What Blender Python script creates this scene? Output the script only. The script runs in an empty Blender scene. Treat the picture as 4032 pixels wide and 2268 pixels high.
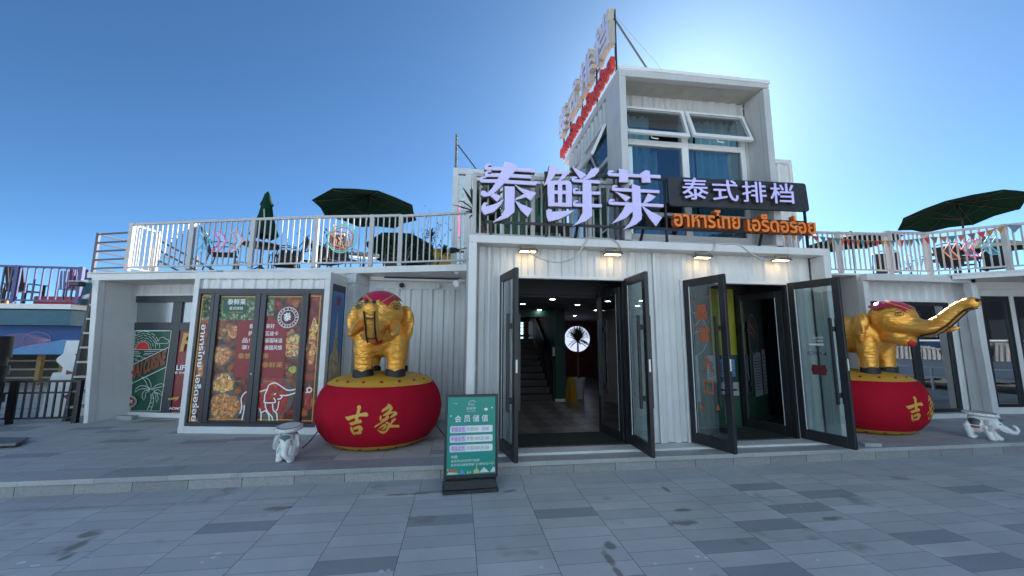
import bpy, bmesh, math, random
from mathutils import Vector, Matrix
R = math.radians
random.seed(7)
scene = bpy.context.scene
COL = scene.collection
# ---------------------------------------------------------------- camera
cam_d = bpy.data.cameras.new('camera')
cam_d.sensor_width = 36.0
cam_d.lens = 36.0 * 1514.0 / 4032.0
cam_d.clip_start = 0.05
cam_d.clip_end = 3000
cam = bpy.data.objects.new('camera', cam_d)
COL.objects.link(cam)
cam.matrix_world = (Matrix.Translation((0, 0, 1.7)) @ Matrix.Rotation(R(-7.8), 4, 'Z') @
                    Matrix.Rotation(R(97.5), 4, 'X') @ Matrix.Rotation(R(0.27), 4, 'Z'))
scene.camera = cam
# ---------------------------------------------------------------- sky, sun, exposure
SUN_EL, SUN_AZ = 30.0, 34.3          # azimuth measured from +Y towards +X
world = bpy.data.worlds.new('World')
scene.world = world
world.use_nodes = True
wn = world.node_tree
sky = wn.nodes.new('ShaderNodeTexSky')
sky.sky_type = 'NISHITA'
sky.sun_disc = False
sky.sun_elevation = R(SUN_EL)
sky.sun_rotation = R(SUN_AZ)
sky.altitude = 0
sky.air_density = 0.55
sky.dust_density = 0.31
sky.ozone_density = 6.0
bg = wn.nodes['Background']
bg.inputs['Strength'].default_value = 0.053
tint = wn.nodes.new('ShaderNodeMix'); tint.data_type = 'RGBA'; tint.blend_type = 'MULTIPLY'; tint.inputs[0].default_value = 1.0
tint.inputs[7].default_value = (0.77, 1.01, 0.99, 1)      # camera-like cyan rendering of the clear sky
wn.links.new(sky.outputs['Color'], tint.inputs[6])
wn.links.new(tint.outputs[2], bg.inputs['Color'])
sun_d = bpy.data.lights.new('sun', 'SUN')
sun_d.energy = 5.0
sun_d.angle = R(0.5)
sun_d.color = (1.0, 0.95, 0.89)
sun = bpy.data.objects.new('sun', sun_d)
COL.objects.link(sun)
sd = Vector((math.sin(R(SUN_AZ)) * math.cos(R(SUN_EL)), math.cos(R(SUN_AZ)) * math.cos(R(SUN_EL)), math.sin(R(SUN_EL))))
sun.rotation_euler = sd.to_track_quat('Z', 'Y').to_euler()
sun.location = sd * 60
scene.view_settings.view_transform = 'Standard'
scene.view_settings.look = 'None'
scene.view_settings.gamma = 1.0
scene.view_settings.exposure = 1.95
scene.cycles.max_bounces = 8
scene.cycles.transparent_max_bounces = 16
scene.cycles.caustics_reflective = False
scene.cycles.caustics_refractive = False
scene.cycles.sample_clamp_indirect = 6.0

# ---------------------------------------------------------------- materials
MATS = {}
def mat(name, col, rough=0.6, metal=0.0, var=0.12, vscale=6.0, bump=0.0, bscale=40.0, emit=None, estr=0.0, spec=0.5, streak=0.0, dirt=None, coords='Object'):
    """Principled with a little value noise, optional bump, vertical dirt streaks and emission"""
    if name in MATS: return MATS[name]
    m = bpy.data.materials.new(name); m.use_nodes = True
    nt = m.node_tree; N = nt.nodes; L = nt.links
    b = N['Principled BSDF']
    b.inputs['Roughness'].default_value = rough
    b.inputs['Metallic'].default_value = metal
    b.inputs['Specular IOR Level'].default_value = spec
    tc = N.new('ShaderNodeTexCoord')
    if var > 0 or streak > 0:
        nz = N.new('ShaderNodeTexNoise'); nz.inputs['Scale'].default_value = vscale; nz.inputs['Detail'].default_value = 6
        L.new(tc.outputs[coords], nz.inputs['Vector'])
        mr = N.new('ShaderNodeMapRange')
        mr.inputs['From Min'].default_value = 0.3; mr.inputs['From Max'].default_value = 0.7
        mr.inputs['To Min'].default_value = 1 - var; mr.inputs['To Max'].default_value = 1 + var * 0.5
        L.new(nz.outputs['Fac'], mr.inputs['Value'])
        mx = N.new('ShaderNodeMix'); mx.data_type = 'RGBA'; mx.blend_type = 'MULTIPLY'
        mx.inputs[0].default_value = 1.0
        mx.inputs[6].default_value = (*col, 1)
        L.new(mr.outputs['Result'], mx.inputs[7])
        out = mx.outputs[2]
        if streak > 0:
            mp = N.new('ShaderNodeMapping'); mp.inputs['Scale'].default_value = (9, 9, 0.5)
            L.new(tc.outputs[coords], mp.inputs['Vector'])
            n2 = N.new('ShaderNodeTexNoise'); n2.inputs['Scale'].default_value = 1.6; n2.inputs['Detail'].default_value = 5
            L.new(mp.outputs['Vector'], n2.inputs['Vector'])
            r2 = N.new('ShaderNodeMapRange')
            r2.inputs['From Min'].default_value = 0.56; r2.inputs['From Max'].default_value = 0.76
            r2.inputs['To Min'].default_value = 0.0; r2.inputs['To Max'].default_value = streak
            L.new(n2.outputs['Fac'], r2.inputs['Value'])
            m2 = N.new('ShaderNodeMix'); m2.data_type = 'RGBA'
            L.new(r2.outputs['Result'], m2.inputs[0])
            L.new(out, m2.inputs[6]); m2.inputs[7].default_value = (*(dirt or (0.30, 0.27, 0.22)), 1)
            out = m2.outputs[2]
        L.new(out, b.inputs['Base Color'])
    else:
        b.inputs['Base Color'].default_value = (*col, 1)
    if bump > 0:
        n3 = N.new('ShaderNodeTexNoise'); n3.inputs['Scale'].default_value = bscale; n3.inputs['Detail'].default_value = 4
        L.new(tc.outputs[coords], n3.inputs['Vector'])
        bp = N.new('ShaderNodeBump'); bp.inputs['Strength'].default_value = bump; bp.inputs['Distance'].default_value = 0.02
        L.new(n3.outputs['Fac'], bp.inputs['Height']); L.new(bp.outputs['Normal'], b.inputs['Normal'])
    if emit:
        b.inputs['Emission Color'].default_value = (*emit, 1); b.inputs['Emission Strength'].default_value = estr
    MATS[name] = m
    return m

def glass(name, tint, refl=0.12, thru=1.0, rough=0.0, body=(0.02, 0.02, 0.02)):
    """flat pane: tinted see-through part + mirror part growing at grazing angles + opaque dark part"""
    if name in MATS: return MATS[name]
    m = bpy.data.materials.new(name); m.use_nodes = True
    nt = m.node_tree; N = nt.nodes; L = nt.links
    N.remove(N['Principled BSDF'])
    o = N['Material Output']
    t = N.new('ShaderNodeBsdfTransparent'); t.inputs['Color'].default_value = (*tint, 1)
    d = N.new('ShaderNodeBsdfDiffuse'); d.inputs['Color'].default_value = (*body, 1)
    a = N.new('ShaderNodeMixShader'); a.inputs[0].default_value = thru
    L.new(d.outputs[0], a.inputs[1]); L.new(t.outputs[0], a.inputs[2])
    g = N.new('ShaderNodeBsdfGlossy'); g.inputs['Roughness'].default_value = rough; g.inputs['Color'].default_value = (.95, .97, 1, 1)
    fc = N.new('ShaderNodeLayerWeight'); fc.inputs['Blend'].default_value = .5
    lw = N.new('ShaderNodeMath'); lw.operation = 'POWER'; lw.inputs[1].default_value = 3.2; L.new(fc.outputs['Facing'], lw.inputs[0])
    ad = N.new('ShaderNodeMath'); ad.operation = 'ADD'; ad.use_clamp = True; ad.inputs[1].default_value = refl
    L.new(lw.outputs[0], ad.inputs[0])
    s = N.new('ShaderNodeMixShader'); L.new(ad.outputs[0], s.inputs[0])
    L.new(a.outputs[0], s.inputs[1]); L.new(g.outputs[0], s.inputs[2])
    L.new(s.outputs[0], o.inputs['Surface'])
    MATS[name] = m
    return m

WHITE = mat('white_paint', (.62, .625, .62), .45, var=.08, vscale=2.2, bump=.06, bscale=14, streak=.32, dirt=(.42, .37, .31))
TOWER = mat('tower_shaded_white', (.47, .475, .475), .5, var=.08, vscale=2.5, bump=.06, bscale=14, streak=.3, dirt=(.32, .29, .25))  # the white paint again, with the tower's shade put into its colour
WHITE2 = mat('white_trim', (.68, .685, .68), .42, var=.05, vscale=5)
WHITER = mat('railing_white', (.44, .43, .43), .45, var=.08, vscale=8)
SOFFIT = mat('soffit_paint', (.60, .58, .54), .6, var=.08)
BLACKF = mat('black_aluminium', (.016, .018, .021), .42, var=.15)
GREYF = mat('grey_aluminium', (.030, .034, .042), .38, var=.15)
STEEL = mat('black_steel', (.012, .012, .014), .45, var=.2)
def cloth(name, col, trans):
    """thin fabric: lets some light through"""
    m = mat(name, col, .9, var=.2, vscale=9, spec=.1)
    nt = m.node_tree; N = nt.nodes; L = nt.links
    t = N.new('ShaderNodeBsdfTranslucent'); t.inputs['Color'].default_value = (*trans, 1)
    s = N.new('ShaderNodeAddShader'); L.new(N['Principled BSDF'].outputs[0], s.inputs[0]); L.new(t.outputs[0], s.inputs[1])
    L.new(s.outputs[0], N['Material Output'].inputs['Surface'])
    return m
UGREEN = cloth('umbrella_green', (.008, .042, .027), (.007, .020, .014))
RATTAN = mat('dark_rattan', (.018, .015, .013), .6, var=.3, vscale=60)
TXTW = mat('white_print', (.8, .8, .8), .6, var=0)
TXTY = mat('gold_print', (.55, .32, .08), .6, var=0)
LETTER = mat('lit_letter_face', (.44, .42, .74), .35, var=.04, emit=(.56, .52, 1.0), estr=.05)
LEDGE_ = mat('letter_side_bronze', (.07, .055, .04), .4, var=.2)
EDGEW = mat('letter_edge', (.75, .7, .68), .4, var=0)
ORANGE = mat('orange_letter', (.80, .20, .03), .45, var=.12, vscale=12)
REDL = mat('red_letter', (.62, .05, .03), .45, var=.15)
DOORGLASS = glass('door_glass', (.74, .82, .82), .10)
SKYGLASS = glass('window_glass', (.66, .76, .80), .16)
DARKGLASS = glass('dark_glass', (.25, .28, .30), .30)

# ---------------------------------------------------------------- mesh builder
class Root:
    pass
def root(name, loc=(0, 0, 0), rz=0.0, label=None, cat=None, group=None):
    o = bpy.data.objects.new(name, None); COL.objects.link(o)
    o.empty_display_size = .2
    o.location = loc; o.rotation_euler = (0, 0, rz)
    tag(o, label, cat, group)
    return o
def tag(o, label=None, cat=None, group=None, kind=None):
    if label: o['label'] = label
    if cat: o['category'] = cat
    if group: o['group'] = group
    if kind: o['kind'] = kind
    return o
def rootm(o):
    """matrix of a thing (and its parents) from its own settings"""
    m = Matrix.Identity(4)
    while o is not None:
        if o.type == 'EMPTY':
            m = (Matrix.Translation(o.location) @ o.rotation_euler.to_matrix().to_4x4()) @ m
        o = o.parent
    return m
class MB:
    """collects faces in WORLD coordinates (or a thing's local frame when local=True at build)"""
    def __init__(s): s.v = []; s.f = []; s.mi = []; s.M = None
    def add(s, vs, fs, mi=0):
        n = len(s.v)
        for p in vs:
            p = Vector(p)
            s.v.append(s.M @ p if s.M else p)
        for f in fs: s.f.append(tuple(i + n for i in f)); s.mi.append(mi)
        return s
    def box(s, x0, x1, y0, y1, z0, z1, mi=0):
        return s.add([(x0, y0, z0), (x1, y0, z0), (x1, y1, z0), (x0, y1, z0), (x0, y0, z1), (x1, y0, z1), (x1, y1, z1), (x0, y1, z1)],
                     [(0, 3, 2, 1), (4, 5, 6, 7), (0, 1, 5, 4), (1, 2, 6, 5), (2, 3, 7, 6), (3, 0, 4, 7)], mi)
    def prism(s, poly, z0, z1, mi=0):
        n = len(poly)
        return s.add([(p[0], p[1], z0) for p in poly] + [(p[0], p[1], z1) for p in poly],
                     [tuple(range(n))[::-1], tuple(range(n, 2 * n))] + [(i, (i + 1) % n, n + (i + 1) % n, n + i) for i in range(n)], mi)
    def slabxz(s, poly, y0, y1, mi=0):
        """polygon in x-z, thick along y"""
        n = len(poly)
        return s.add([(p[0], y0, p[1]) for p in poly] + [(p[0], y1, p[1]) for p in poly],
                     [tuple(range(n)), tuple(range(n, 2 * n))[::-1]] + [(i, n + i, n + (i + 1) % n, (i + 1) % n) for i in range(n)], mi)
    def bar(s, p, q, w=.03, h=None, mi=0):
        p, q = Vector(p), Vector(q); h = h or w
        d = (q - p).normalized()
        up = Vector((0, 0, 1)) if abs(d.z) < .95 else Vector((0, 1, 0))
        a = d.cross(up).normalized() * (w / 2); b = a.cross(d).normalized() * (h / 2)
        vs = [p - a - b, p + a - b, p + a + b, p - a + b, q - a - b, q + a - b, q + a + b, q - a + b]
        return s.add(vs, [(0, 1, 2, 3), (7, 6, 5, 4), (0, 4, 5, 1), (1, 5, 6, 2), (2, 6, 7, 3), (3, 7, 4, 0)], mi)
    def tube(s, pts, r, n=8, mi=0, caps=True, closed=False):
        pts = [Vector(p) for p in pts]; k = len(pts)
        rs = r if isinstance(r, (list, tuple)) else [r] * k
        vs = []; prev = None
        for i in range(k):
            if closed: d = (pts[(i + 1) % k] - pts[i - 1])
            else: d = pts[min(i + 1, k - 1)] - pts[max(i - 1, 0)]
            d = d.normalized() if d.length > 1e-9 else Vector((0, 0, 1))
            if prev is None:
                a = d.orthogonal().normalized()
            else:
                a = (prev - d * prev.dot(d))
                a = a.normalized() if a.length > 1e-6 else d.orthogonal().normalized()
            prev = a; b = d.cross(a)
            for j in range(n):
                t = 2 * math.pi * j / n
                vs.append(pts[i] + (a * math.cos(t) + b * math.sin(t)) * rs[i])
        fs = []
        for i in range(k if closed else k - 1):
            i2 = (i + 1) % k
            for j in range(n):
                fs.append((i * n + j, i * n + (j + 1) % n, i2 * n + (j + 1) % n, i2 * n + j))
        if caps and not closed:
            fs.append(tuple(range(n))[::-1]); fs.append(tuple((k - 1) * n + j for j in range(n)))
        return s.add(vs, fs, mi)
    def lathe(s, prof, c=(0, 0, 0), n=32, mi=0, a0=0, a1=2 * math.pi):
        c = Vector(c); full = abs(a1 - a0 - 2 * math.pi) < 1e-6
        m = n if full else n + 1; vs = []
        for i in range(m):
            t = a0 + (a1 - a0) * i / n
            for (r, z) in prof: vs.append(c + Vector((r * math.cos(t), r * math.sin(t), z)))
        k = len(prof); fs = []
        for i in range(n):
            i2 = (i + 1) % m
            for j in range(k - 1):
                fs.append((i * k + j, i2 * k + j, i2 * k + j + 1, i * k + j + 1))
        return s.add(vs, fs, mi)
    def ell(s, c, r, n=16, k=10, rot=None, mi=0):
        c = Vector(c); vs = []; fs = []
        for i in range(k + 1):
            ph = math.pi * i / k
            for j in range(n):
                t = 2 * math.pi * j / n
                p = Vector((r[0] * math.sin(ph) * math.cos(t), r[1] * math.sin(ph) * math.sin(t), r[2] * math.cos(ph)))
                if rot is not None: p = rot @ p
                vs.append(c + p)
        for i in range(k):
            for j in range(n):
                fs.append((i * n + j, (i + 1) * n + j, (i + 1) * n + (j + 1) % n, i * n + (j + 1) % n))
        return s.add(vs, fs, mi)
    def disc(s, c, ax, ay, n=24, mi=0, th=None):
        c, ax, ay = Vector(c), Vector(ax), Vector(ay)
        vs = [c + ax * math.cos(2 * math.pi * i / n) + ay * math.sin(2 * math.pi * i / n) for i in range(n)]
        return s.poly3(vs, th, mi)
    def poly3(s, vs, th=None, mi=0):
        """flat polygon, optionally thickened by vector th"""
        n = len(vs); vs = [Vector(v) for v in vs]
        if th is None: return s.add(vs, [tuple(range(n))], mi)
        th = Vector(th)
        return s.add(vs + [v + th for v in vs], [tuple(range(n))[::-1], tuple(range(n, 2 * n))] + [(i, (i + 1) % n, n + (i + 1) % n, n + i) for i in range(n)], mi)
    def strip(s, pts, nrm, w, mi=0, th=.0015):
        """flat ribbon of width w along pts in the plane with normal nrm"""
        nrm = Vector(nrm).normalized(); pts = [Vector(p) for p in pts]
        vs = []
        for i, p in enumerate(pts):
            d = (pts[min(i + 1, len(pts) - 1)] - pts[max(i - 1, 0)]).normalized()
            a = nrm.cross(d).normalized() * w / 2
            vs += [p - a, p + a]
        return s.add(vs, [(2 * i, 2 * i + 2, 2 * i + 3, 2 * i + 1) for i in range(len(pts) - 1)], mi)
    def corr(s, P, Q, z0, z1, pitch=.2, depth=.035, mi=0, th=0.0):
        """corrugated sheet from P to Q (xy); ribs stand out towards the right-hand side of P->Q (the viewer for left-to-right)"""
        P, Q = Vector((P[0], P[1], 0)), Vector((Q[0], Q[1], 0)); Ln = (Q - P).length; d = (Q - P) / Ln
        n = Vector((d.y, -d.x, 0))
        us = [(0, 0)]; u = pitch * .1
        while u < Ln:
            for du, o in ((0, 0), (.14, 1), (.50, 1), (.64, 0)):
                x = u + du * pitch
                if x < Ln - .001: us.append((x, o))
            u += pitch
        us.append((Ln, 0))
        vs = []
        for (x, o) in us:
            p = P + d * x + n * (o * depth - depth)
            vs += [(p.x, p.y, z0), (p.x, p.y, z1)]
        return s.add(vs, [(2 * i, 2 * i + 2, 2 * i + 3, 2 * i + 1) for i in range(len(us) - 1)], mi)
    def build(s, name, mats, parent=None, smooth=False, bevel=0.0, local=False, seg=1, angle=40):
        me = bpy.data.meshes.new(name)
        vs = s.v
        if parent is not None and not local:
            inv = rootm(parent).inverted(); vs = [inv @ v for v in vs]
        me.from_pydata([tuple(v) for v in vs], [], s.f)
        if not isinstance(mats, (list, tuple)): mats = [mats]
        for m in mats: me.materials.append(m)
        if len(mats) > 1: me.polygons.foreach_set('material_index', s.mi)
        bm = bmesh.new(); bm.from_mesh(me); bmesh.ops.recalc_face_normals(bm, faces=bm.faces)
        if bevel > 0:
            es = [e for e in bm.edges if len(e.link_faces) == 2 and e.calc_face_angle(0) > R(30)]
            bmesh.ops.bevel(bm, geom=es, offset=bevel, segments=seg, affect='EDGES', clamp_overlap=True, profile=.7)
        bm.to_mesh(me); bm.free()
        if smooth:
            me.polygons.foreach_set('use_smooth', [True] * len(me.polygons))
            try: me.set_sharp_from_angle(angle=R(angle))
            except Exception: pass
        me.update()
        o = bpy.data.objects.new(name, me); COL.objects.link(o)
        if parent is not None: o.parent = parent
        return o
def children(o): return [c for c in COL.objects if c.parent == o]
def copy_tree(o, parent=None):
    c = o.copy(); COL.objects.link(c)
    if parent is not None: c.parent = parent
    for ch in children(o): copy_tree(ch, c)
    return c

# ---------------------------------------------------------------- lettering
_TXT = {}
def text_mesh(body, bold=0.0, extrude=0.0, space=1.0):
    key = (body, bold, extrude, space)
    if key in _TXT: return _TXT[key]
    cu = bpy.data.curves.new('lettering', 'FONT'); cu.body = body; cu.size = 1.0
    cu.offset = bold; cu.extrude = extrude; cu.space_character = space; cu.resolution_u = 4
    o = bpy.data.objects.new('lettering', cu); COL.objects.link(o)
    dg = bpy.context.evaluated_depsgraph_get(); dg.update()
    me = bpy.data.meshes.new_from_object(o.evaluated_get(dg))
    vs = [v.co.copy() for v in me.vertices]; fs = [tuple(p.vertices) for p in me.polygons]
    bpy.data.objects.remove(o); bpy.data.curves.remove(cu); bpy.data.meshes.remove(me)
    x0 = min(v.x for v in vs); x1 = max(v.x for v in vs); y0 = min(v.y for v in vs); y1 = max(v.y for v in vs)
    z1 = max(abs(v.z) for v in vs) or 1.0
    out = [((v.x - x0) / (x1 - x0), (v.y - y0) / (y1 - y0), v.z / z1) for v in vs]
    _TXT[key] = (out, fs, (x1 - x0) / (y1 - y0))
    return _TXT[key]
def text_into(mb, body, O, ex, ey, bold=0.0, mi=0, th=None, space=1.0):
    """lay lettering with its lower-left corner at O, ex = whole width, ey = whole height, th = half thickness vector"""
    O, ex, ey = Vector(O), Vector(ex), Vector(ey); t = Vector(th) if th is not None else Vector((0, 0, 0))
    if bold > 0 and any(ord(c) > 0x2E80 for c in body):
        # heavier strokes for the dense characters: the plain glyph laid several times, slightly shifted
        vs, fs, asp = text_mesh(body, 0.0, .05 if th is not None else 0.0, space)
        nc = len(body); n = ex.cross(ey).normalized() * .0002
        for i, (sx, sy) in enumerate(((0, 0), (-1, -.7), (1, .7), (1, -.7), (-1, .7))):
            k_ = 1 - .07 * i; q = O + ex * (sx * k_ * bold / nc) + ey * (sy * k_ * bold) + n * i
            mb.add([q + ex * x + ey * y + t * z for (x, y, z) in vs], fs, mi)
        return mb
    vs, fs, asp = text_mesh(body, bold, .05 if th is not None else 0.0, space)
    mb.add([O + ex * x + ey * y + t * z for (x, y, z) in vs], fs, mi)
    return mb
def aspect(body, bold=0.0, space=1.0): return text_mesh(body, 0.0, 0.0, space)[2]

def remesh(mb, name, mats, parent, voxel=.02, smooth_it=6, local=True, disp=0.0, dscale=.15, decimate=None):
    """merge overlapping blobs into one continuous skin"""
    o = mb.build(name, mats, None, local=True)
    m = o.modifiers.new('skin', 'REMESH'); m.mode = 'VOXEL'; m.voxel_size = voxel; m.use_smooth_shade = True
    if smooth_it:
        m2 = o.modifiers.new('relax', 'SMOOTH'); m2.iterations = smooth_it; m2.factor = .5
    if disp > 0:
        tx = bpy.data.textures.new('wrinkle', 'CLOUDS'); tx.noise_scale = dscale; tx.noise_depth = 2
        m3 = o.modifiers.new('wrinkle', 'DISPLACE'); m3.texture = tx; m3.strength = disp; m3.mid_level = .5
    if decimate:
        m4 = o.modifiers.new('thin', 'DECIMATE'); m4.ratio = decimate
    dg = bpy.context.evaluated_depsgraph_get(); dg.update()
    me = bpy.data.meshes.new_from_object(o.evaluated_get(dg))
    me.name = name
    bpy.data.objects.remove(o)
    if not local and parent is not None: me.transform(rootm(parent).inverted())
    me.polygons.foreach_set('use_smooth', [True] * len(me.polygons))
    o2 = bpy.data.objects.new(name, me); COL.objects.link(o2)
    if parent is not None: o2.parent = parent
    return o2
SIGN_STROKES={'tai':[[(0.343,4.129),(0.58,4.142),(1.049,4.148),(1.045,4.089),(0.58,4.087),(0.338,4.08)],[(0.313,4.085),(0.308,4.13),(0.336,4.171),(0.38,4.185),(0.415,4.177),(0.411,4.154),(0.374,4.152),(0.358,4.13),(0.38,4.126),(0.381,4.083)],[(0.345,4.022),(0.556,4.042),(0.989,4.044),(0.985,3.993),(0.544,3.99),(0.345,3.977)],[(0.32,3.988),(0.313,4.04),(0.344,4.074),(0.387,4.083),(0.412,4.069),(0.409,4.052),(0.369,4.047),(0.354,4.025),(0.376,4.022),(0.376,3.979),(0.339,3.976)],[(0.278,3.938),(0.494,3.954),(1.064,3.951),(1.061,3.894),(0.47,3.898),(0.279,3.889)],[(0.245,3.912),(0.245,3.951),(0.277,3.979),(0.327,3.985),(0.343,3.968),(0.321,3.956),(0.29,3.95),(0.284,3.934),(0.315,3.936),(0.316,3.891),(0.266,3.888)],[(0.598,4.229),(0.775,4.188),(0.769,4.129),(0.706,4.02),(0.594,3.895),(0.484,3.772),(0.386,3.696),(0.312,3.679),(0.263,3.708),(0.262,3.753),(0.299,3.774),(0.33,3.763),(0.361,3.74),(0.433,3.834),(0.506,3.968),(0.574,4.129)],[(0.742,3.889),(0.845,3.839),(1.061,3.783),(0.978,3.659),(0.909,3.707),(0.746,3.652),(0.764,3.686),(0.883,3.757),(0.808,3.817)],[(0.601,3.853),(0.745,3.859),(0.744,3.479),(0.647,3.392),(0.439,3.31),(0.451,3.332),(0.561,3.419),(0.603,3.51)],[(0.447,3.745),(0.565,3.7),(0.497,3.617),(0.398,3.697)],[(0.284,3.557),(0.313,3.601),(0.362,3.599),(0.357,3.574),(0.332,3.557),(0.351,3.542),(0.473,3.586),(0.596,3.663),(0.547,3.571),(0.45,3.464),(0.322,3.42),(0.279,3.468),(0.272,3.518)],[(0.746,3.652),(0.846,3.6),(1.009,3.538),(0.934,3.415),(0.833,3.509)]],'xian':[[(1.259,4.222),(1.389,4.184),(1.359,4.102),(1.267,3.963),(1.17,3.889),(1.196,3.946),(1.229,4.053)],[(1.347,4.141),(1.566,4.139),(1.549,4.094),(1.346,4.088)],[(1.566,4.139),(1.476,4.023),(1.403,3.978),(1.39,3.991),(1.437,4.067),(1.464,4.115)],[(1.222,3.967),(1.332,3.987),(1.328,3.597),(1.236,3.592)],[(1.319,3.986),(1.541,4.0),(1.582,3.976),(1.585,3.935),(1.318,3.921)],[(1.501,3.951),(1.592,3.95),(1.587,3.6),(1.496,3.598)],[(1.316,3.651),(1.51,3.659),(1.509,3.597),(1.315,3.596)],[(1.318,3.834),(1.512,3.842),(1.511,3.787),(1.317,3.779)],[(1.381,3.937),(1.446,3.941),(1.442,3.645),(1.378,3.641)],[(1.206,3.49),(1.206,3.528),(1.238,3.55),(1.289,3.546),(1.295,3.52),(1.253,3.505),(1.625,3.55),(1.533,3.48),(1.39,3.402),(1.237,3.363),(1.212,3.426)],[(1.59,4.218),(1.649,4.195),(1.82,4.102),(1.725,4.025),(1.648,4.134)],[(1.813,4.084),(1.888,4.191),(1.956,4.225),(2.01,4.219),(2.008,4.171),(1.939,4.086),(1.831,4.032),(1.738,4.022)],[(1.613,4.025),(2.025,4.027),(2.024,3.977),(1.612,3.978)],[(1.587,4.003),(1.591,4.043),(1.627,4.066),(1.673,4.062),(1.679,4.042),(1.636,4.033),(1.645,3.98),(1.606,3.982)],[(1.623,3.839),(2.024,3.856),(2.023,3.805),(1.623,3.797)],[(1.601,3.825),(1.604,3.865),(1.637,3.896),(1.683,3.889),(1.685,3.867),(1.641,3.86),(1.642,3.798),(1.61,3.801)],[(1.627,3.655),(2.042,3.664),(2.037,3.613),(1.626,3.605)],[(1.598,3.634),(1.601,3.673),(1.634,3.704),(1.68,3.697),(1.682,3.675),(1.637,3.669),(1.641,3.606),(1.606,3.612)],[(1.752,4.02),(1.884,4.018),(1.888,3.478),(1.791,3.395),(1.588,3.308),(1.674,3.396),(1.742,3.517)]],'lai':[[(2.197,4.159),(2.988,4.178),(2.985,4.125),(2.182,4.108)],[(2.142,4.14),(2.15,4.181),(2.192,4.204),(2.239,4.2),(2.241,4.176),(2.2,4.165),(2.202,4.11),(2.155,4.113)],[(2.322,4.233),(2.465,4.222),(2.468,4.027),(2.322,4.022)],[(2.679,4.037),(2.677,4.154),(2.657,4.18),(2.75,4.241),(2.812,4.232),(2.822,4.046)],[(2.237,3.932),(2.959,3.935),(2.954,3.886),(2.236,3.879)],[(2.2,3.9),(2.207,3.947),(2.239,3.976),(2.286,3.973),(2.292,3.949),(2.247,3.938),(2.256,3.88),(2.216,3.887)],[(2.19,3.712),(3.011,3.72),(3.006,3.668),(2.182,3.665)],[(2.143,3.689),(2.151,3.73),(2.185,3.758),(2.239,3.752),(2.241,3.728),(2.197,3.718),(2.202,3.666),(2.156,3.67)],[(2.249,3.869),(2.363,3.842),(2.491,3.793),(2.413,3.721),(2.348,3.788)],[(2.769,3.872),(2.891,3.829),(2.812,3.759),(2.699,3.706),(2.693,3.726)],[(2.516,4.007),(2.649,3.974),(2.655,3.469),(2.563,3.385),(2.344,3.283),(2.455,3.393),(2.514,3.502)],[(2.412,3.684),(2.527,3.663),(2.519,3.583),(2.404,3.47),(2.173,3.367),(2.27,3.464),(2.354,3.574)],[(2.654,3.677),(2.818,3.584),(2.98,3.512),(2.87,3.366),(2.772,3.488)]]}
MURAL={'eleph':[[(0.966,0.472),(0.99,0.565),(0.968,0.71),(1.011,0.794),(1.073,0.832)],[(1.009,0.369),(1.028,0.503),(1.028,0.607)],[(1.248,0.817),(1.385,0.86)],[(1.385,0.86),(1.402,0.922),(1.453,0.954),(1.518,0.961),(1.587,0.924),(1.689,0.862),(1.756,0.848),(1.863,0.867)],[(1.61,0.767),(1.719,0.768),(1.868,0.811)],[(1.562,0.704),(1.615,0.715),(1.638,0.753),(1.6,0.767)],[(1.385,0.86),(1.354,0.776),(1.353,0.692),(1.365,0.651),(1.523,0.652),(1.526,0.694),(1.502,0.725)],[(1.501,0.781),(1.536,0.794)],[(1.371,0.651),(1.385,0.568),(1.44,0.486),(1.5,0.425),(1.516,0.364)],[(1.383,0.527),(1.443,0.455),(1.461,0.363)],[(1.493,0.631),(1.511,0.538),(1.571,0.477),(1.591,0.364)],[(1.593,0.674),(1.584,0.57),(1.563,0.518)],[(1.282,0.557),(1.316,0.475),(1.322,0.362)],[(1.315,0.485),(1.383,0.527)],[(2.024,0.812),(2.051,0.827),(2.041,0.875),(2.095,0.89),(2.12,0.854),(2.094,0.823),(2.051,0.819)]],'green':[(0.493,2.401),(0.9,2.402),(0.918,2.092),(0.519,2.091)],'redp':[(0.784,1.97),(1.623,1.995),(1.647,1.04),(0.799,1.045)],'veg':[(0.144,2.394),(1.069,2.396),(1.088,1.993),(0.504,1.98),(0.206,2.034)],'veg2':[(1.249,2.396),(1.372,2.397),(1.379,2.06),(1.261,2.06)]}
MTEXT=[('泰',(1.027,1.884),1,False),('美好',(1.345,1.889),2,False),('萨',(1.023,1.768),1,False),('瓦迪卡',(1.38,1.768),3,False),('品!',(0.956,1.651),1.7,False),('泰国味道',(1.423,1.651),4,False),('享!',(0.954,1.536),1.7,False),('泰国风情',(1.425,1.534),4,False),('泰想',(0.952,1.397),2.6,True),('来',(1.311,1.399),1.25,True),('泰鲜莱',(1.434,1.254),4.2,True)]
MPLATES=[((0.564,1.405),0.178,'o'),((0.706,0.573),0.271,'o'),((1.786,1.562),0.22,'y'),((0.645,0.949),0.187,'y'),((1.439,0.745),0.358,'r'),((1.777,1.178),0.07,'l'),((0.724,1.795),0.123,'o'),((0.526,1.773),0.111,'b')]
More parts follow.
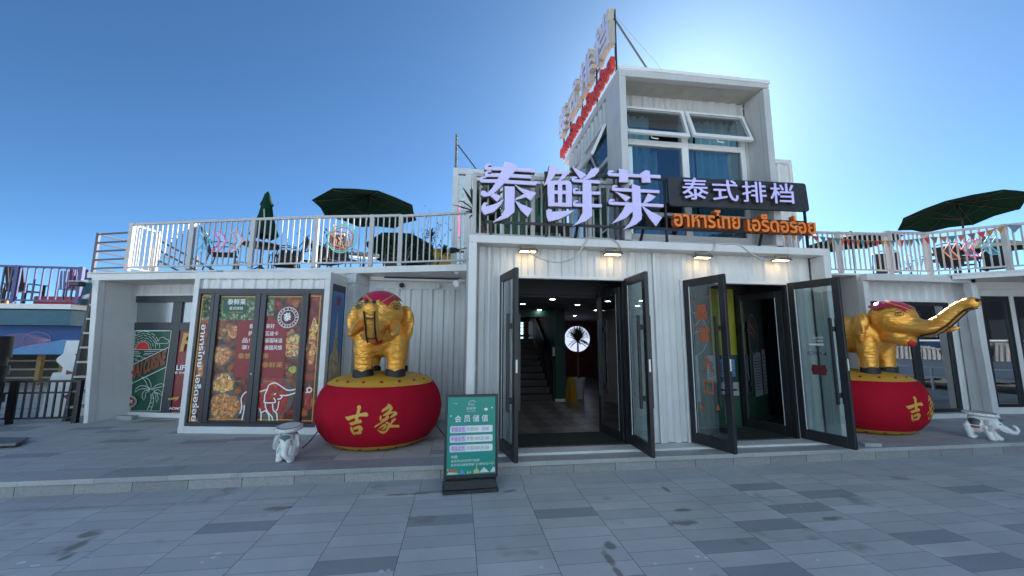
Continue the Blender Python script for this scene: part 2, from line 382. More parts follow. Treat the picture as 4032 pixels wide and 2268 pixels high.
POSTER={'border':[(0.136,1.816),(1.127,1.818),(1.09,0.281),(0.089,0.26),(0.136,1.816)],'horizon':[(0.14,1.447),(1.045,1.454)],'water':[[(0.158,1.406),(0.458,1.409)],[(0.572,1.414),(0.869,1.416)],[(0.347,1.378),(0.508,1.379)],[(0.59,1.376),(0.783,1.378)],[(0.238,1.337),(0.492,1.339)],[(0.56,1.346),(0.719,1.347)],[(0.404,1.312),(0.541,1.314)],[(0.342,1.264),(0.445,1.265)],[(0.403,1.239),(0.483,1.239)],[(0.146,1.186),(0.307,1.188)],[(0.154,1.132),(0.292,1.134)],[(0.523,1.284),(0.637,1.285)]],'diag':[[(0.126,1.046),(1.107,1.498)],[(0.107,0.66),(1.103,1.114)]],'band':[(0.126,1.046),(1.107,1.498),(1.103,1.114),(0.107,0.66)],'text':[(0.152,0.73),(0.501,0.889),(0.5,1.13),(0.149,0.987)],'text2':[(0.532,0.913),(1.107,1.167),(1.099,1.424),(0.52,1.17)],'palm':[[(0.805,0.287),(0.845,0.394),(0.864,0.491),(0.844,0.606)],[(0.884,0.28),(0.923,0.396),(0.918,0.511),(0.88,0.617)],[(0.837,0.684),(0.823,0.781),(0.765,0.868),(0.668,0.915),(0.589,0.914),(0.651,0.876),(0.704,0.818),(0.75,0.741),(0.825,0.688)],[(0.848,0.684),(0.938,0.764),(1.045,0.801),(1.133,0.767),(1.054,0.737),(0.945,0.715),(0.85,0.674)],[(0.815,0.684),(0.692,0.749),(0.579,0.747),(0.507,0.697),(0.484,0.619),(0.566,0.679),(0.699,0.697),(0.816,0.674)],[(0.805,0.664),(0.704,0.662),(0.657,0.603),(0.662,0.525),(0.709,0.478),(0.733,0.546),(0.733,0.624),(0.809,0.648)],[(0.897,0.656),(0.993,0.687),(1.067,0.64),(1.089,0.563),(1.026,0.61),(0.911,0.637)],[(0.89,0.627),(0.962,0.59),(0.962,0.512),(1.002,0.436),(1.018,0.514),(0.982,0.609),(0.909,0.65)],[(0.845,0.423),(0.907,0.43)],[(0.854,0.52),(0.91,0.521)],[(0.834,0.355),(0.9,0.353)],[(0.853,0.568),(0.898,0.569)]],'cloud1':[(0.179,1.724),(0.163,1.751),(0.209,1.761),(0.227,1.788),(0.286,1.786),(0.309,1.761),(0.343,1.747),(0.331,1.719),(0.179,1.724)],'cloud2':[(0.801,1.572),(0.794,1.622),(0.872,1.636),(0.9,1.689),(0.978,1.697),(1.028,1.663),(1.088,1.644),(1.104,1.604),(1.074,1.574),(0.801,1.572)],'redposter':[(1.244,1.855),(1.801,1.856),(1.776,0.274),(1.22,0.26)],'bolt':[(1.228,0.522),(1.477,0.562),(1.461,0.514),(1.348,0.454),(1.407,0.512),(1.244,0.49)]}
# ================================================================ SETTING
def paving(name, ox, oy, colw, rowh, base, dark, light, amount=.115, swap=True, mortar=.003, speck=.5, spills=(), drops=()):
    m = bpy.data.materials.new(name); m.use_nodes = True
    nt = m.node_tree; N = nt.nodes; L = nt.links; b = N['Principled BSDF']
    b.inputs['Roughness'].default_value = .62
    b.inputs['Specular IOR Level'].default_value = .45
    tc = N.new('ShaderNodeTexCoord'); sp = N.new('ShaderNodeSeparateXYZ'); L.new(tc.outputs['Object'], sp.inputs[0])
    cb = N.new('ShaderNodeCombineXYZ')
    ax = N.new('ShaderNodeMath'); ax.operation = 'ADD'; ax.inputs[1].default_value = 600 - ox
    ay = N.new('ShaderNodeMath'); ay.operation = 'ADD'; ay.inputs[1].default_value = 600 - oy
    L.new(sp.outputs['X'], ax.inputs[0]); L.new(sp.outputs['Y'], ay.inputs[0])
    L.new((ay if swap else ax).outputs[0], cb.inputs['X']); L.new((ax if swap else ay).outputs[0], cb.inputs['Y'])
    br = N.new('ShaderNodeTexBrick'); br.offset = .5; br.offset_frequency = 2; br.squash = 1
    br.inputs['Scale'].default_value = 1; br.inputs['Brick Width'].default_value = rowh; br.inputs['Row Height'].default_value = colw
    br.inputs['Mortar Size'].default_value = mortar; br.inputs['Mortar Smooth'].default_value = .2; br.inputs['Bias'].default_value = 0
    br.inputs['Color1'].default_value = (0, 0, 0, 1); br.inputs['Color2'].default_value = (1, 1, 1, 1); br.inputs['Mortar'].default_value = (0, 0, 0, 1)
    L.new(cb.outputs[0], br.inputs['Vector'])
    rp = N.new('ShaderNodeValToRGB'); rp.color_ramp.interpolation = 'CONSTANT'
    e = rp.color_ramp.elements
    e[0].position = 0; e[0].color = (*dark, 1); e[1].position = amount; e[1].color = (*base, 1)
    mid = tuple(.5 * (base[i] + light[i]) for i in range(3))
    x = e.new(.45); x.color = (*mid, 1); x = e.new(.75); x.color = (*light, 1)
    L.new(br.outputs['Color'], rp.inputs['Fac'])
    # granite speckle
    nz = N.new('ShaderNodeTexNoise'); nz.inputs['Scale'].default_value = 160; nz.inputs['Detail'].default_value = 3
    L.new(tc.outputs['Object'], nz.inputs['Vector'])
    r1 = N.new('ShaderNodeMapRange'); r1.inputs['From Min'].default_value = .35; r1.inputs['From Max'].default_value = .65
    r1.inputs['To Min'].default_value = 1 - .22 * speck; r1.inputs['To Max'].default_value = 1 + .22 * speck
    L.new(nz.outputs['Fac'], r1.inputs['Value'])
    # broad weathering
    n2 = N.new('ShaderNodeTexNoise'); n2.inputs['Scale'].default_value = .9; n2.inputs['Detail'].default_value = 7; n2.inputs['Roughness'].default_value = .65
    L.new(tc.outputs['Object'], n2.inputs['Vector'])
    r2 = N.new('ShaderNodeMapRange'); r2.inputs['From Min'].default_value = .3; r2.inputs['From Max'].default_value = .7
    r2.inputs['To Min'].default_value = .84; r2.inputs['To Max'].default_value = 1.1
    L.new(n2.outputs['Fac'], r2.inputs['Value'])
    mu = N.new('ShaderNodeMath'); mu.operation = 'MULTIPLY'; L.new(r1.outputs[0], mu.inputs[0]); L.new(r2.outputs[0], mu.inputs[1])
    mx = N.new('ShaderNodeMix'); mx.data_type = 'RGBA'; mx.blend_type = 'MULTIPLY'; mx.inputs[0].default_value = 1
    L.new(rp.outputs[0], mx.inputs[6]); L.new(mu.outputs[0], mx.inputs[7])
    # brown spills and white droppings
    n3 = N.new('ShaderNodeTexNoise'); n3.inputs['Scale'].default_value = 1.7; n3.inputs['Detail'].default_value = 4
    L.new(tc.outputs['Object'], n3.inputs['Vector'])
    r3 = N.new('ShaderNodeMapRange'); r3.inputs['From Min'].default_value = .63; r3.inputs['From Max'].default_value = .71; r3.inputs['To Max'].default_value = .45
    L.new(n3.outputs['Fac'], r3.inputs['Value'])
    m3 = N.new('ShaderNodeMix'); m3.data_type = 'RGBA'; L.new(r3.outputs[0], m3.inputs[0]); L.new(mx.outputs[2], m3.inputs[6]); m3.inputs[7].default_value = (.12, .105, .08, 1)
    n4 = N.new('ShaderNodeTexNoise'); n4.inputs['Scale'].default_value = 16; n4.inputs['Detail'].default_value = 2
    L.new(tc.outputs['Object'], n4.inputs['Vector'])
    r4 = N.new('ShaderNodeMapRange'); r4.inputs['From Min'].default_value = .735; r4.inputs['From Max'].default_value = .75; r4.inputs['To Max'].default_value = .8
    L.new(n4.outputs['Fac'], r4.inputs['Value'])
    m4 = N.new('ShaderNodeMix'); m4.data_type = 'RGBA'; L.new(r4.outputs[0], m4.inputs[0]); L.new(m3.outputs[2], m4.inputs[6]); m4.inputs[7].default_value = (.6, .6, .58, 1)
    def spots(pts, src, colr, amt, edge, wob):
        # each spot is a spill of its own: (x, y, radius along x, radius along y)
        wn_ = N.new('ShaderNodeTexNoise'); wn_.inputs['Scale'].default_value = wob; wn_.inputs['Detail'].default_value = 4; L.new(tc.outputs['Object'], wn_.inputs['Vector'])
        acc = None
        for (px_, py_, rx_, ry_) in pts:
            mp = N.new('ShaderNodeMapping'); mp.inputs['Location'].default_value = (-px_ / rx_, -py_ / ry_, 0); mp.inputs['Scale'].default_value = (1 / rx_, 1 / ry_, 1); L.new(tc.outputs['Object'], mp.inputs['Vector'])
            ln = N.new('ShaderNodeVectorMath'); ln.operation = 'LENGTH'; L.new(mp.outputs[0], ln.inputs[0])
            if acc is None: acc = ln.outputs['Value']
            else:
                mn = N.new('ShaderNodeMath'); mn.operation = 'MINIMUM'; L.new(acc, mn.inputs[0]); L.new(ln.outputs['Value'], mn.inputs[1]); acc = mn.outputs[0]
        ad_ = N.new('ShaderNodeMath'); ad_.operation = 'MULTIPLY_ADD'; ad_.inputs[1].default_value = 1.6; L.new(wn_.outputs['Fac'], ad_.inputs[0]); L.new(acc, ad_.inputs[2])
        mr_ = N.new('ShaderNodeMapRange'); mr_.inputs['From Min'].default_value = 1.75; mr_.inputs['From Max'].default_value = 1.75 - edge; mr_.inputs['To Max'].default_value = amt; L.new(ad_.outputs[0], mr_.inputs['Value'])
        mm = N.new('ShaderNodeMix'); mm.data_type = 'RGBA'; L.new(mr_.outputs[0], mm.inputs[0]); L.new(src, mm.inputs[6]); mm.inputs[7].default_value = (*colr, 1)
        return mm.outputs[2]
    surf = m4.outputs[2]
    if spills: surf = spots(spills, surf, (.16, .14, .105), .75, .45, 9)
    if drops: surf = spots(drops, surf, (.75, .75, .72), .9, .2, 40)
    # joints
    m5 = N.new('ShaderNodeMix'); m5.data_type = 'RGBA'; jm = N.new('ShaderNodeMath'); jm.operation = 'MULTIPLY'; jm.inputs[1].default_value = .42; L.new(br.outputs['Fac'], jm.inputs[0]); dv = N.new('ShaderNodeMath'); dv.operation = 'DIVIDE'; dv.inputs[1].default_value = colw; L.new((ax if swap else ay).outputs[0], dv.inputs[0]); fr_ = N.new('ShaderNodeMath'); fr_.operation = 'PINGPONG'; fr_.inputs[1].default_value = .5; L.new(dv.outputs[0], fr_.inputs[0]); ls = N.new('ShaderNodeMath'); ls.operation = 'LESS_THAN'; ls.inputs[1].default_value = .0022 / colw; L.new(fr_.outputs[0], ls.inputs[0]); mxx = N.new('ShaderNodeMath'); mxx.operation = 'MAXIMUM'; L.new(jm.outputs[0], mxx.inputs[0]); L.new(ls.outputs[0], mxx.inputs[1]); L.new(mxx.outputs[0], m5.inputs[0]); L.new(surf, m5.inputs[6]); m5.inputs[7].default_value = (.08, .08, .085, 1)
    L.new(m5.outputs[2], b.inputs['Base Color'])
    bp = N.new('ShaderNodeBump'); bp.inputs['Strength'].default_value = .35; bp.inputs['Distance'].default_value = .004
    sb = N.new('ShaderNodeMath'); sb.operation = 'SUBTRACT'; L.new(nz.outputs['Fac'], sb.inputs[0]); L.new(br.outputs['Fac'], sb.inputs[1])
    L.new(sb.outputs[0], bp.inputs['Height']); L.new(bp.outputs['Normal'], b.inputs['Normal'])
    return m
PB = (.255, .255, .262)
M_PAVE = paving('plaza_granite', .015, .02, .605, .19, (.485, .49, .47), (.33, .34, .345), (.56, .56, .54), spills=((-1.778, 4.39, .13, .07), (-1.66, 4.41, .05, .03), (-3.06, 3.85, .06, .16), (-3.13, 4.05, .09, .09), (-2.98, 3.66, .05, .08), (1.205, 3.117, .04, .13), (1.287, 3.30, .06, .07), (1.20, 2.93, .03, .10), (2.275, 3.85, .11, .05), (2.387, 4.387, .03, .13), (2.114, 3.589, .16, .06), (.62, 4.55, .10, .05), (3.6, 3.5, .12, .05), (-.5, 4.6, .3, .03)), drops=((-1.852, 3.588, .028, .02), (-1.854, 3.527, .02, .022), (-1.9, 3.47, .015, .012), (-.527, 3.174, .025, .02), (-.474, 3.183, .014, .012), (1.908, 3.062, .022, .02), (1.967, 3.036, .016, .012), (.649, 3.07, .02, .016), (1.526, 3.006, .016, .014), (1.757, 2.911, .022, .014), (-3.244, 3.637, .03, .02), (2.812, 2.892, .012, .014), (-3.1, 3.58, .04, .015)))
M_BORD = paving('border_granite', .2, 4.645, .60, .40, (.47, .48, .47), (.43, .44, .44), (.50, .50, .49), swap=True)
M_WALK = paving('walkway_granite', .1, .13, .605, .19, (.44, .44, .425), (.30, .305, .305), (.48, .48, .465))
M_KERB = paving('kerb_granite', .3, .0, .50, .72, (.37, .375, .37), (.33, .335, .335), (.40, .40, .395), swap=False, amount=.2, speck=.9)
tag(MB().add([(-900, -900, 0), (900, -900, 0), (900, 900, 0), (-900, 900, 0)], [(0, 1, 2, 3)]).build('plaza_ground', M_PAVE), kind='structure')
tag(MB().add([(-30, 4.645, .004), (30, 4.645, .004), (30, 5.03, .004), (-30, 5.03, .004)], [(0, 1, 2, 3)]).build('plaza_border_strip', M_BORD), kind='structure')
def riser():
    m = bpy.data.materials.new('kerb_riser'); m.use_nodes = True
    nt = m.node_tree; N = nt.nodes; L = nt.links; b = N['Principled BSDF']; b.inputs['Roughness'].default_value = .7
    tc = N.new('ShaderNodeTexCoord'); sp = N.new('ShaderNodeSeparateXYZ'); L.new(tc.outputs['Object'], sp.inputs[0])
    ad = N.new('ShaderNodeMath'); ad.operation = 'ADD'; ad.inputs[1].default_value = 400.3; L.new(sp.outputs['X'], ad.inputs[0])
    cb = N.new('ShaderNodeCombineXYZ'); L.new(ad.outputs[0], cb.inputs['X']); cb.inputs['Y'].default_value = .5
    br = N.new('ShaderNodeTexBrick'); br.inputs['Scale'].default_value = 1; br.inputs['Brick Width'].default_value = .56; br.inputs['Row Height'].default_value = 1
    br.inputs['Mortar Size'].default_value = .004; br.inputs['Color1'].default_value = (.20, .205, .21, 1); br.inputs['Color2'].default_value = (.31, .31, .305, 1); br.inputs['Mortar'].default_value = (.06, .06, .06, 1)
    br.inputs['Bias'].default_value = .35
    L.new(cb.outputs[0], br.inputs['Vector'])
    nz = N.new('ShaderNodeTexNoise'); nz.inputs['Scale'].default_value = 45; nz.inputs['Detail'].default_value = 5; L.new(tc.outputs['Object'], nz.inputs['Vector'])
    mr = N.new('ShaderNodeMapRange'); mr.inputs['From Min'].default_value = .3; mr.inputs['From Max'].default_value = .7; mr.inputs['To Min'].default_value = .87; mr.inputs['To Max'].default_value = 1.1; L.new(nz.outputs['Fac'], mr.inputs['Value'])
    mx = N.new('ShaderNodeMix'); mx.data_type = 'RGBA'; mx.blend_type = 'MULTIPLY'; mx.inputs[0].default_value = 1
    L.new(br.outputs['Color'], mx.inputs[6]); L.new(mr.outputs[0], mx.inputs[7]); L.new(mx.outputs[2], b.inputs['Base Color'])
    bp = N.new('ShaderNodeBump'); bp.inputs['Strength'].default_value = .5; bp.inputs['Distance'].default_value = .006; L.new(nz.outputs['Fac'], bp.inputs['Height']); L.new(bp.outputs['Normal'], b.inputs['Normal'])
    return m
M_RISER = riser()
tag(MB().box(-60, 60, 5.03, 5.35, .0, .112).build('step_riser', M_RISER), kind='structure')
tag(MB().box(-60, 60, 5.005, 5.355, .1125, .166).build('step_tread', M_KERB, bevel=.006, seg=2), kind='structure')
tag(MB().box(-60, 60, 5.357, 16, .0, .165).build('walkway', M_WALK), kind='structure')

# ================================================================ SHOP (middle container)
shop = root('container_shop', (.112, 5.25, .165), 0, 'wide white container shop with two double doorways under the big sign', 'shop')
f = MB()
f.box(.112, .225, 5.25, 5.40, .197, 3.03)              # left post
f.box(5.705, 5.82, 5.25, 5.498, .197, 3.03)            # right post / cheek
f.box(.112, 5.82, 5.25, 5.36, 3.03, 3.144)             # top beam
f.box(.112, 5.82, 5.25, 5.50, .160, .197)              # sill
f.build('frame', WHITE, shop, bevel=.006)
MB().box(.225, 5.82, 5.362, 9.0, 3.035, 3.12).build('roof', SOFFIT, shop)
w = MB()
for x0, x1 in ((.225, .545), (2.535, 3.385), (5.285, 5.705)): w.corr((x0, 5.5), (x1, 5.5), .197, 3.032, .205, .032)
w.corr((.545, 5.5), (2.535, 5.5), 2.625, 3.032, .205, .032); w.corr((3.385, 5.5), (5.285, 5.5), 2.625, 3.032, .205, .032)
w.build('corrugated_wall', WHITE, shop)
w = MB()
for x0, x1 in ((.545, 2.535), (3.385, 5.285)):
    w.box(x0, x0 + .05, 5.485, 5.56, .198, 2.625); w.box(x1 - .05, x1, 5.485, 5.56, .198, 2.625); w.box(x0 + .05, x1 - .05, 5.485, 5.56, 2.58, 2.625)
w.box(2.95, 2.985, 5.485, 5.499, .2, 3.03); w.box(.40, .43, 5.485, 5.499, .2, 3.03)
w.build('opening_trim', WHITE2, shop, bevel=.004)
w = MB()
w.box(.112, .16, 5.40, 9.0, .165, 3.034); w.box(5.77, 5.82, 5.50, 9.0, .165, 3.034)
w.build('side_wall', WHITE, shop)
MB().box(.20, .255, 5.484, 5.4845, 1.25, 1.32).build('tape_mark', mat('old_tape', (.72, .68, .55), .6), shop)
# interior shell
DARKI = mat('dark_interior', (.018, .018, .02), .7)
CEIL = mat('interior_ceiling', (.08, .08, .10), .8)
def tile_floor():
    m = bpy.data.materials.new('patterned_tiles'); m.use_nodes = True
    nt = m.node_tree; N = nt.nodes; L = nt.links; b = N['Principled BSDF']; b.inputs['Roughness'].default_value = .35
    tc = N.new('ShaderNodeTexCoord'); mp = N.new('ShaderNodeMapping'); mp.inputs['Rotation'].default_value = (0, 0, R(45)); L.new(tc.outputs['Object'], mp.inputs['Vector'])
    ck = N.new('ShaderNodeTexChecker'); ck.inputs['Scale'].default_value = 2.6; ck.inputs['Color1'].default_value = (.15, .155, .16, 1); ck.inputs['Color2'].default_value = (.035, .036, .04, 1); L.new(mp.outputs[0], ck.inputs['Vector'])
    c2 = N.new('ShaderNodeTexChecker'); c2.inputs['Scale'].default_value = 7.8; c2.inputs['Color1'].default_value = (.06, .045, .04, 1); c2.inputs['Color2'].default_value = (.13, .13, .135, 1); L.new(mp.outputs[0], c2.inputs['Vector'])
    mx = N.new('ShaderNodeMix'); mx.data_type = 'RGBA'; mx.inputs[0].default_value = .45; L.new(ck.outputs[0], mx.inputs[6]); L.new(c2.outputs[0], mx.inputs[7]); L.new(mx.outputs[2], b.inputs['Base Color'])
    return m
MB().box(.165, 5.765, 5.502, 15.6, .14, .196).build('interior_floor', tile_floor(), shop)
TEAL = mat('teal_wall', (.003, .040, .032), .6, var=.2)
w = MB()
w.box(.165, .60, 5.56, 6.25, .197, 2.57); w.box(2.50, 3.42, 6.30, 6.40, .197, 3.0)         # vestibule cheek, mid partition
w.box(2.56, 2.62, 5.56, 6.30, .197, 3.0); w.box(3.31, 3.37, 5.56, 6.30, .197, 3.0); w.box(5.30, 5.36, 5.56, 6.4, .197, 3.0)
w.box(.165, 2.50, 6.28, 6.36, 2.43, 3.0)                                                   # inner lintel
w.box(4.98, 5.76, 6.42, 6.5, .197, 3.0); w.box(3.42, 4.98, 6.40, 6.48, 2.62, 3.0)
w.box(.165, .98, 6.28, 6.36, .197, 2.43)
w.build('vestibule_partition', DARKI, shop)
MB().box(.165, 5.765, 6.5, 15.6, 2.42, 2.46).build('interior_ceiling', CEIL, shop)
w = MB(); w.box(.10, .164, 9.0, 15.7, .165, 2.6); w.box(5.766, 5.82, 9.0, 15.7, .165, 2.6); w.box(2.62, 5.766, 15.6, 15.7, .165, 2.6)
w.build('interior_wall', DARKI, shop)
MB().box(2.62, 5.7, 15.5, 15.6, .2, 2.42).build('back_wall', mat('dark_red_wall', (.075, .008, .010), .7), shop)
w = MB(); w.box(2.36, 2.61, 9.33, 9.43, .26, 2.42); w.box(2.36, 2.44, 9.43, 13, .2, 2.42); w.box(.2, 2.36, 9.36, 9.42, 2.24, 2.42)
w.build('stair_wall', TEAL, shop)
MB().box(2.35, 2.62, 9.31, 9.44, .197, .26).build('skirting', WHITE2, shop)
w = MB()
for i in range(10): w.box(.9, 2.30, 9.43 + .27 * i, 9.43 + .27 * (i + 1) + .3, .197 + .15 * i, .197 + .15 * (i + 1) + .001 * i)
w.build('staircase', mat('stair_brown', (.03, .025, .024), .6), shop)
w = MB()
w.bar((2.33, 9.4, 1.1), (2.33, 12.1, 2.6), .05); w.bar((2.33, 9.4, .2), (2.33, 9.4, 1.1), .04)
for i in range(1, 12): w.bar((2.33, 9.4 + .24 * i, .25 + .133 * i), (2.33, 9.4 + .24 * i, 1.1 + .133 * i), .02)
w.build('stair_banister', STEEL, shop)
w = MB()   # wall behind the stairs with a window to the daylight
w.box(.15, 1.55, 13, 13.1, .2, 2.6); w.box(2.40, 2.62, 13, 13.1, .2, 2.6); w.box(1.55, 2.4, 13, 13.1, .2, 1.42); w.box(1.55, 2.4, 13, 13.1, 2.26, 2.6)
w.build('stair_back_wall', DARKI, shop)
win = MB().box(1.55, 2.4, 12.97, 13.02, 1.76, 1.84).build('window', BLACKF, shop)
m = MB()
for z in (1.5, 1.62, 1.95, 2.08, 2.19): m.bar((1.55, 13.0, z), (2.4, 13.0, z), .018)
for x in (1.98,): m.bar((x, 13.0, 1.42), (x, 13.0, 2.26), .03)
m.build('window_bar', BLACKF, win)
MB().box(3.42, 4.50, 6.40, 6.46, 1.43, 2.62).build('grey_wall', mat('dim_green_wall', (.035, .05, .05), .7), shop)
w = MB(); w.box(4.501, 4.98, 6.40, 6.46, 1.43, 2.62); 
w.build('yellow_wall', mat('yellow_wall', (.24, .235, .012), .6), shop)
MB().box(3.42, 4.98, 6.40, 6.46, .197, 1.43).build('green_wall', mat('dark_green_wall', (.01, .06, .035), .6), shop)
# notices on the partition (flat paper)
NW = mat('notice_white', (.30, .32, .35), .7); NBLUE = mat('notice_blue', (.12, .20, .38), .7); NDK = mat('notice_print', (.05, .05, .07), .7); NNAVY = mat('notice_navy', (.02, .03, .08), .7)
def notice(x0, x1, z0, z1, m, lines, head=None):
    w = MB(); w.box(x0, x1, 6.385, 6.389, z0, z1, 0)
    if head: w.box(x0, x1, 6.3835, 6.3845, z1 - .07, z1, 2); w.box(x0, x1, 6.3835, 6.3845, z0, z0 + .07, 2)
    n = lines
    for k in range(n):
        z = z1 - .12 - k * (z1 - z0 - .2) / n
        w.box(x0 + .03, x1 - .03 - .05 * random.random(), 6.3835, 6.3845, z - .007, z + .007, 1)
    return w.build('notice', [m, NDK, NNAVY], shop)
w = MB(); w.disc((4.12, 6.396, 1.80), (.30, 0, 0), (0, 0, .40), 36, th=(0, -.012, 0)); em = w.build('emblem', mat('emblem_green', (.02, .06, .05), .6), shop)
w = MB(); w.disc((4.14, 6.382, 1.86), (.20, 0, 0), (0, 0, .22), 30); w.build('emblem_centre', mat('emblem_maroon', (.10, .03, .03), .6), em)
w = MB(); w.strip([(4.12 + .285 * math.cos(t / 36 * 2 * math.pi), 6.381, 1.80 + .385 * math.sin(t / 36 * 2 * math.pi)) for t in range(37)], (0, -1, 0), .012); w.strip([(3.98, 6.3805, 1.74), (4.02, 6.3805, 1.86), (4.12, 6.3805, 1.92), (4.22, 6.3805, 1.98), (4.30, 6.3805, 2.08)], (0, -1, 0), .014); w.strip([(4.06, 6.3805, 1.70), (4.12, 6.3805, 1.80), (4.20, 6.3805, 1.84), (4.30, 6.3805, 1.84)], (0, -1, 0), .012); w.build('emblem_lines', mat('emblem_line', (.45, .42, .40), .6, var=0), em)
notice(4.56, 4.90, .98, 1.42, NBLUE, 9, True); notice(4.58, 4.95, .72, .95, NW, 4); notice(4.36, 4.53, .95, 1.42, NW, 10); notice(3.75, 4.2, .62, 1.45, NW, 12); notice(3.45, 3.66, .62, 1.5, NW, 9); notice(4.40, 4.56, .70, .92, NNAVY, 2)
# door leaves ------------------------------------------------------
def leaf(hx, hy, tx, ty, name='door', z0=.215, z1=2.605, handle=True, mirror=1, gl=None, dz=1.0):
    Ln = math.hypot(tx - hx, ty - hy); a = math.atan2(ty - hy, tx - hx)
    M = Matrix.Translation((hx, hy, 0)) @ Matrix.Rotation(a, 4, 'Z')
    d = MB(); d.M = M; t = .026
    sw = .095
    d.box(0, sw, -t, t, z0, z1); d.box(Ln - sw, Ln, -t, t, z0, z1); d.box(sw, Ln - sw, -t, t, z1 - .11, z1); d.box(sw, Ln - sw, -t, t, z0, z0 + .15)
    dr = d.build(name, BLACKF, shop, bevel=.004)
    g = MB(); g.M = M; g.box(sw, Ln - sw, -.004, .004, z0 + .15, z1 - .11); g.build('glass', gl or DOORGLASS, dr)
    e = MB(); e.M = M
    for s in (-1, 1): e.box(sw, sw + .012, s * .018 - .004, s * .018 + .004, z0 + .15, z1 - .11)
    e.build('gasket', WHITE2, dr)
    if handle:
        h = MB(); h.M = M
        u = Ln - .13
        for s in (-1, 1):
            y = s * .075
            h.box(u - .018, u + .018, y - .018, y + .018, .80, 2.02)
            for z in (.93, 1.86): h.box(u - .012, u + .03, min(s * t, y), max(s * t, y), z - .035, z + .035)
        h.build('handle', BLACKF, dr, bevel=.003)
    k = MB(); k.M = M; k.box(Ln + .0005, Ln + .004, -.012, .012, 1.28, 1.44); k.build('lock_plate', WHITE2, dr)
    return dr, M, Ln
LD1 = leaf(.595, 5.47, .718, 4.79); RD1 = leaf(2.485, 5.47, 2.468, 4.79); LD2 = leaf(3.435, 5.47, 3.622, 4.80); RD2 = leaf(5.235, 5.47, 5.412, 4.785)
leaf(2.44, 5.58, 2.33, 6.26, 'inner_door', .2, 2.50, True, gl=DARKGLASS); leaf(5.22, 5.60, 4.99, 6.36, 'inner_door', .2, 2.50, True, gl=DARKGLASS)
for x in (.595, 2.44, 3.435, 5.19): MB().box(x, x + .045, 5.50, 5.57, .198, 2.58).build('door_jamb', BLACKF, shop)
# decals on the leaves of the right doorway
ODEC = mat('orange_decal', (.42, .10, .035), .6, var=.1); MAROON = mat('maroon_decal', (.11, .012, .014), .6)
def on_leaf(M, u, z, side): return M @ Vector((u, side * .0065, z))
dr, M, Ln = LD2
t = MB(); ex = (M.to_3x3() @ Vector((1, 0, 0)))
side = -1
for ch, u0, z0, wd, hh in (('暴', .19, 1.98, .20, .22), ('富', .23, 1.66, .18, .22), ('入', .25, 1.24, .19, .24), ('口', .26, .93, .16, .20)):
    text_into(t, ch, on_leaf(M, u0, z0, side), ex * wd, (0, 0, hh), .03)
t.build('decal', ODEC, dr)
t = MB()
for (u, z, sx, sz) in ((.13, 2.28, 1, -1), (.46, 2.31, -1, -1)):
    p = on_leaf(M, u, z, side); t.poly3([p, p + ex * .055 * sx, p + ex * .055 * sx + Vector((0, 0, .018)), p + Vector((0, 0, .018))]); t.poly3([p + Vector((0, 0, -.06)), p + ex * .016 * sx + Vector((0, 0, -.06)), p + ex * .016 * sx - Vector((0, 0, .001)), p - Vector((0, 0, .001))])
for (u, z) in ((.44, .74), (.17, .72)):
    p = on_leaf(M, u, z, side); t.poly3([p, p + ex * .06, p + ex * .03 + Vector((0, 0, .09))])
t.build('decal', ODEC, dr)
WDEC = mat('frosted_decal', (.62, .64, .66), .7, var=.05)
dr, M, Ln = RD2
t = MB(); ex = (M.to_3x3() @ Vector((-1, 0, 0)))
def put(body, u_hi, z, wd, hh, bold=0.02): text_into(t, body, on_leaf(M, u_hi, z, -1), ex * wd, (0, 0, hh), bold)
put('AVICII', .40, 1.48, .20, .05, .01); p = on_leaf(M, .40, 1.48, -1); t.poly3([p - ex * .005, p - ex * .055, p - ex * .055 + Vector((0, 0, .055))])
t.build('decal', NDK, dr)
t = MB()
c = on_leaf(M, .335, 1.26, -1); pts = []
for i in range(32):
    a = 2 * math.pi * i / 32; k = 1 + .07 * math.cos(6 * a)
    pts.append(c + ex * (.10 * k * max(-1, min(1, 1.35 * math.cos(a)))) + Vector((0, 0, .07 * k * max(-1, min(1, 1.35 * math.sin(a))))))
t.poly3(pts); t.build('decal', MAROON, dr)
t = MB(); put('SCAN', .43, 1.72, .13, .03, .01); put('WIFI', .43, 1.67, .10, .03, .01); p = on_leaf(M, .43, 1.62, -1); t.poly3([p, p + ex * .2, p + ex * .2 + Vector((0, 0, .03)), p + Vector((0, 0, .03))])
t.build('decal', WDEC, dr)
# lamps inside: round downlights
DL = mat('downlight_glow', (1, 1, 1), .5, var=0, emit=(1, .97, .9), estr=14)
for (x, y) in ((1.3, 7.84), (1.67, 6.77), (1.96, 9.3), (2.47, 7.83), (3.53, 11.5), (3.38, 9.2), (3.58, 9.18)):
    d = root('downlight', (x, y, 2.42), 0, 'small round ceiling downlight glowing inside the left doorway', 'ceiling light', 'downlights in the shop ceiling')
    MB().lathe([(.05, -.012), (.065, -.008), (.07, 0)], (x, y, 2.42), 16).build('rim', WHITE2, d, smooth=True)
    MB().disc((x, y, 2.409), (.05, 0, 0), (0, .05, 0), 16).build('diffuser', DL, d)
# green entrance mats
for x0, x1, lb in ((.66, 2.40, 'worn dark green door mat inside the left doorway'), (3.50, 5.15, 'dark green door mat inside the right doorway')):
    tag(MB().box(x0, x1, 5.57, 6.25, .197, .209).build('door_mat', mat('green_mat', (.004, .020, .014), .95, var=.3, vscale=18, bump=.6, bscale=140), bevel=.003), lb, 'door mat', 'mats inside the doorways')
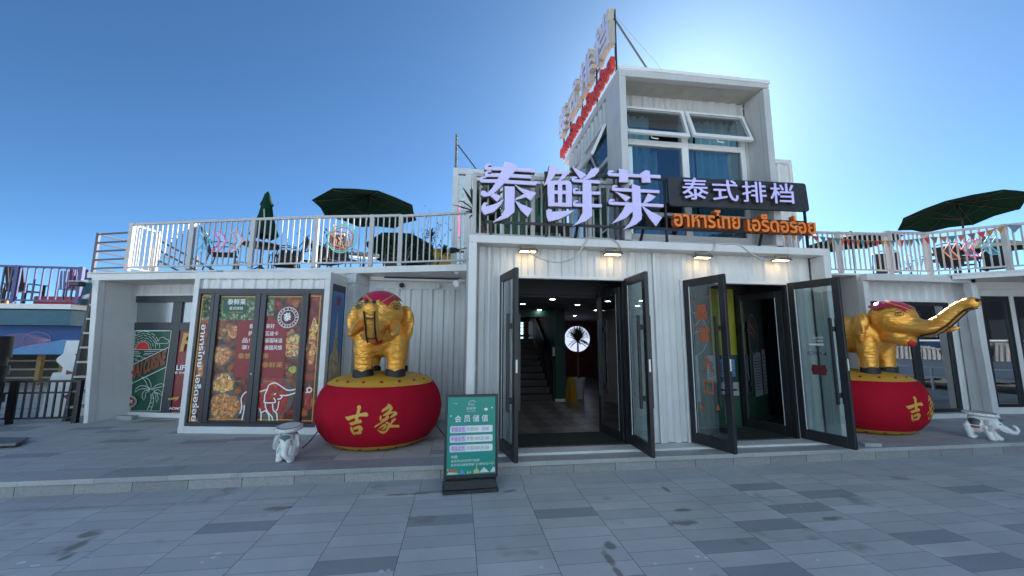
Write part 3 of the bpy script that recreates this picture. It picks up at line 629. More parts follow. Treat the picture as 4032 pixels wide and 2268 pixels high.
# round lit sign, potted palm, wet-floor sign
sg = root('round_sign', (4.2, 13.5, 1.68), 0, 'round glowing white sign on the dark red wall inside the shop', 'sign')
m = MB(); c = Vector((4.22, 13.45, 1.70)); r = .455
m.disc(c, (r, 0, 0), (0, 0, r), 40, th=(0, .09, 0)); m.build('face', mat('round_sign_face', (.75, .78, .85), .5, var=0, emit=(.68, .76, 1.0), estr=.28), sg)
m = MB()
txt = 'ร้านอาหารไทย ร้านอาหาร'
for k, ch in enumerate('รานอาหารไทยรานอาหาร'):
    a = R(168 - k * 8.6); p = c + Vector((math.cos(a) * .34, -.004, math.sin(a) * .34)); tx = Vector((math.sin(a), 0, -math.cos(a))); ty = Vector((math.cos(a), 0, math.sin(a)))
    text_into(m, ch, p, tx * .045, ty * .07, .01)
m.build('lettering', mat('sign_grey_print', (.25, .28, .30), .6, var=0), sg)
POT = mat('white_ceramic', (.38, .38, .42), .35)
LEAFD = mat('dark_leaf', (.018, .05, .018), .5, var=.35, vscale=20)
def leaf_blade(mb, base, direction, length, width, droop, mi=0, n=5):
    base = Vector(base); d = Vector(direction).normalized(); sidev = d.cross(Vector((0, 0, 1)))
    sidev = sidev.normalized() if sidev.length > .05 else Vector((1, 0, 0))
    L_, R_ = [], []
    for i in range(n + 1):
        t = i / n; p = base + d * length * t + Vector((0, 0, -droop * t * t)); wv = sidev * width * .5 * max(.02, math.sin(math.pi * min(1, .12 + .88 * t)))
        L_.append(p - wv); R_.append(p + wv)
    k = len(L_)
    mb.add(L_ + R_, [(i, i + 1, k + i + 1, k + i) for i in range(k - 1)], mi)
def yucca(name, x, y, z, th, heads, lab, pot=None, rr=.55, nl=46, potm=None, seed=1, group=None):
    rd = random.Random(seed)
    o = root(name, (x, y, z), 0, lab, 'potted plant' if pot else 'plant', group)
    zb = z + (pot[1] if pot else 0)
    if pot: MB().lathe([(0, 0), (pot[0] * .75, 0), (pot[0], pot[1]), (pot[0] * .92, pot[1]), (pot[0] * .9, pot[1] - .03), (0, pot[1] - .03)], (x, y, z), 20).build('pot', potm or POT, o, smooth=True)
    s = MB(); L_ = MB()
    for (dx, dy, h, sc) in heads:
        top = Vector((x + dx, y + dy, zb + h))
        s.tube([(x + dx * .1, y + dy * .1, zb - .04), (x + dx * .6, y + dy * .5, zb + h * .5), top], [.028 * sc + .008, .024 * sc + .006, .018 * sc + .005], 7)
        for k in range(nl):
            a = rd.uniform(0, 2 * math.pi); e = rd.uniform(-.25, 1.35)
            leaf_blade(L_, top + Vector((0, 0, rd.uniform(-.06, .02))), (math.cos(a) * math.cos(e), math.sin(a) * math.cos(e), math.sin(e)), rr * sc * rd.uniform(.7, 1.1), .045 * sc + .008, rr * .35 * rd.random() * math.cos(e))
    s.build('stem', mat('plant_stem', (.10, .075, .045), .8), o); L_.build('foliage', LEAFD, o)
    return o
yucca('potted_palm', 3.05, 9.7, .197, 0, [(0, 0, .95, .9)], 'dark spiky palm in a square white pot in front of the round sign', (.17, .52), .50, 110, seed=4)
ws = root('wet_floor_sign', (2.71, 9.22, .197), R(20), 'yellow folding floor sign beside the white plant pot inside', 'floor sign')
m = MB(); m.M = rootm(ws)
YEL = mat('yellow_plastic', (.35, .20, .012), .45)
for s in (-1, 1): m.add([(-.085, s * .12, 0), (.085, s * .12, 0), (.06, s * .02, .58), (-.06, s * .02, .58), (-.085, s * .14, 0), (.085, s * .14, 0), (.06, s * .035, .58), (-.06, s * .035, .58)], [(0, 1, 2, 3), (7, 6, 5, 4), (0, 4, 5, 1), (1, 5, 6, 2), (2, 6, 7, 3), (3, 7, 4, 0)])
m.build('panel', YEL, ws)
tag(MB().box(2.28, 2.345, 9.30, 9.325, 1.28, 1.50).build('wall_notice', NW), 'small white notice on the green pillar beside the stairs', 'notice')
# step stone against the right door
tag(MB().prism([(5.86, 5.06), (6.10, 5.02), (6.16, 5.2), (5.94, 5.27)], .167, .222).build('stone_slab', mat('loose_granite', (.36, .36, .36), .8, bump=.4, bscale=50), bevel=.008), 'flat loose grey stone slab lying by the open right door', 'stone')

# ================================================================ floodlights + cables on the shop beam
LGLOW = mat('floodlight_glow', (1, .8, .5), .5, var=0, emit=(1.0, .66, .28), estr=5)
LG = mat('floodlight_grey', (.10, .10, .10), .5)
for x, lab in ((.965, 'leftmost wall floodlight over the left doorway'), (2.25, 'second wall floodlight from the left, over the open glass leaf'), (3.70, 'third wall floodlight from the left, over the right doorway'), (5.05, 'rightmost wall floodlight under the white beam')):
    o = root('floodlight', (x, 5.36, 3.03), 0, lab + ' with warm light', 'floodlight', 'floodlights under the shop beam')
    m = MB(); z = 2.962
    m.add([(x - .145, 5.29, z - .012), (x + .145, 5.29, z - .012), (x + .145, 5.42, z - .012), (x - .145, 5.42, z - .012), (x - .115, 5.30, z + .028), (x + .115, 5.30, z + .028), (x + .115, 5.41, z + .028), (x - .115, 5.41, z + .028)], [(0, 3, 2, 1), (4, 5, 6, 7), (0, 1, 5, 4), (1, 2, 6, 5), (2, 3, 7, 6), (3, 0, 4, 7)])
    m.build('housing', LG, o, bevel=.004)
    m = MB(); m.tube([(x - .115, 5.355, z), (x - .115, 5.355, z + .105), (x + .115, 5.355, z + .105), (x + .115, 5.355, z)], .007, 6); m.build('bracket', LG, o)
    m = MB(); m.box(x - .11, x + .11, 5.33, 5.41, z - .016, z - .0125); m.build('diffuser', LGLOW, o)
def cable(name, pts, r, m, lab):
    cu = []
    P = [Vector(p) for p in pts]
    for i in range(len(P) - 1):
        p0 = P[max(i - 1, 0)]; p1 = P[i]; p2 = P[i + 1]; p3 = P[min(i + 2, len(P) - 1)]
        for k in range(6):
            t = k / 6; cu.append(.5 * ((2 * p1) + (p2 - p0) * t + (2 * p0 - 5 * p1 + 4 * p2 - p3) * t * t + (3 * p1 - p0 - 3 * p2 + p3) * t ** 3))
    cu.append(P[-1])
    return tag(MB().tube(cu, r, 6).build(name, m, smooth=True), lab, 'cable')
CAB = mat('grey_cable', (.45, .45, .43), .5)
cable('power_cable', [(.95, 5.34, 2.99), (1.05, 5.25, 2.86), (1.35, 5.235, 2.775), (1.62, 5.235, 2.86), (1.78, 5.23, 3.08), (1.86, 5.24, 3.165), (2.0, 5.3, 3.17), (2.2, 5.235, 3.14), (2.30, 5.235, 3.05), (2.27, 5.33, 2.985)], .011, CAB, 'grey cable looping down from the beam between the two left floodlights')
cable('power_cable', [(3.72, 5.33, 2.99), (3.80, 5.235, 3.06), (3.84, 5.235, 3.16), (3.9, 5.3, 3.165), (4.2, 5.24, 3.155), (4.42, 5.235, 3.02), (4.62, 5.235, 2.93), (4.8, 5.25, 2.95), (5.06, 5.34, 2.995)], .011, CAB, 'grey cable looping down from the beam between the two right floodlights')
# ================================================================ UPPER CONTAINER (tower box on the shop roof)
up = root('upper_container', (2.44, 5.35, 3.125), 0, 'tall white box room on the shop roof with two tilted open windows', 'container room')
f = MB()
f.box(2.44, 2.55, 5.35, 5.46, 3.125, 5.87); f.box(4.985, 5.10, 5.35, 5.46, 3.125, 5.90)
f.add([(2.44, 5.35, 5.87), (5.10, 5.35, 5.915), (5.10, 8.6, 5.915), (2.44, 8.6, 5.87), (2.44, 5.35, 5.985), (5.10, 5.35, 6.035), (5.10, 8.6, 6.035), (2.44, 8.6, 5.985)],
      [(0, 3, 2, 1), (4, 5, 6, 7), (0, 1, 5, 4), (1, 2, 6, 5), (2, 3, 7, 6), (3, 0, 4, 7)])
f.box(2.44, 5.10, 5.35, 5.46, 3.125, 3.19)
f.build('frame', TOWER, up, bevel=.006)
m = MB(); m.box(2.428, 2.44, 5.33, 8.6, 5.96, 6.0); m.box(2.428, 5.112, 5.335, 5.3495, 5.99, 6.045)
m.build('roof_edge', WHITE2, up)
w = MB()
w.box(2.55, 2.60, 5.46, 5.80, 3.19, 5.87); w.box(4.985, 5.07, 5.461, 5.80, 3.19, 5.90)
w.corr((2.60, 5.80), (4.985, 5.80), 5.66, 5.90, .21, .03)
w.box(4.95, 4.985, 5.79, 5.83, 3.19, 5.66)
MB().add([(2.60, 5.462, 5.862), (4.985, 5.462, 5.90), (4.985, 5.80, 5.90), (2.60, 5.80, 5.862)], [(0, 3, 2, 1)]).build('recess_ceiling', mat('plywood_grey', (.36, .345, .31), .8, var=.15, vscale=4), up)
w.corr((5.10, 5.46), (5.10, 8.6), 3.125, 5.915, .21, .03)
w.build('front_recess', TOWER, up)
# left side wall (faces -x): corner panel, corrugated header, window band
w = MB()
w.box(2.441, 2.50, 5.462, 5.92, 3.125, 5.869)
w.corr((2.455, 8.3), (2.455, 5.92), 5.46, 5.87, .21, .03)
w.box(2.445, 2.50, 5.92, 8.3, 5.40, 5.46); w.box(2.445, 2.50, 8.24, 8.3, 3.125, 5.40); w.box(2.445, 2.50, 5.92, 8.24, 4.72, 4.79); w.box(2.445, 2.50, 7.02, 7.08, 3.125, 5.40); w.box(2.445, 2.50, 5.92, 8.24, 3.125, 3.4)
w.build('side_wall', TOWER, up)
MB().box(2.49, 2.50, 5.92, 8.24, 3.4, 5.40).build('glass', SKYGLASS, up)
def sash(p, u, n, wd, h, ang, name, parent, gm=None, fw=.07):
    """top-hung window sash: hinge line starts at p along u, opening outwards along n"""
    p, u, n = Vector(p), Vector(u), Vector(n)
    dn = Vector((0, 0, -math.cos(ang))) + n * math.sin(ang); nn = n * math.cos(ang) + Vector((0, 0, math.sin(ang)))
    M = Matrix((( u.x, -dn.x, nn.x, p.x), (u.y, -dn.y, nn.y, p.y), (u.z, -dn.z, nn.z, p.z), (0, 0, 0, 1)))
    b = MB(); b.M = M
    t = .025
    b.box(0, fw, -h, 0, -t, t); b.box(wd - fw, wd, -h, 0, -t, t); b.box(fw, wd - fw, -fw, 0, -t, t); b.box(fw, wd - fw, -h, -h + fw, -t, t)
    s = b.build(name, WHITE2, parent, bevel=.004)
    g = MB(); g.M = M; g.box(fw, wd - fw, -h + fw, -fw, -.004, .004); g.build('glass', gm or SKYGLASS, s)
    k = MB(); k.M = M; k.box(fw - .012, fw, -h + fw, -fw, t, t + .002); k.box(wd - fw, wd - fw + .012, -h + fw, -fw, t, t + .002); k.box(fw, wd - fw, -fw, -fw + .012, t, t + .002)
    k.build('seal', BLACKF, s)
    hd = MB(); hd.M = M; hd.tube([(wd * .42, -h + .01, -t - .01), (wd * .42, -h - .03, -t - .02), (wd * .52, -h - .035, -t - .02)], .011, 6); hd.build('handle', WHITE2, s)
    return s
sash((2.43, 7.0, 5.39), (0, -1, 0), (-1, 0, 0), 1.06, .62, R(24), 'open_sash', up)
sash((2.43, 8.2, 5.39), (0, -1, 0), (-1, 0, 0), 1.10, .62, R(24), 'open_sash', up)
# front window
w = MB()
X0, X1, XM = 2.60, 4.95, 3.80
w.box(X0, X0 + .12, 5.80, 5.87, 3.20, 5.66); w.box(X1 - .09, X1, 5.80, 5.87, 3.20, 5.66); w.box(XM - .06, XM + .06, 5.80, 5.87, 3.42, 5.60)
w.box(X0 + .12, X1 - .09, 5.80, 5.87, 5.60, 5.66); w.box(X0 + .12, X1 - .09, 5.80, 5.87, 3.20, 3.42)
w.box(X0 + .12, XM - .06, 5.80, 5.87, 4.97, 5.07); w.box(XM + .06, X1 - .09, 5.80, 5.87, 4.97, 5.07)
w.box(X0 + .12, XM - .06, 5.80, 5.87, 3.74, 3.80); w.box(XM + .06, X1 - .09, 5.80, 5.87, 3.74, 3.80)
w.build('window_frame', WHITE2, up, bevel=.004)
g = MB(); g.box(X0 + .12, XM - .06, 5.83, 5.84, 3.42, 4.97); g.box(XM + .06, X1 - .09, 5.83, 5.84, 3.42, 4.97)
g.build('window_glass', SKYGLASS, up)
sash((X0 + .03, 5.795, 5.64), (1, 0, 0), (0, -1, 0), XM - X0 - .05, .60, R(17), 'open_sash', up)
sash((XM + .02, 5.795, 5.64), (1, 0, 0), (0, -1, 0), X1 - XM - .04, .60, R(20), 'open_sash', up)
CURT = mat('teal_curtain', (.30, .52, .58), .9, var=.1)
def curtain(x0, x1, y, z0, z1, amp=.04, n=60):
    m = MB(); vs = []
    for i in range(n + 1):
        x = x0 + (x1 - x0) * i / n; yy = y + amp * math.sin(x * 46) + amp * .5 * math.sin(x * 21 + 1)
        vs += [(x, yy, z0), (x, yy, z1)]
    return m.add(vs, [(2 * i, 2 * i + 2, 2 * i + 3, 2 * i + 1) for i in range(n)]).build('curtain', CURT, up, smooth=True, angle=80)
curtain(2.66, 3.22, 5.96, 3.45, 5.58); curtain(4.12, 4.92, 5.96, 3.45, 5.58); curtain(3.22, 3.42, 6.06, 3.45, 5.0); curtain(3.86, 4.10, 6.04, 3.45, 5.58)
w = MB(); w.box(2.51, 5.06, 7.4, 7.5, 3.125, 5.86); w.box(2.51, 5.06, 5.9, 7.4, 5.84, 5.864); w.box(5.0, 5.065, 5.88, 7.4, 3.125, 5.84); w.box(2.51, 5.0, 5.88, 7.4, 3.126, 3.15)
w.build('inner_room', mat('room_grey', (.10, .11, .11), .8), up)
MB().lathe([(0, 0), (.075, 0), (.075, .19), (0, .19)], (4.02, 5.95, 3.43), 16).build('paper_roll', mat('paper', (.75, .75, .7), .8), up)
# little white box room behind on the right
rb = root('rear_container', (7.0, 7.3, 3.1), 0, 'small white corrugated box room showing behind the right side of the tall one', 'container room')
w = MB(); w.corr((7.0, 7.3), (7.30, 7.3), 3.05, 5.62, .2, .03); w.corr((7.30, 7.31), (7.30, 9.5), 3.05, 5.62, .2, .03); w.box(6.2, 7.26, 7.34, 9.5, 3.05, 5.6)
w.build('corrugated_wall', WHITE, rb)
w = MB(); w.box(6.1, 7.32, 7.27, 7.345, 5.62, 5.71); w.box(7.25, 7.325, 7.265, 7.345, 3.05, 5.62); w.box(6.1, 7.32, 7.345, 9.5, 5.62, 5.70)
w.build('frame', WHITE2, rb)
# ================================================================ BALCONY CONTAINER (upper left, set back)
bc = root('balcony_container', (-.2, 8.3, 3.1), 0, 'white upper room set back behind the balcony with green glass doors', 'container room')
w = MB()
w.box(-.205, -.08, 8.26, 8.36, 3.02, 5.48); w.box(-.08, 2.44, 8.26, 8.36, 5.34, 5.48); w.box(-.205, 2.44, 8.36, 11.0, 5.40, 5.47); w.box(.07, .20, 8.26, 8.36, 3.02, 5.34); w.box(.20, 2.44, 8.27, 8.36, 5.22, 5.339)
w.box(-.203, -.14, 8.36, 11.0, 3.02, 5.40)
w.build('frame', WHITE, bc, bevel=.006)
w = MB()
for x in (.20, .86, 1.55, 2.20): w.box(x, x + .075, 8.28, 8.33, 3.02, 5.22)
w.box(-.08, .07, 8.28, 8.33, 4.72, 4.78)
w.build('door_frame', WHITE2, bc)
GFILM = glass('green_film_glass', (.04, .22, .12), .015, .5, body=(.010, .10, .048))
BALG = glass('balcony_glass', (.20, .24, .25), .04)
MB().box(.2, 2.4, 8.305, 8.31, 3.02, 4.86).build('green_glass', GFILM, bc)
MB().box(.2, 2.4, 8.305, 8.31, 4.86, 5.22).build('clear_glass', BALG, bc)
MB().box(-.08, .07, 8.305, 8.31, 3.02, 5.34).build('clear_glass', SKYGLASS, bc)
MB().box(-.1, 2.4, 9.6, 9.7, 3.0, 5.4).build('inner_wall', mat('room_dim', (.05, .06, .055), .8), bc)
pl = root('roof_pole', (-.14, 8.32, 5.47), 0, 'bare steel upright with a diagonal stay on the corner of the rear roof', 'pole')
MB().box(-.175, -.125, 8.30, 8.35, 5.481, 6.30).build('upright', mat('rusty_steel', (.16, .12, .07), .6, var=.3), pl)
MB().bar((-.12, 8.33, 6.06), (.33, 8.33, 5.48), .022).build('stay', STEEL, pl)
ns = MB(); ns.tube([(-.04, 8.24, 3.9), (-.04, 8.24, 4.62)], .016, 8); tag(ns.build('neon_tube', mat('pink_neon', (.9, .2, .4), .4, var=0, emit=(1, .25, .5), estr=.2)), 'pink upright neon tube at the left corner of the rear room', 'neon tube')
# balcony railing behind the big letters
br = root('balcony_railing', (.2, 5.5, 3.144), 0, 'white upright-bar balcony railing behind the three big lit letters', 'railing')
MB().box(.16, 2.44, 5.48, 5.53, 4.10, 4.15).build('rail', WHITER, br); MB().box(.16, 2.44, 5.49, 5.52, 3.20, 3.23).build('rail', WHITER, br)
for x in (.16, 1.03, 1.92): MB().box(x, x + .055, 5.475, 5.53, 3.145, 4.16).build('post', WHITER, br)
m = MB(); x = .26
while x < 2.42: m.box(x, x + .024, 5.493, 5.517, 3.23, 4.10); x += .116
m.build('bars', WHITER, br)
yucca('potted_dracaena', .42, 5.98, 3.145, 0, [(.03, 0, .55, 1.0), (-.16, -.06, .30, 1.2), (.12, .03, .22, .8)], 'spiky dracaena in a red-brown pot behind the balcony railing', (.15, .22), .42, 40, mat('brown_pot', (.16, .045, .03), .6), seed=11)
m = MB(); m.box(1.30, 2.1, 6.9, 7.5, 3.85, 3.89); m.box(1.34, 1.38, 6.95, 6.99, 3.13, 3.85); m.box(2.02, 2.06, 6.95, 6.99, 3.13, 3.85); m.box(1.34, 1.38, 7.42, 7.46, 3.13, 3.85); m.box(2.02, 2.06, 7.42, 7.46, 3.13, 3.85)
tag(m.build('balcony_table', RATTAN), 'dark square table on the balcony behind the railing', 'table')

# ================================================================ BIG SHOP SIGN
sg = root('shop_sign', (.35, 5.28, 3.144), 0, 'big lit shop sign of three white characters, black board and orange lettering', 'sign')
YF = 5.22
m = MB()
m.bar((.36, 5.30, 3.345), (5.56, 5.30, 3.375), .03, .035); m.bar((1.20, 5.30, 4.13), (5.5, 5.30, 4.185), .03, .04); m.bar((3.1, 5.30, 3.56), (5.5, 5.30, 3.585), .02, .025)
for x in (.42, 1.22, 2.28, 2.36, 3.09, 5.49): m.bar((x, 5.302, 3.144), (x, 5.302, 4.15 if x > 1 else 3.36), .03, .03)
for (a, b) in (((1.65, 5.29, 3.146), (1.95, 5.75, 4.0)), ((2.66, 5.29, 3.146), (3.12, 5.75, 4.15)), ((4.62, 5.29, 3.146), (5.05, 5.60, 3.75))): m.bar(a, b, .032, .032)
m.build('support_frame', STEEL, sg)
for k, nm in enumerate(('tai', 'xian', 'lai')):
    face = MB(); side = MB(); trim = MB()
    for i, st in enumerate(SIGN_STROKES[nm]):
        o = .0006 * (i + 1)
        cx = sum(p[0] for p in st) / len(st); cz = sum(p[1] for p in st) / len(st)
        side.slabxz(st, YF + .004 - o * .2, YF + .085)
        ins = []
        n = len(st); area = sum(st[j][0] * st[(j + 1) % n][1] - st[(j + 1) % n][0] * st[j][1] for j in range(n)); sg_ = 1 if area > 0 else -1
        for j in range(n):
            p0, p1, p2 = Vector(st[j - 1]), Vector(st[j]), Vector(st[(j + 1) % n])
            a = (p1 - p0).normalized(); b = (p2 - p1).normalized()
            nn = Vector((-a.y, a.x)) + Vector((-b.y, b.x)); nn = nn.normalized() if nn.length > .01 else Vector((-a.y, a.x))
            q = p1 + nn * sg_ * .006; ins.append((q.x, q.y))
        trim.poly3([(p[0], YF - .001 - o, p[1]) for p in st])
        face.slabxz(ins, YF - .012 - o, YF - .009)
    s = side.build('letter', LEDGE_, sg)
    trim.build('letter_rim', EDGEW, s)
    face.build('letter_face', LETTER, s)
bd = MB()
pts = []
for (cx, cz, a0) in ((5.45, 3.78, -90), (5.43, 4.15, 0), (3.15, 4.115, 90), (3.16, 3.755, 180)):
    for k in range(5): a = R(a0 + 90 * k / 4); pts.append((cx + .05 * math.cos(a), cz + .05 * math.sin(a)))
bd.slabxz(pts, 5.215, 5.27)
board = bd.build('sign_board', mat('sign_board_grey', (.022, .026, .032), .55, var=.2), sg, bevel=.006)
def solid_letters(body, O, ex, ey, depth, parent, fm, sm, bold=.02, nm='lettering', rim=True):
    O = Vector(O); n = Vector(ex).cross(Vector(ey)).normalized()
    m = MB(); text_into(m, body, O + n * depth / 2, ex, ey, bold, th=n * depth / 2)
    s = m.build(nm, sm, parent)
    m = MB(); text_into(m, body, O + n * (depth + .002), ex, ey, bold)
    m.build('lettering_face', fm, s)
    return s
for ch, x0, x1, z0, z1 in (('泰', 3.285, 3.70, 3.785, 4.125), ('式', 3.78, 4.20, 3.785, 4.115), ('排', 4.275, 4.68, 3.785, 4.115), ('档', 4.755, 5.16, 3.785, 4.11)):
    dz = (x0 - 3.3) * .012
    solid_letters(ch, (x0, 5.214, z0 + dz), (x1 - x0, 0, .012), (0, 0, z1 - z0), .075, board, LETTER, LEDGE_, .014)
for body, x0, x1, z0, z1 in (('อาหารไทย', 3.16, 4.245, 3.375, 3.665), ('เอร็ดอร่อย', 4.37, 5.56, 3.355, 3.64)):
    m = solid_letters(body, (x0, 5.288, z0), (x1 - x0, 0, 0), (0, 0, z1 - z0), .09, sg, ORANGE, mat('orange_letter_side', (.42, .10, .02), .5, var=.2), .022)
# ================================================================ ROOF SIGN along the left edge of the tall box
rs = root('roof_sign', (2.44, 5.5, 6.0), 0, 'roof sign seen edge-on, white characters above red lettering, facing left', 'sign')
m = MB()
for y in (5.47, 6.35, 7.2, 8.05, 8.62): m.bar((2.45, y, 5.985), (2.45, y, 7.15 if y < 6 else 6.9), .03)
m.bar((2.45, 5.47, 6.62), (2.45, 8.65, 6.62), .025); m.bar((2.45, 5.47, 6.28), (2.45, 8.65, 6.28), .02); m.bar((2.45, 5.47, 7.0), (2.45, 8.65, 7.0), .02)
m.build('support_frame', STEEL, rs)
MB().bar((2.46, 5.47, 6.96), (3.08, 5.50, 6.03), .022).build('stay_bar', mat('stay_grey', (.12, .12, .13), .5), rs)
MB().tube([(2.46, 5.47, 7.03), (3.4, 5.9, 6.62), (4.4, 6.4, 6.04)], .0035, 5).build('guy_wire', mat('wire_grey', (.3, .3, .32), .5), rs)
LSIDE = mat('letter_side_champagne', (.38, .345, .30), .4, metal=.0, var=.1)
LFACE2 = mat('roof_letter_face', (.60, .60, .80), .4, var=.05)
for k, ch in enumerate('泰式排档'):
    y1 = 8.62 - k * .84
    solid_letters(ch, (2.43, y1, 6.50), (0, -.66, 0), (0, 0, .66), .11, rs, LFACE2, LSIDE, .035)
solid_letters('อาหารไทย เอร็ดอร่อย', (2.43, 8.68, 6.05), (0, -3.22, 0), (0, 0, .34), .07, rs, REDL, mat('red_letter_side', (.5, .035, .02), .45), .04)
# ================================================================ LEFT: bay with the food mural (A)
AA = math.atan2(-.366, 2.297)
bay = root('mural_bay', (-4.45, 7.111, .165), AA, 'white bay with a closed dark double door covered by a food mural', 'shop bay')
BM = rootm(bay)
def AW(u, v, z): return BM @ Vector((u, v, z - .165))     # bay-plane coordinates -> world (z is world height)
def abox(mb, u0, u1, v0, v1, z0, z1, mi=0):
    mb.M = BM; mb.box(u0, u1, v0, v1, z0 - .165, z1 - .165, mi); mb.M = None
WD = 2.326
f = MB()
abox(f, 0, .088, 0, .66, .166, 2.68); abox(f, WD - .095, WD, 0, .10, .166, 2.68); abox(f, 0, WD, 0, .11, 2.68, 2.80); abox(f, 0, WD, -.01, .10, .166, .275)
abox(f, WD - .10, WD, .10, .67, 2.62, 2.80); abox(f, WD - .10, WD, .10, .67, .166, .275); abox(f, WD - .10, WD, .60, .67, .275, 2.62)
abox(f, .01, WD - .11, .11, .67, 2.74, 2.795); abox(f, .0, WD, .665, .74, .166, 2.79)
f.build('frame', WHITE, bay, bevel=.005)
c = MB(); p, q = AW(.088, .03, .2), AW(WD - .095, .03, .2); c.corr(p, q, 2.515, 2.682, .2, .025); c.build('corrugated_strip', WHITE, bay)
# dark frames
f = MB()
g0, g1 = .089, WD - .096
abox(f, g0, g1, .012, .07, 2.43, 2.515); abox(f, g0, g1, .012, .07, .277, .33)
abox(f, g0, .125, .012, .07, .33, 2.43); abox(f, g1 - .035, g1, .012, .07, .33, 2.43)
f.build('window_frame', GREYF, bay, bevel=.003)
for u0, u1 in ((.315, .375), (1.925, 1.975)): f = MB(); abox(f, u0, u1, -.004, .075, .33, 2.43); f.build('mullion', GREYF, bay, bevel=.003)
for (u0, u1, nm) in ((.376, 1.158, 'door'), (1.166, 1.924, 'door')):
    f = MB()
    left = u0 < 1
    s0, s1 = (.078, .092) if left else (.092, .056)
    abox(f, u0, u0 + s0, .0, .05, .34, 2.43); abox(f, u1 - s1, u1, .0, .05, .34, 2.43); abox(f, u0 + s0, u1 - s1, .0, .05, .34, .365); abox(f, u0 + s0, u1 - s1, .0, .05, 2.40, 2.43)
    d = f.build('door', GREYF, bay, bevel=.004)
    k = MB()
    if left: k.ell(AW(1.128, -.012, 1.11), (.014, .014, .014), 10, 6); k.build('door_knob', WHITE2, d)
# food mural (one printed sheet behind the frames, art laid on in thin layers)
def food(name, cols, scale, contrast=1.0, seed=0.0, dark=.25):
    m = bpy.data.materials.new(name); m.use_nodes = True
    nt = m.node_tree; N = nt.nodes; L = nt.links; b = N['Principled BSDF']; b.inputs['Roughness'].default_value = .3
    tc = N.new('ShaderNodeTexCoord'); mp = N.new('ShaderNodeMapping'); mp.inputs['Location'].default_value = (seed, seed * 1.7, seed); L.new(tc.outputs['Object'], mp.inputs[0])
    nz = N.new('ShaderNodeTexNoise'); nz.inputs['Scale'].default_value = scale * .5; nz.inputs['Detail'].default_value = 3; L.new(mp.outputs[0], nz.inputs['Vector'])
    ad = N.new('ShaderNodeMix'); ad.data_type = 'RGBA'; ad.inputs[0].default_value = .12; L.new(mp.outputs[0], ad.inputs[6]); L.new(nz.outputs['Color'], ad.inputs[7])
    vo = N.new('ShaderNodeTexVoronoi'); vo.inputs['Scale'].default_value = scale; L.new(ad.outputs[2], vo.inputs['Vector'])
    rp = N.new('ShaderNodeValToRGB'); e = rp.color_ramp.elements
    while len(e) > 1: e.remove(e[0])
    e[0].position = 0; e[0].color = (*cols[0], 1)
    for i, c in enumerate(cols[1:]): x = e.new((i + 1) / (len(cols) - 1) * .9); x.color = (*c, 1)
    sp = N.new('ShaderNodeSeparateColor'); L.new(vo.outputs['Color'], sp.inputs[0]); L.new(sp.outputs[0], rp.inputs['Fac'])
    mr = N.new('ShaderNodeMapRange'); mr.inputs['From Max'].default_value = .7 / scale * 6; mr.inputs['To Min'].default_value = 1.25; mr.inputs['To Max'].default_value = dark; mr.clamp = True
    vd = N.new('ShaderNodeMath'); vd.operation = 'MULTIPLY'; vd.inputs[1].default_value = 1.0; L.new(vo.outputs['Distance'], vd.inputs[0])
    mr.inputs['From Max'].default_value = .75; L.new(vd.outputs[0], mr.inputs['Value'])
    n2 = N.new('ShaderNodeTexNoise'); n2.inputs['Scale'].default_value = scale * 3; n2.inputs['Detail'].default_value = 5; L.new(mp.outputs[0], n2.inputs['Vector'])
    mu = N.new('ShaderNodeMath'); mu.operation = 'MULTIPLY'; L.new(mr.outputs[0], mu.inputs[0])
    m2 = N.new('ShaderNodeMapRange'); m2.inputs['From Min'].default_value = .3; m2.inputs['From Max'].default_value = .7; m2.inputs['To Min'].default_value = .5; m2.inputs['To Max'].default_value = 1.5; L.new(n2.outputs['Fac'], m2.inputs['Value']); L.new(m2.outputs[0], mu.inputs[1])
    mx = N.new('ShaderNodeMix'); mx.data_type = 'RGBA'; mx.blend_type = 'MULTIPLY'; mx.inputs[0].default_value = 1; L.new(rp.outputs[0], mx.inputs[6]); L.new(mu.outputs[0], mx.inputs[7])
    L.new(mx.outputs[2], b.inputs['Base Color']); return m
F_BASE = food('mural_print', [(0.046, 0.012, 0.009), (0.155, 0.019, 0.016), (0.310, 0.031, 0.023), (0.078, 0.031, 0.023), (0.434, 0.124, 0.031), (0.217, 0.023, 0.019)], 9, seed=1.3)
F_ORA = food('mural_shrimp', [(0.698, 0.248, 0.062), (0.800, 0.341, 0.093), (0.542, 0.139, 0.046), (0.800, 0.527, 0.217), (0.465, 0.155, 0.062)], 26, seed=2.1, dark=.5)
F_YEL = food('mural_noodles', [(0.800, 0.512, 0.124), (0.775, 0.310, 0.078), (0.800, 0.698, 0.310), (0.620, 0.109, 0.046)], 22, seed=3.3, dark=.5)
F_RED = food('mural_soup', [(0.341, 0.019, 0.022), (0.465, 0.031, 0.031), (0.248, 0.012, 0.016), (0.558, 0.078, 0.046)], 18, seed=4.4, dark=.7)
F_GRN = food('mural_vegetables', [(0.031, 0.109, 0.031), (0.124, 0.264, 0.078), (0.310, 0.403, 0.186), (0.046, 0.093, 0.046), (0.186, 0.310, 0.093), (0.465, 0.465, 0.403)], 24, seed=5.1)
F_DRK = food('mural_drink', [(0.465, 0.217, 0.046), (0.651, 0.310, 0.062), (0.310, 0.109, 0.031)], 14, seed=6.2)
F_LIM = mat('mural_lime', (.42, .40, .06), .4, var=.3, vscale=40)
RPAN = mat('mural_red_panel', (.24, .014, .020), .4, var=.15)
GPAN = mat('mural_green_panel', (.012, .075, .035), .4, var=.1)
YBOR = mat('mural_gold_border', (.50, .26, .05), .4, var=.1)
V0 = .040
mb = MB(); abox(mb, g0 + .01, g1 - .01, V0, V0 + .02, .31, 2.46)
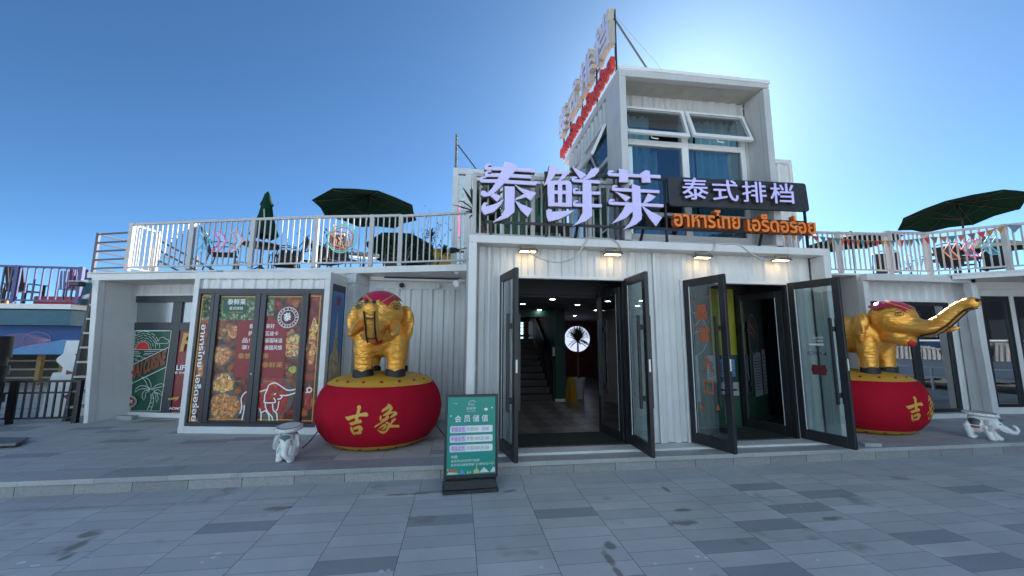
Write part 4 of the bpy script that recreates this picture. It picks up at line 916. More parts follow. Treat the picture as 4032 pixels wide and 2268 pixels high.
mural = mb.build('mural', F_BASE, bay)
def layer(name, m, polys, v):
    b = MB()
    for pl in polys: b.poly3([AW(p[0], v, p[1]) for p in pl])
    return b.build(name, m, mural)
layer('vegetables', F_GRN, [MURAL['veg'], MURAL['veg2'], [(.14, 1.98), (.29, 2.0), (.29, 2.38), (.15, 2.38)]], V0 - .0012)
PM = {'o': F_ORA, 'y': F_YEL, 'r': F_RED, 'l': F_LIM, 'b': F_DRK}
PLATE = mat('mural_plate', (.10, .10, .09), .4, var=.2)
for i, (c, r, k) in enumerate(MPLATES):
    b = MB(); b.disc(AW(c[0], V0 - .0016 - .0002 * i, c[1]), BM.to_3x3() @ Vector((r * 1.08, 0, 0)), (0, 0, r * .98), 30); b.build('plate', PLATE, mural)
    b = MB(); pts = []
    for j in range(40):
        a = 2 * math.pi * j / 40; rr = r * (.90 + .08 * math.sin(3 * a + i) + .05 * math.sin(7 * a + 2 * i)); pts.append(AW(c[0] + rr * math.cos(a), V0 - .0034 - .0002 * i, c[1] + rr * .9 * math.sin(a)))
    b.poly3(pts); b.build('dish', PM[k], mural)
for (c0, r, k) in (((2.07, 1.80), .14, 'y'), ((2.08, 1.45), .13, 'o'), ((1.72, 1.62), .20, 'o'), ((.23, 1.2), .10, 'o'), ((2.07, .72), .13, 'r')):
    b = MB(); pts = []
    for j in range(36):
        a = 2 * math.pi * j / 36; rr = r * (.85 + .2 * math.sin(2 * a + r * 40) + .1 * math.sin(5 * a)); pts.append(AW(c0[0] + .62 * rr * math.cos(a), V0 - .0018, c0[1] + 1.5 * rr * math.sin(a)))
    b.poly3(pts); b.build('dish', PM[k], mural)
layer('logo_panel', GPAN, [MURAL['green']], V0 - .0056)
layer('slogan_panel', RPAN, [MURAL['redp']], V0 - .0056)
b = MB()
for (u0, u1, z0, z1) in ((.135, .155, .34, 2.40), (.155, .30, 2.385, 2.40), (.155, .30, .345, .362), (.46, 1.06, 2.372, 2.392), (1.26, 1.86, 2.372, 2.392), (.46, 1.06, .372, .392), (1.26, 1.86, .372, .392), (1.99, 2.15, 2.385, 2.402), (2.15, 2.17, .36, 2.402), (1.99, 2.15, .36, .38)):
    b.poly3([AW(u0, V0 - .0058, z0), AW(u1, V0 - .0058, z0), AW(u1, V0 - .0058, z1), AW(u0, V0 - .0058, z1)])
b.build('gold_border', YBOR, mural)
EU = BM.to_3x3() @ Vector((1, 0, 0))
def atext(body, cu, cz, h, m, bold=.02, v=None, nm='lettering', wide=None, rot=0):
    b = MB(); w_ = wide or h * aspect(body, bold); v = V0 - .0066 if v is None else v
    if rot == 0: text_into(b, body, AW(cu - w_ / 2, v, cz - h / 2), EU * w_, (0, 0, h), bold)
    else: text_into(b, body, AW(cu - h / 2, v, cz + w_ / 2), Vector((0, 0, -w_)), EU * h, bold)
    return b.build(nm, m, mural)
atext('泰鲜莱', .735, 2.295, .098, TXTW, .015); atext('泰式排档', .735, 2.185, .055, TXTW, .005, wide=.23); atext('อาหารไทย เอร็ดอร่อย', .735, 2.12, .028, TXTY, .01, wide=.24)
for body, (cu, cz), n, gold in MTEXT:
    atext(body, cu, cz, .088 if gold else .076, TXTY if gold else TXTW, .012, wide=(.073 * n * (1.1 if gold else 1)))
atext('อาหารไทย', .86, .99, .032, TXTY, .0, wide=.15); atext('เอร็ดอร่อย', 1.40, .99, .032, TXTY, .0, wide=.2)
atext('อาหารไทย  เอร็ดอร่อย', .225, 1.13, .105, TXTW, .022, rot=1, wide=1.56)
atext('s', .43, 1.385, .06, TXTW, .03)
b = MB()
def smooth2(pts, n=5):
    if len(pts) < 3: return pts
    P = [Vector(p) for p in pts]; o = []
    for i in range(len(P) - 1):
        p0, p1, p2, p3 = P[max(i - 1, 0)], P[i], P[i + 1], P[min(i + 2, len(P) - 1)]
        for k in range(n): t = k / n; o.append(.5 * ((2 * p1) + (p2 - p0) * t + (2 * p0 - 5 * p1 + 4 * p2 - p3) * t * t + (3 * p1 - p0 - 3 * p2 + p3) * t ** 3))
    return [(q.x, q.y) for q in o] + [pts[-1]]
for st in MURAL['eleph']: b.strip([AW(p[0], V0 - .0068, p[1]) for p in smooth2(st)], BM.to_3x3() @ Vector((0, -1, 0)), .020)
b.build('elephant_outline', TXTW, mural)
b = MB(); c0 = AW(1.633, V0 - .0062, 2.033)
b.disc(c0, EU * .178, (0, 0, .178), 40); st_ = b.build('stamp', mat('stamp_red', (.10, .02, .025), .5, var=.1), mural)
b = MB()
for r_ in (.172, .120): b.strip([AW(1.633 + r_ * math.cos(2 * math.pi * k / 40), V0 - .0066, 2.033 + r_ * math.sin(2 * math.pi * k / 40)) for k in range(41)], BM.to_3x3() @ Vector((0, -1, 0)), .009)
for k, ch in enumerate('รานอาหารไทยเอรดอรอย'):
    a = R(100 - k * 18.5); p = AW(1.633 + .132 * math.cos(a), V0 - .0067, 2.033 + .132 * math.sin(a)); tx = EU * math.sin(a) + Vector((0, 0, -math.cos(a))); ty = EU * math.cos(a) + Vector((0, 0, math.sin(a)))
    text_into(b, ch, p, tx * .024, ty * .032, .02)
text_into(b, '泰', AW(1.575, V0 - .0068, 1.965), EU * .115 + Vector((0, 0, .03)), Vector((0, 0, .13)) - EU * .025, .045)
b.build('stamp_lettering', TXTW, mural)
# right cheek of the bay: glazed side with a temple picture
b = MB(); abox(b, WD - .03, WD - .008, .101, .60, 2.50, 2.62); abox(b, WD - .03, WD - .008, .101, .14, .276, 2.50); abox(b, WD - .03, WD - .008, .57, .60, .276, 2.50); b.build('side_frame', GREYF, bay)
def side_poly(name, m, pts, d=0):
    b = MB(); b.poly3([AW(WD - .012 + d, p[0], p[1]) for p in pts]); return b.build(name, m, bay)
side_poly('side_picture', mat('picture_sky_blue', (.07, .22, .52), .3, var=.25, vscale=2), [(.14, .3), (.57, .3), (.57, 2.5), (.14, 2.5)])
GOLDP = mat('picture_gold', (.62, .50, .27), .4, var=.4, vscale=14); DKP = mat('picture_dark', (.02, .022, .018), .5, var=.4, vscale=20)
side_poly('stupa_picture', GOLDP, [(.15, .75), (.15, 1.35), (.20, 1.42), (.26, 1.48), (.30, 1.75), (.345, 2.2), (.39, 1.75), (.42, 1.48), (.46, 1.40), (.48, 1.2), (.49, .75)], .001)
side_poly('stupa_picture', GOLDP, [(.49, .8), (.49, 1.2), (.515, 1.28), (.53, 1.62), (.545, 1.28), (.569, 1.2), (.569, .8)], .0014)
side_poly('trees_picture', DKP, [(.141, .31), (.569, .31), (.569, 1.02), (.52, .95), (.46, .86), (.40, .98), (.33, .80), (.25, .88), (.19, .76), (.141, .82)], .002)
b = MB(); text_into(b, '泰', AW(WD - .009, .29, 2.27), BM.to_3x3() @ Vector((0, .14, 0)), (0, 0, .14), .03); b.build('side_lettering', mat('picture_red_print', (.4, .03, .05), .5, var=0), bay)
b = MB(); b.strip([AW(WD - .0095, .36 + .12 * math.cos(2 * math.pi * k / 30), 2.31 + .13 * math.sin(2 * math.pi * k / 30)) for k in range(31)], BM.to_3x3() @ Vector((1, 0, 0)), .012); b.build('side_emblem', MATS['picture_red_print'], bay)
# ================================================================ leftmost recessed bay (B) with the poster window
BA = R(-14.46)
bb = root('poster_bay', (-6.61, 8.10, .165), BA, 'white recessed bay at the left end with posters in its dark window', 'shop bay')
BB = rootm(bb)
def bbox(mb, u0, u1, v0, v1, z0, z1, mi=0): mb.M = BB; mb.box(u0, u1, v0, v1, z0 - .165, z1 - .165, mi); mb.M = None
f = MB()
f.M = BB; f.add([(0, 0, 0), (.085, 0, 0), (.085, .12, 0), (0, .12, 0), (-.245, 0, 2.585), (-.115, 0, 2.585), (-.115, .12, 2.585), (-.245, .12, 2.585)], [(0, 3, 2, 1), (4, 5, 6, 7), (0, 1, 5, 4), (1, 2, 6, 5), (2, 3, 7, 6), (3, 0, 4, 7)])
f.add([(.075, .121, 0), (.125, .70, 0), (.0, .72, 0), (-.245 + .25, .121, 0), (-.125, .121, 2.585), (-.09, .70, 2.585), (-.2, .72, 2.585), (-.20, .121, 2.585)], [(0, 1, 2, 3), (7, 6, 5, 4), (0, 4, 5, 1), (1, 5, 6, 2), (2, 6, 7, 3), (3, 7, 4, 0)]); f.M = None
bbox(f, -.27, 2.35, 0, .12, 2.75, 2.875); bbox(f, -.30, 2.35, -.03, .14, 2.876, 2.90)
f.build('frame', WHITE, bb, bevel=.005)
b = MB(); bbox(b, -.2, 2.35, .121, .85, 2.752, 2.80); b.build('recess_ceiling', SOFFIT, bb)
VW = .66     # window plane
def bw(u, z, dv=0):  # window coordinates (u along window, measured from its own corner) -> world
    p = Vector((-6.735, 8.83, 0)); d = Vector((math.cos(BA), math.sin(BA), 0)); n = Vector((math.sin(BA), -math.cos(BA), 0))
    return p + d * u + n * dv + Vector((0, 0, z))
def wbox(mb, u0, u1, d0, d1, z0, z1):
    vs = [bw(u, z, d) for z in (z0, z1) for (u, d) in ((u0, d0), (u1, d0), (u1, d1), (u0, d1))]
    mb.add(vs, [(0, 3, 2, 1), (4, 5, 6, 7), (0, 1, 5, 4), (1, 2, 6, 5), (2, 3, 7, 6), (3, 0, 4, 7)])
b = MB(); wbox(b, -.02, 2.0, .0, .045, .166, .25); wbox(b, -.12, .04, -.02, .03, .166, 2.76); wbox(b, .04, 2.0, -.02, .03, 2.525, 2.56); b.build('window_surround', WHITE2, bb)
b = MB(); b.corr(bw(-.05, 0, .01), bw(2.0, 0, .01), 2.56, 2.755, .22, .02); b.build('corrugated_strip', WHITE, bb)
b = MB()
wbox(b, .04, 2.0, -.02, .025, 2.39, 2.525); wbox(b, .04, .19, -.02, .025, .25, 2.39); wbox(b, 1.095, 1.30, -.02, .025, .25, 2.39); wbox(b, .19, 1.095, -.02, .025, 1.83, 1.99); wbox(b, 1.30, 2.0, -.02, .025, 1.83, 1.99); wbox(b, .19, 1.095, -.02, .022, .25, .27)
wf = b.build('window_frame', GREYF, bb, bevel=.004)
b = MB(); wbox(b, .19, 1.095, -.012, -.008, 1.99, 2.39); wbox(b, 1.30, 2.0, -.012, -.008, 1.99, 2.39); b.build('frosted_glass', glass('frosted_glass', (.10, .16, .15), .25, .5, rough=.22, body=(.12, .17, .16)), wf)
GP = mat('poster_green', (.012, .075, .042), .3, var=.15); LINE = mat('poster_line', (.55, .62, .58), .5, var=0); RP = mat('poster_red', (.20, .015, .02), .3, var=.2, vscale=3); RT = mat('poster_rust', (.30, .065, .035), .4, var=.1); SUNR = mat('poster_sun', (.50, .03, .03), .4, var=0)
b = MB(); b.poly3([bw(*p, .003) for p in ((.10, .25), (1.13, .25), (1.13, 1.825), (.10, 1.825))]); poster = b.build('green_poster', GP, bb)
b = MB(); b.poly3([bw(p[0], p[1], .0032) for p in POSTER['redposter']]); rposter = b.build('red_poster', RP, bb)
NB = Vector((math.sin(BA), -math.cos(BA), 0)); EB = Vector((math.cos(BA), math.sin(BA), 0))
b = MB()
def lines(ls, w_, dv=.0262):
    for l in ls: b.strip([bw(p[0], p[1], dv) for p in l], NB, w_)
# the art sits on the pane in front of the poster sheet, inside its frame
def rect(u0, u1, z0, z1, m, dv, nm, par):
    k = MB(); k.poly3([bw(u0, z0, dv), bw(u1, z0, dv), bw(u1, z1, dv), bw(u0, z1, dv)]); return k.build(nm, m, par)
b = MB(); DV = .0262
lines([POSTER['border'], POSTER['horizon']], .012, DV); lines(POSTER['water'], .008, DV); lines(POSTER['diag'], .012, DV + .0004); lines(POSTER['palm'], .009, DV + .0006); lines([POSTER['cloud1'], POSTER['cloud2']], .009, DV + .0006)
for j, rr in enumerate((.20, .25, .30, .345, .39)):
    k = 0; a = 6 + (j % 2) * 9
    while a < 176:
        L_ = 13 + (j * 7 + k * 5) % 9
        seg = [(.526 + rr * math.cos(R(a + t * L_ / 3)) * 1.0, 1.45 + rr * math.sin(R(a + t * L_ / 3)) * .92) for t in range(4)]
        if all(.14 < s[0] < .93 for s in seg): lines([seg], .009, DV)
        a += L_ + 6; k += 1
b.build('line_art', LINE, poster)
b = MB(); b.poly3([bw(.526 + .155 * math.cos(R(t)), 1.452 + .15 * math.sin(R(t)), DV + .0003) for t in range(0, 181, 9)]); b.build('sun', SUNR, poster)
b = MB(); b.strip([bw(.526 + .158 * math.cos(R(t)), 1.452 + .153 * math.sin(R(t)), DV + .0005) for t in range(0, 181, 9)], NB, .008); b.build('sun_outline', LINE, poster)
sl = Vector(POSTER['diag'][0][1]) - Vector(POSTER['diag'][0][0]); sl = sl / sl.x
for body, u0, u1, h in (('THAI', .185, .575, .30), ('CUISINE', .615, 1.075, .30)):
    b = MB(); z0 = POSTER['diag'][1][0][1] + .075 + sl.y * (u0 - POSTER['diag'][1][0][0])
    if body == 'CUISINE': z0 -= .015
    text_into(b, body, bw(u0, z0, DV + .0008), EB * (u1 - u0) + Vector((0, 0, sl.y * (u1 - u0))), Vector((0, 0, h)), .03, space=1.05); b.build('poster_lettering', RT, poster)
b = MB(); ce = (.352, .442)
b.poly3([bw(ce[0] + .20 * math.cos(R(t)), ce[1] + .118 * math.sin(R(t)), DV + .0009) for t in range(0, 360, 10)]); b.build('badge', RP, poster)
b = MB()
for s_ in (1.0, .86): b.strip([bw(ce[0] + .20 * s_ * math.cos(R(t)), ce[1] + .118 * s_ * math.sin(R(t)), DV + .0013) for t in range(0, 361, 10)], NB, .008)
text_into(b, '泰鲜莱', bw(ce[0] - .115, ce[1] - .03, DV + .0014), EB * .23, (0, 0, .065), .03); b.build('badge_lettering', LINE, poster)
GOLDB = mat('poster_gold', (.5, .30, .07), .4, var=.1)
b = MB(); text_into(b, 'P', bw(1.36, 1.42, .0265), EB * .26, Vector((0, 0, .36)) + EB * .05, .03); b.build('poster_lettering', GOLDB, rposter)
b = MB(); text_into(b, 'LIFE', bw(1.335, 1.06, .0265), EB * .27, (0, 0, .10), .03); text_into(b, 'IS SHORT', bw(1.32, .99, .0265), EB * .36, (0, 0, .045), .02); text_into(b, 'ADMIT ONE', bw(1.28, .315, .0265), EB * .5, (0, 0, .045), .02); b.build('poster_lettering', TXTW, rposter)
b = MB(); b.poly3([bw(p[0], p[1], .0268) for p in POSTER['bolt']]); b.build('poster_bolt', GOLDB, rposter)
tag(MB().prism([(-6.30, 8.36), (-5.98, 8.28), (-5.95, 8.40), (-6.27, 8.48)], .166, .235).build('loose_block', mat('loose_granite', (.36, .36, .36), .8), bevel=.006), 'small pale block on the walkway under the green poster window', 'block')
# security camera on the left post
sc = root('security_camera', (-6.98, 8.1, 2.70), 0, 'black security camera at the top of the leftmost white post', 'camera')
m = MB(); m.box(-7.06, -6.90, 7.98, 8.12, 2.62, 2.70); m.build('housing', mat('camera_black', (.02, .02, .022), .35), sc, bevel=.012)
m = MB(); m.box(-6.99, -6.86, 8.1, 8.16, 2.70, 2.75); m.box(-7.07, -6.89, 7.97, 8.12, 2.702, 2.712); m.build('bracket', WHITE2, sc)
# ================================================================ annex + connecting wall + terrace deck
an = root('connecting_wall', (-1.9, 7.2, .165), 0, 'white corrugated wall between the mural bay and the shop, behind the gold elephant', 'wall')
w = MB(); w.prism([(-2.06, 7.42), (-1.88, 7.24), (-1.74, 7.72), (-2.0, 7.9)], .165, 2.86); w.prism([(-2.09, 7.40), (-1.87, 7.215), (-1.72, 7.72), (-2.0, 7.93)], 2.70, 2.868)
w.corr((-1.74, 7.72), (.112, 7.72), .3, 2.66, .215, .035)
w.box(-1.74, .11, 7.70, 7.76, 2.66, 2.80); w.box(-1.74, .11, 7.68, 7.69, .166, .3); w.box(-1.735, -1.66, 7.69, 7.699, .3, 2.66); w.box(.03, .11, 7.69, 7.699, .3, 2.66)
w.build('corrugated_wall', WHITE, an)
w = MB(); w.box(-1.7, .11, 7.56, 7.70, 2.801, 2.842); w.build('ledge', WHITE2, an)
w = MB(); w.box(-1.45, .02, 7.60, 7.72, 2.843, 2.872); w.build('painted_slot_shade', DARKI, an)  # dark strip standing in for the shade under the deck overhang
dk = [(-6.62, 8.55), (-1.64, 7.20), (.111, 6.66), (.111, 18), (-14, 22), (-12, 14), (-7.5, 9.95), (-7.45, 8.75)]
deck = root('left_terrace', (-3, 9, 2.875), 0, 'white edged roof terrace deck on top of the left bays', 'terrace')
MB().prism(dk, 2.876, 2.990).build('deck', WHITE, deck)
DECKT = mat('bounce_cut_brown', (.075, .065, .055), .8, var=.2, vscale=3)  # for unseen top sheets added to cut sunlight bouncing off the white decks
MB().prism([(-6.5, 8.62), (-1.62, 7.30), (.105, 6.78), (.105, 17.9), (-13.8, 21.8), (-11.9, 14.0), (-7.4, 9.95), (-7.35, 8.9)], 2.991, 2.999).build('bounce_cut_sheet', DECKT, deck)
# small spot lamps and speaker at the junction
for (p, lb) in (((-.02, 6.9, 2.93), 'upper of two white spot lamps at the corner of the shop'), ((-.02, 6.9, 2.70), 'lower of two white spot lamps at the corner of the shop')):
    o = root('spot_lamp', p, 0, lb, 'spot lamp', 'spot lamps at the shop corner'); P = Vector(p)
    MB().tube([P + Vector((.03, .05, .03)), P, P + Vector((-.05, -.08, -.04))], [.045, .05, .06], 12).build('housing', WHITE2, o, smooth=True)
    MB().bar(P + Vector((.03, .05, .03)), P + Vector((.11, .06, .05)), .02).build('bracket', WHITE2, o)
for x, lb, mm in ((-1.12, 'black round wall camera high on the corrugated wall', MATS['camera_black']), (-.42, 'white round wall camera high on the corrugated wall', WHITE2)):
    o = root('wall_camera', (x, 7.6, 2.74), 0, lb, 'camera', 'small cameras on the corrugated wall')
    MB().ell((x, 7.63, 2.72), (.05, .05, .05), 12, 8).build('housing', mm, o, smooth=True); MB().tube([(x, 7.70, 2.76), (x, 7.64, 2.73)], .02, 8).build('bracket', WHITE2, o)
o = root('hanging_speaker', (-.12, 6.5, 3.15), 0, 'black cone spotlight clamped on the railing beside the shop', 'spotlight')
MB().tube([(-.18, 6.45, 3.17), (-.10, 6.46, 3.18), (-.02, 6.48, 3.20)], [.055, .05, .012], 12).build('housing', STEEL, o, smooth=True); MB().bar((-.03, 6.48, 3.20), (.10, 6.5, 3.24), .016).build('arm', STEEL, o)
# terrace railing ---------------------------------------------------
tr = root('terrace_railing', (-3, 7.6, 3.0), 0, 'long white upright-bar railing along the left roof terrace', 'railing')
RP_ = [(-6.57, 8.51), (-5.22, 8.13), (-3.94, 7.77), (-2.68, 7.43), (-1.64, 7.23), (-1.10, 7.10), (.10, 6.70)]
def run(par, a, b, z0, h, sp=.12, post_a=True, pw=.075, bw_=.022):
    a, b = Vector((a[0], a[1], 0)), Vector((b[0], b[1], 0)); L_ = (b - a).length; d = (b - a) / L_
    MB().bar(a + Vector((0, 0, z0 + h - .025)), b + Vector((0, 0, z0 + h - .025)), .05, .045).build('rail', WHITER, par); MB().bar(a + Vector((0, 0, z0 + .07)), b + Vector((0, 0, z0 + .07)), .03, .03).build('rail', WHITER, par)
    n = max(2, round(L_ / sp)); k = MB()
    for i in range(1, n):
        p = a + d * L_ * i / n; k.bar(p + Vector((0, 0, z0 + .08)), p + Vector((0, 0, z0 + h - .045)), bw_)
    k.build('bars', WHITER, par)
    for p in ((a,) if post_a else ()): MB().bar(p + Vector((0, 0, z0 - .001)), p + Vector((0, 0, z0 + h - .001)), pw).build('post', WHITER, par)
for i in range(len(RP_) - 1): run(tr, RP_[i], RP_[i + 1], 3.0, .975 if i < 5 else .96)
run(tr, (-6.50, 9.10), (-6.57, 8.53), 3.0, .97, .15, bw_=.016)
lr = root('landing_railing', (-7.43, 8.84, 3.0), 0, 'grey stair-landing railing of horizontal bars at the left end of the terrace', 'railing')
GRAIL = mat('railing_grey', (.085, .08, .105), .5, var=.1)
for p in ((-7.43, 8.84), (-7.18, 9.9), (-6.9, 11.0)): MB().bar((p[0], p[1], 2.9), (p[0], p[1], 3.83), .05).build('post', GRAIL, lr)
m = MB()
for k in range(5):
    z = 3.08 + .18 * k; m.bar((-7.43, 8.84, z), (-6.60, 8.56, z), .03); m.bar((-7.43, 8.84, z), (-6.9, 11.0, z), .028)
m.build('bars', GRAIL, lr)
sr = root('stair_handrail', (-6.2, 10, 3.0), 0, 'sloping grey handrail behind the white end panel of the terrace', 'railing')
m = MB()
for k in range(3): m.bar((-6.7, 9.4, 3.85 - .22 * k), (-5.6, 10.2, 3.02 - .22 * k + .1), .035)
m.bar((-6.25, 9.7, 2.99), (-6.25, 9.7, 3.55), .04); m.build('bars', GRAIL, sr)
m = MB(); m.box(-5.08, -4.98, 9.3, 9.36, 2.99, 3.42); m.bar((-5.0, 9.3, 3.40), (-4.45, 9.2, 3.3), .03); tag(m.build('white_stand', WHITER), 'short white stand on the terrace behind the blue neon arrow', 'stand')
# steel stair behind the black fence
st = root('steel_stair', (-6.9, 8.4, .165), 0, 'steep dark steel stair with pale treads rising beside the left bay', 'stair')
for x in (-7.12, -6.72):
    m = MB(); m.add([(x, 8.30, .166), (x + .06, 8.30, .166), (x + .06, 8.52, .166), (x, 8.52, .166), (x - .02, 8.52, 2.86), (x + .04, 8.52, 2.86), (x + .04, 8.74, 2.86), (x - .02, 8.74, 2.86)], [(0, 3, 2, 1), (4, 5, 6, 7), (0, 1, 5, 4), (1, 2, 6, 5), (2, 3, 7, 6), (3, 0, 4, 7)]); m.build('stringer', mat('stair_dark', (.035, .04, .045), .5), st)
for k in range(9): MB().box(-7.06, -6.73, 8.28 + .02 * k, 8.52 + .02 * k, .40 + .27 * k, .435 + .27 * k).build('tread', mat('tread_pale', (.42, .40, .36), .7), st)
# ================================================================ far left: black fence, post, decor, blue building
fe = root('black_fence', (-8.6, 8.15, .165), 0, 'low black metal fence at the left end of the walkway', 'fence')
m = MB(); m.bar((-11.5, 8.13, .90), (-6.74, 8.16, .90), .04); m.bar((-11.5, 8.13, .70), (-6.74, 8.16, .70), .03); m.bar((-11.5, 8.13, .26), (-6.74, 8.16, .26), .03); m.build('rails', STEEL, fe)
m = MB(); x = -11.4
while x < -6.8: m.bar((x, 8.145, .26), (x, 8.145, .90), .024); x += .118
m.build('bars', STEEL, fe)
for x in (-10.2, -9.0, -7.80, -6.78): MB().bar((x, 8.15, .165), (x, 8.15, .92), .07).build('post', STEEL, fe)
po = root('dark_post', (-7.98, 8.0, .165), 0, 'thick black banded post at the left edge of the photo', 'post')
BR = mat('post_black', (.012, .011, .012), .55, var=.3)
MB().lathe([(0, 0), (.15, 0), (.15, 1.50), (0, 1.50)], (-7.93, 7.9, .165), 20).build('shaft', BR, po, smooth=True)
for z0, z1 in ((1.16, 1.54), (.86, 1.03), (.40, .56)): MB().lathe([(.15, 0), (.185, .005), (.185, z1 - z0 - .005), (.15, z1 - z0)], (-7.93, 7.9, .165 + z0), 20).build('band', BR, po, smooth=True)
rp = root('ramp_plate', (-6.3, 6.5, .165), 0, 'grey steel ramp plate lying on the walkway at the left edge', 'ramp')
m = MB(); m.prism([(-6.9, 6.45), (-6.02, 6.42), (-6.2, 6.78), (-7.2, 6.9)], .205, .235); m.build('plate', mat('plate_grey', (.16, .17, .18), .5, var=.2), rp)
m = MB(); m.prism([(-6.85, 6.5), (-6.1, 6.48), (-6.25, 6.72), (-7.1, 6.8)], .166, .204); m.build('underside', STEEL, rp)
dc = root('cutout_figure', (-7.8, 8.9, .165), 0, 'white zigzag cut-out figure with small red triangles behind the black fence', 'decoration')
out = [(-7.95, .17), (-7.90, .62), (-7.84, .95), (-7.82, 1.0), (-7.68, 1.0), (-7.67, 1.10), (-7.80, 1.22), (-7.80, 1.27), (-7.70, 1.37), (-7.68, 1.62), (-7.2, 1.62), (-7.2, .17)]
m = MB(); m.slabxz(out, 8.80, 8.92); m.build('body', mat('cutout_white', (.72, .74, .76), .6, var=.05), dc)
m = MB()
for t in (((-7.60, 1.05), (-7.42, .98), (-7.60, .96)), ((-7.50, 1.36), (-7.36, 1.36), (-7.44, 1.27)), ((-7.60, .55), (-7.50, .60), (-7.50, .48))): m.poly3([(p[0], 8.798, p[1]) for p in t])
m.build('triangle', mat('cutout_red', (.25, .03, .05), .6), dc)
bl = root('blue_building', (-16, 14, 0), 0, 'blue shop with a jellyfish mural and roof seating far left', 'building')
NAVY = mat('blue_wall', (.012, .07, .24), .6, var=.15, vscale=1.5); LTB = mat('light_blue_wall', (.10, .26, .50), .6, var=.1); TEALB = mat('teal_fascia', (.012, .10, .15), .5, var=.15)
m = MB(); m.box(-34, -11.85, 14.0, 14.2, 1.14, 2.03); m.build('wall', NAVY, bl)
m = MB(); m.slabxz([(-14.2, 1.15), (-12.0, 1.15), (-11.855, 1.60), (-12.3, 1.60), (-13.2, 1.42)], 13.985, 13.999); m.build('mural_patch', LTB, bl)
m = MB()
JC = Vector((-13.05, 13.99, 1.58))
for k in range(13):
    a0 = R(150 - k * 5.5); pts = []
    for t in range(11):
        s_ = t / 10; pts.append((JC.x + .42 - 1.2 * s_ + .10 * math.sin(s_ * 9 + k) * s_, 13.984, JC.z + (.24 - .040 * k) * math.sin(math.pi * min(1, .5 + .5 * (1 - s_))) * (1 - .15 * s_) * (1.2 if s_ < .55 else 1.2 - .9 * (s_ - .55))))
    m.tube(pts, .006, 4)
m.tube([(JC.x + .42 * math.cos(t / 20 * 2 * math.pi) * (.8 if math.cos(t / 20 * 2 * math.pi) < 0 else 1), 13.984, JC.z + .26 * math.sin(t / 20 * 2 * math.pi)) for t in range(20)], .010, 4, closed=True)
m.build('jellyfish_outline', mat('mural_pink_line', (.38, .22, .34), .6, var=0), bl)
m = MB(); m.box(-34, -11.84, 13.6, 14.25, 2.04, 2.50); m.build('fascia', TEALB, bl)
m = MB(); m.box(-34, -11.80, 13.5, 16, 2.53, 2.68); m.build('roof_edge', WHITE2, bl)
m = MB(); m.box(-34, -11.9, 16, 16.2, 0, 2.5); m.box(-34, -11.9, 14.3, 22, 2.501, 2.529); m.build('inner_wall', mat('dim_wall', (.10, .10, .09), .8, var=.4, vscale=1.2), bl)
m = MB()
for z in (.35, .62, .9): m.bar((-34, 15.0, z), (-11.9, 15.0, z), .05)
m.build('counter_rail', mat('pale_wood', (.35, .30, .22), .7), bl)
for x in (-14.6, -13.4, -12.75, -12.0): MB().box(x, x + .12, 14.5, 14.62, 0, 1.15).build('column', mat('gold_post', (.28, .17, .05), .6, var=.2), bl)
blr = root('blue_railing', (-14, 13.7, 2.68), 0, 'blue metal railing on the roof of the far left blue shop', 'railing')
BRAIL = mat('railing_blue', (.07, .075, .20), .5, var=.1)
def zt(x): return 3.74 + (-11.8 - x) * .10
m = MB(); m.bar((-18, 13.7, 3.86), (-11.8, 13.7, 3.84), .06); m.bar((-18, 13.7, 2.80), (-11.8, 13.7, 2.80), .05); m.build('rail', BRAIL, blr)
m = MB(); x = -17.9
while x < -11.9: m.bar((x, 13.7, 2.8), (x, 13.7, 3.84), .035); x += .21
m.build('bars', BRAIL, blr)
for x in (-15.3, -13.55, -11.82): MB().bar((x, 13.7, 2.68), (x, 13.7, 3.88), .10).build('post', BRAIL, blr)
tag(MB().add([(-12.1, 13.9, 2.69), (-11.6, 13.9, 2.69), (-11.7, 13.9, 3.75), (-11.85, 13.9, 3.75), (-12.1, 14.3, 2.69), (-11.6, 14.3, 2.69), (-11.7, 14.3, 3.75), (-11.85, 14.3, 3.75)], [(0, 1, 2, 3), (7, 6, 5, 4), (0, 4, 5, 1), (1, 5, 6, 2), (2, 6, 7, 3), (3, 7, 4, 0)]).build('folded_screen', TEALB), 'dark teal folded screen at the right end of the blue railing', 'screen')
tag(MB().box(-13.5, -11.95, 14.2, 14.7, 2.69, 2.98).build('planter_box', mat('red_planter', (.50, .05, .045), .6, var=.2, vscale=8), bevel=.02), 'long red planter box on the blue roof behind the railing', 'planter')
def adirondack(x, y, z, rz, m, lab, s=1.0, grp=None):
    o = root('slatted_chair', (x, y, z), rz, lab, 'chair', grp); M = rootm(o) @ Matrix.Scale(s, 4)
    b = MB(); b.M = M
    for i in range(5): b.add([(-.25 + .105 * i, .22, .38), (-.165 + .105 * i, .22, .38), (-.165 + .105 * i, .36, 1.15), (-.25 + .105 * i, .36, 1.15), (-.25 + .105 * i, .245, .38), (-.165 + .105 * i, .245, .38), (-.165 + .105 * i, .385, 1.15), (-.25 + .105 * i, .385, 1.15)], [(0, 1, 2, 3), (7, 6, 5, 4), (0, 4, 5, 1), (1, 5, 6, 2), (2, 6, 7, 3), (3, 7, 4, 0)])
    b.build('backrest', m, o)
    b = MB(); b.M = M; b.box(-.27, .27, -.25, .25, .38, .42); b.build('seat', m, o)
    b = MB(); b.M = M; b.box(-.36, -.27, -.28, .3, .60, .63); b.box(.27, .36, -.28, .3, .60, .63); b.build('armrest', m, o)
    for (sx, sy) in ((-.31, -.24), (.27, -.24), (-.31, .22), (.27, .22)): b = MB(); b.M = M; b.box(sx, sx + .04, sy, sy + .05, 0, .60); b.build('leg', m, o)
    return o
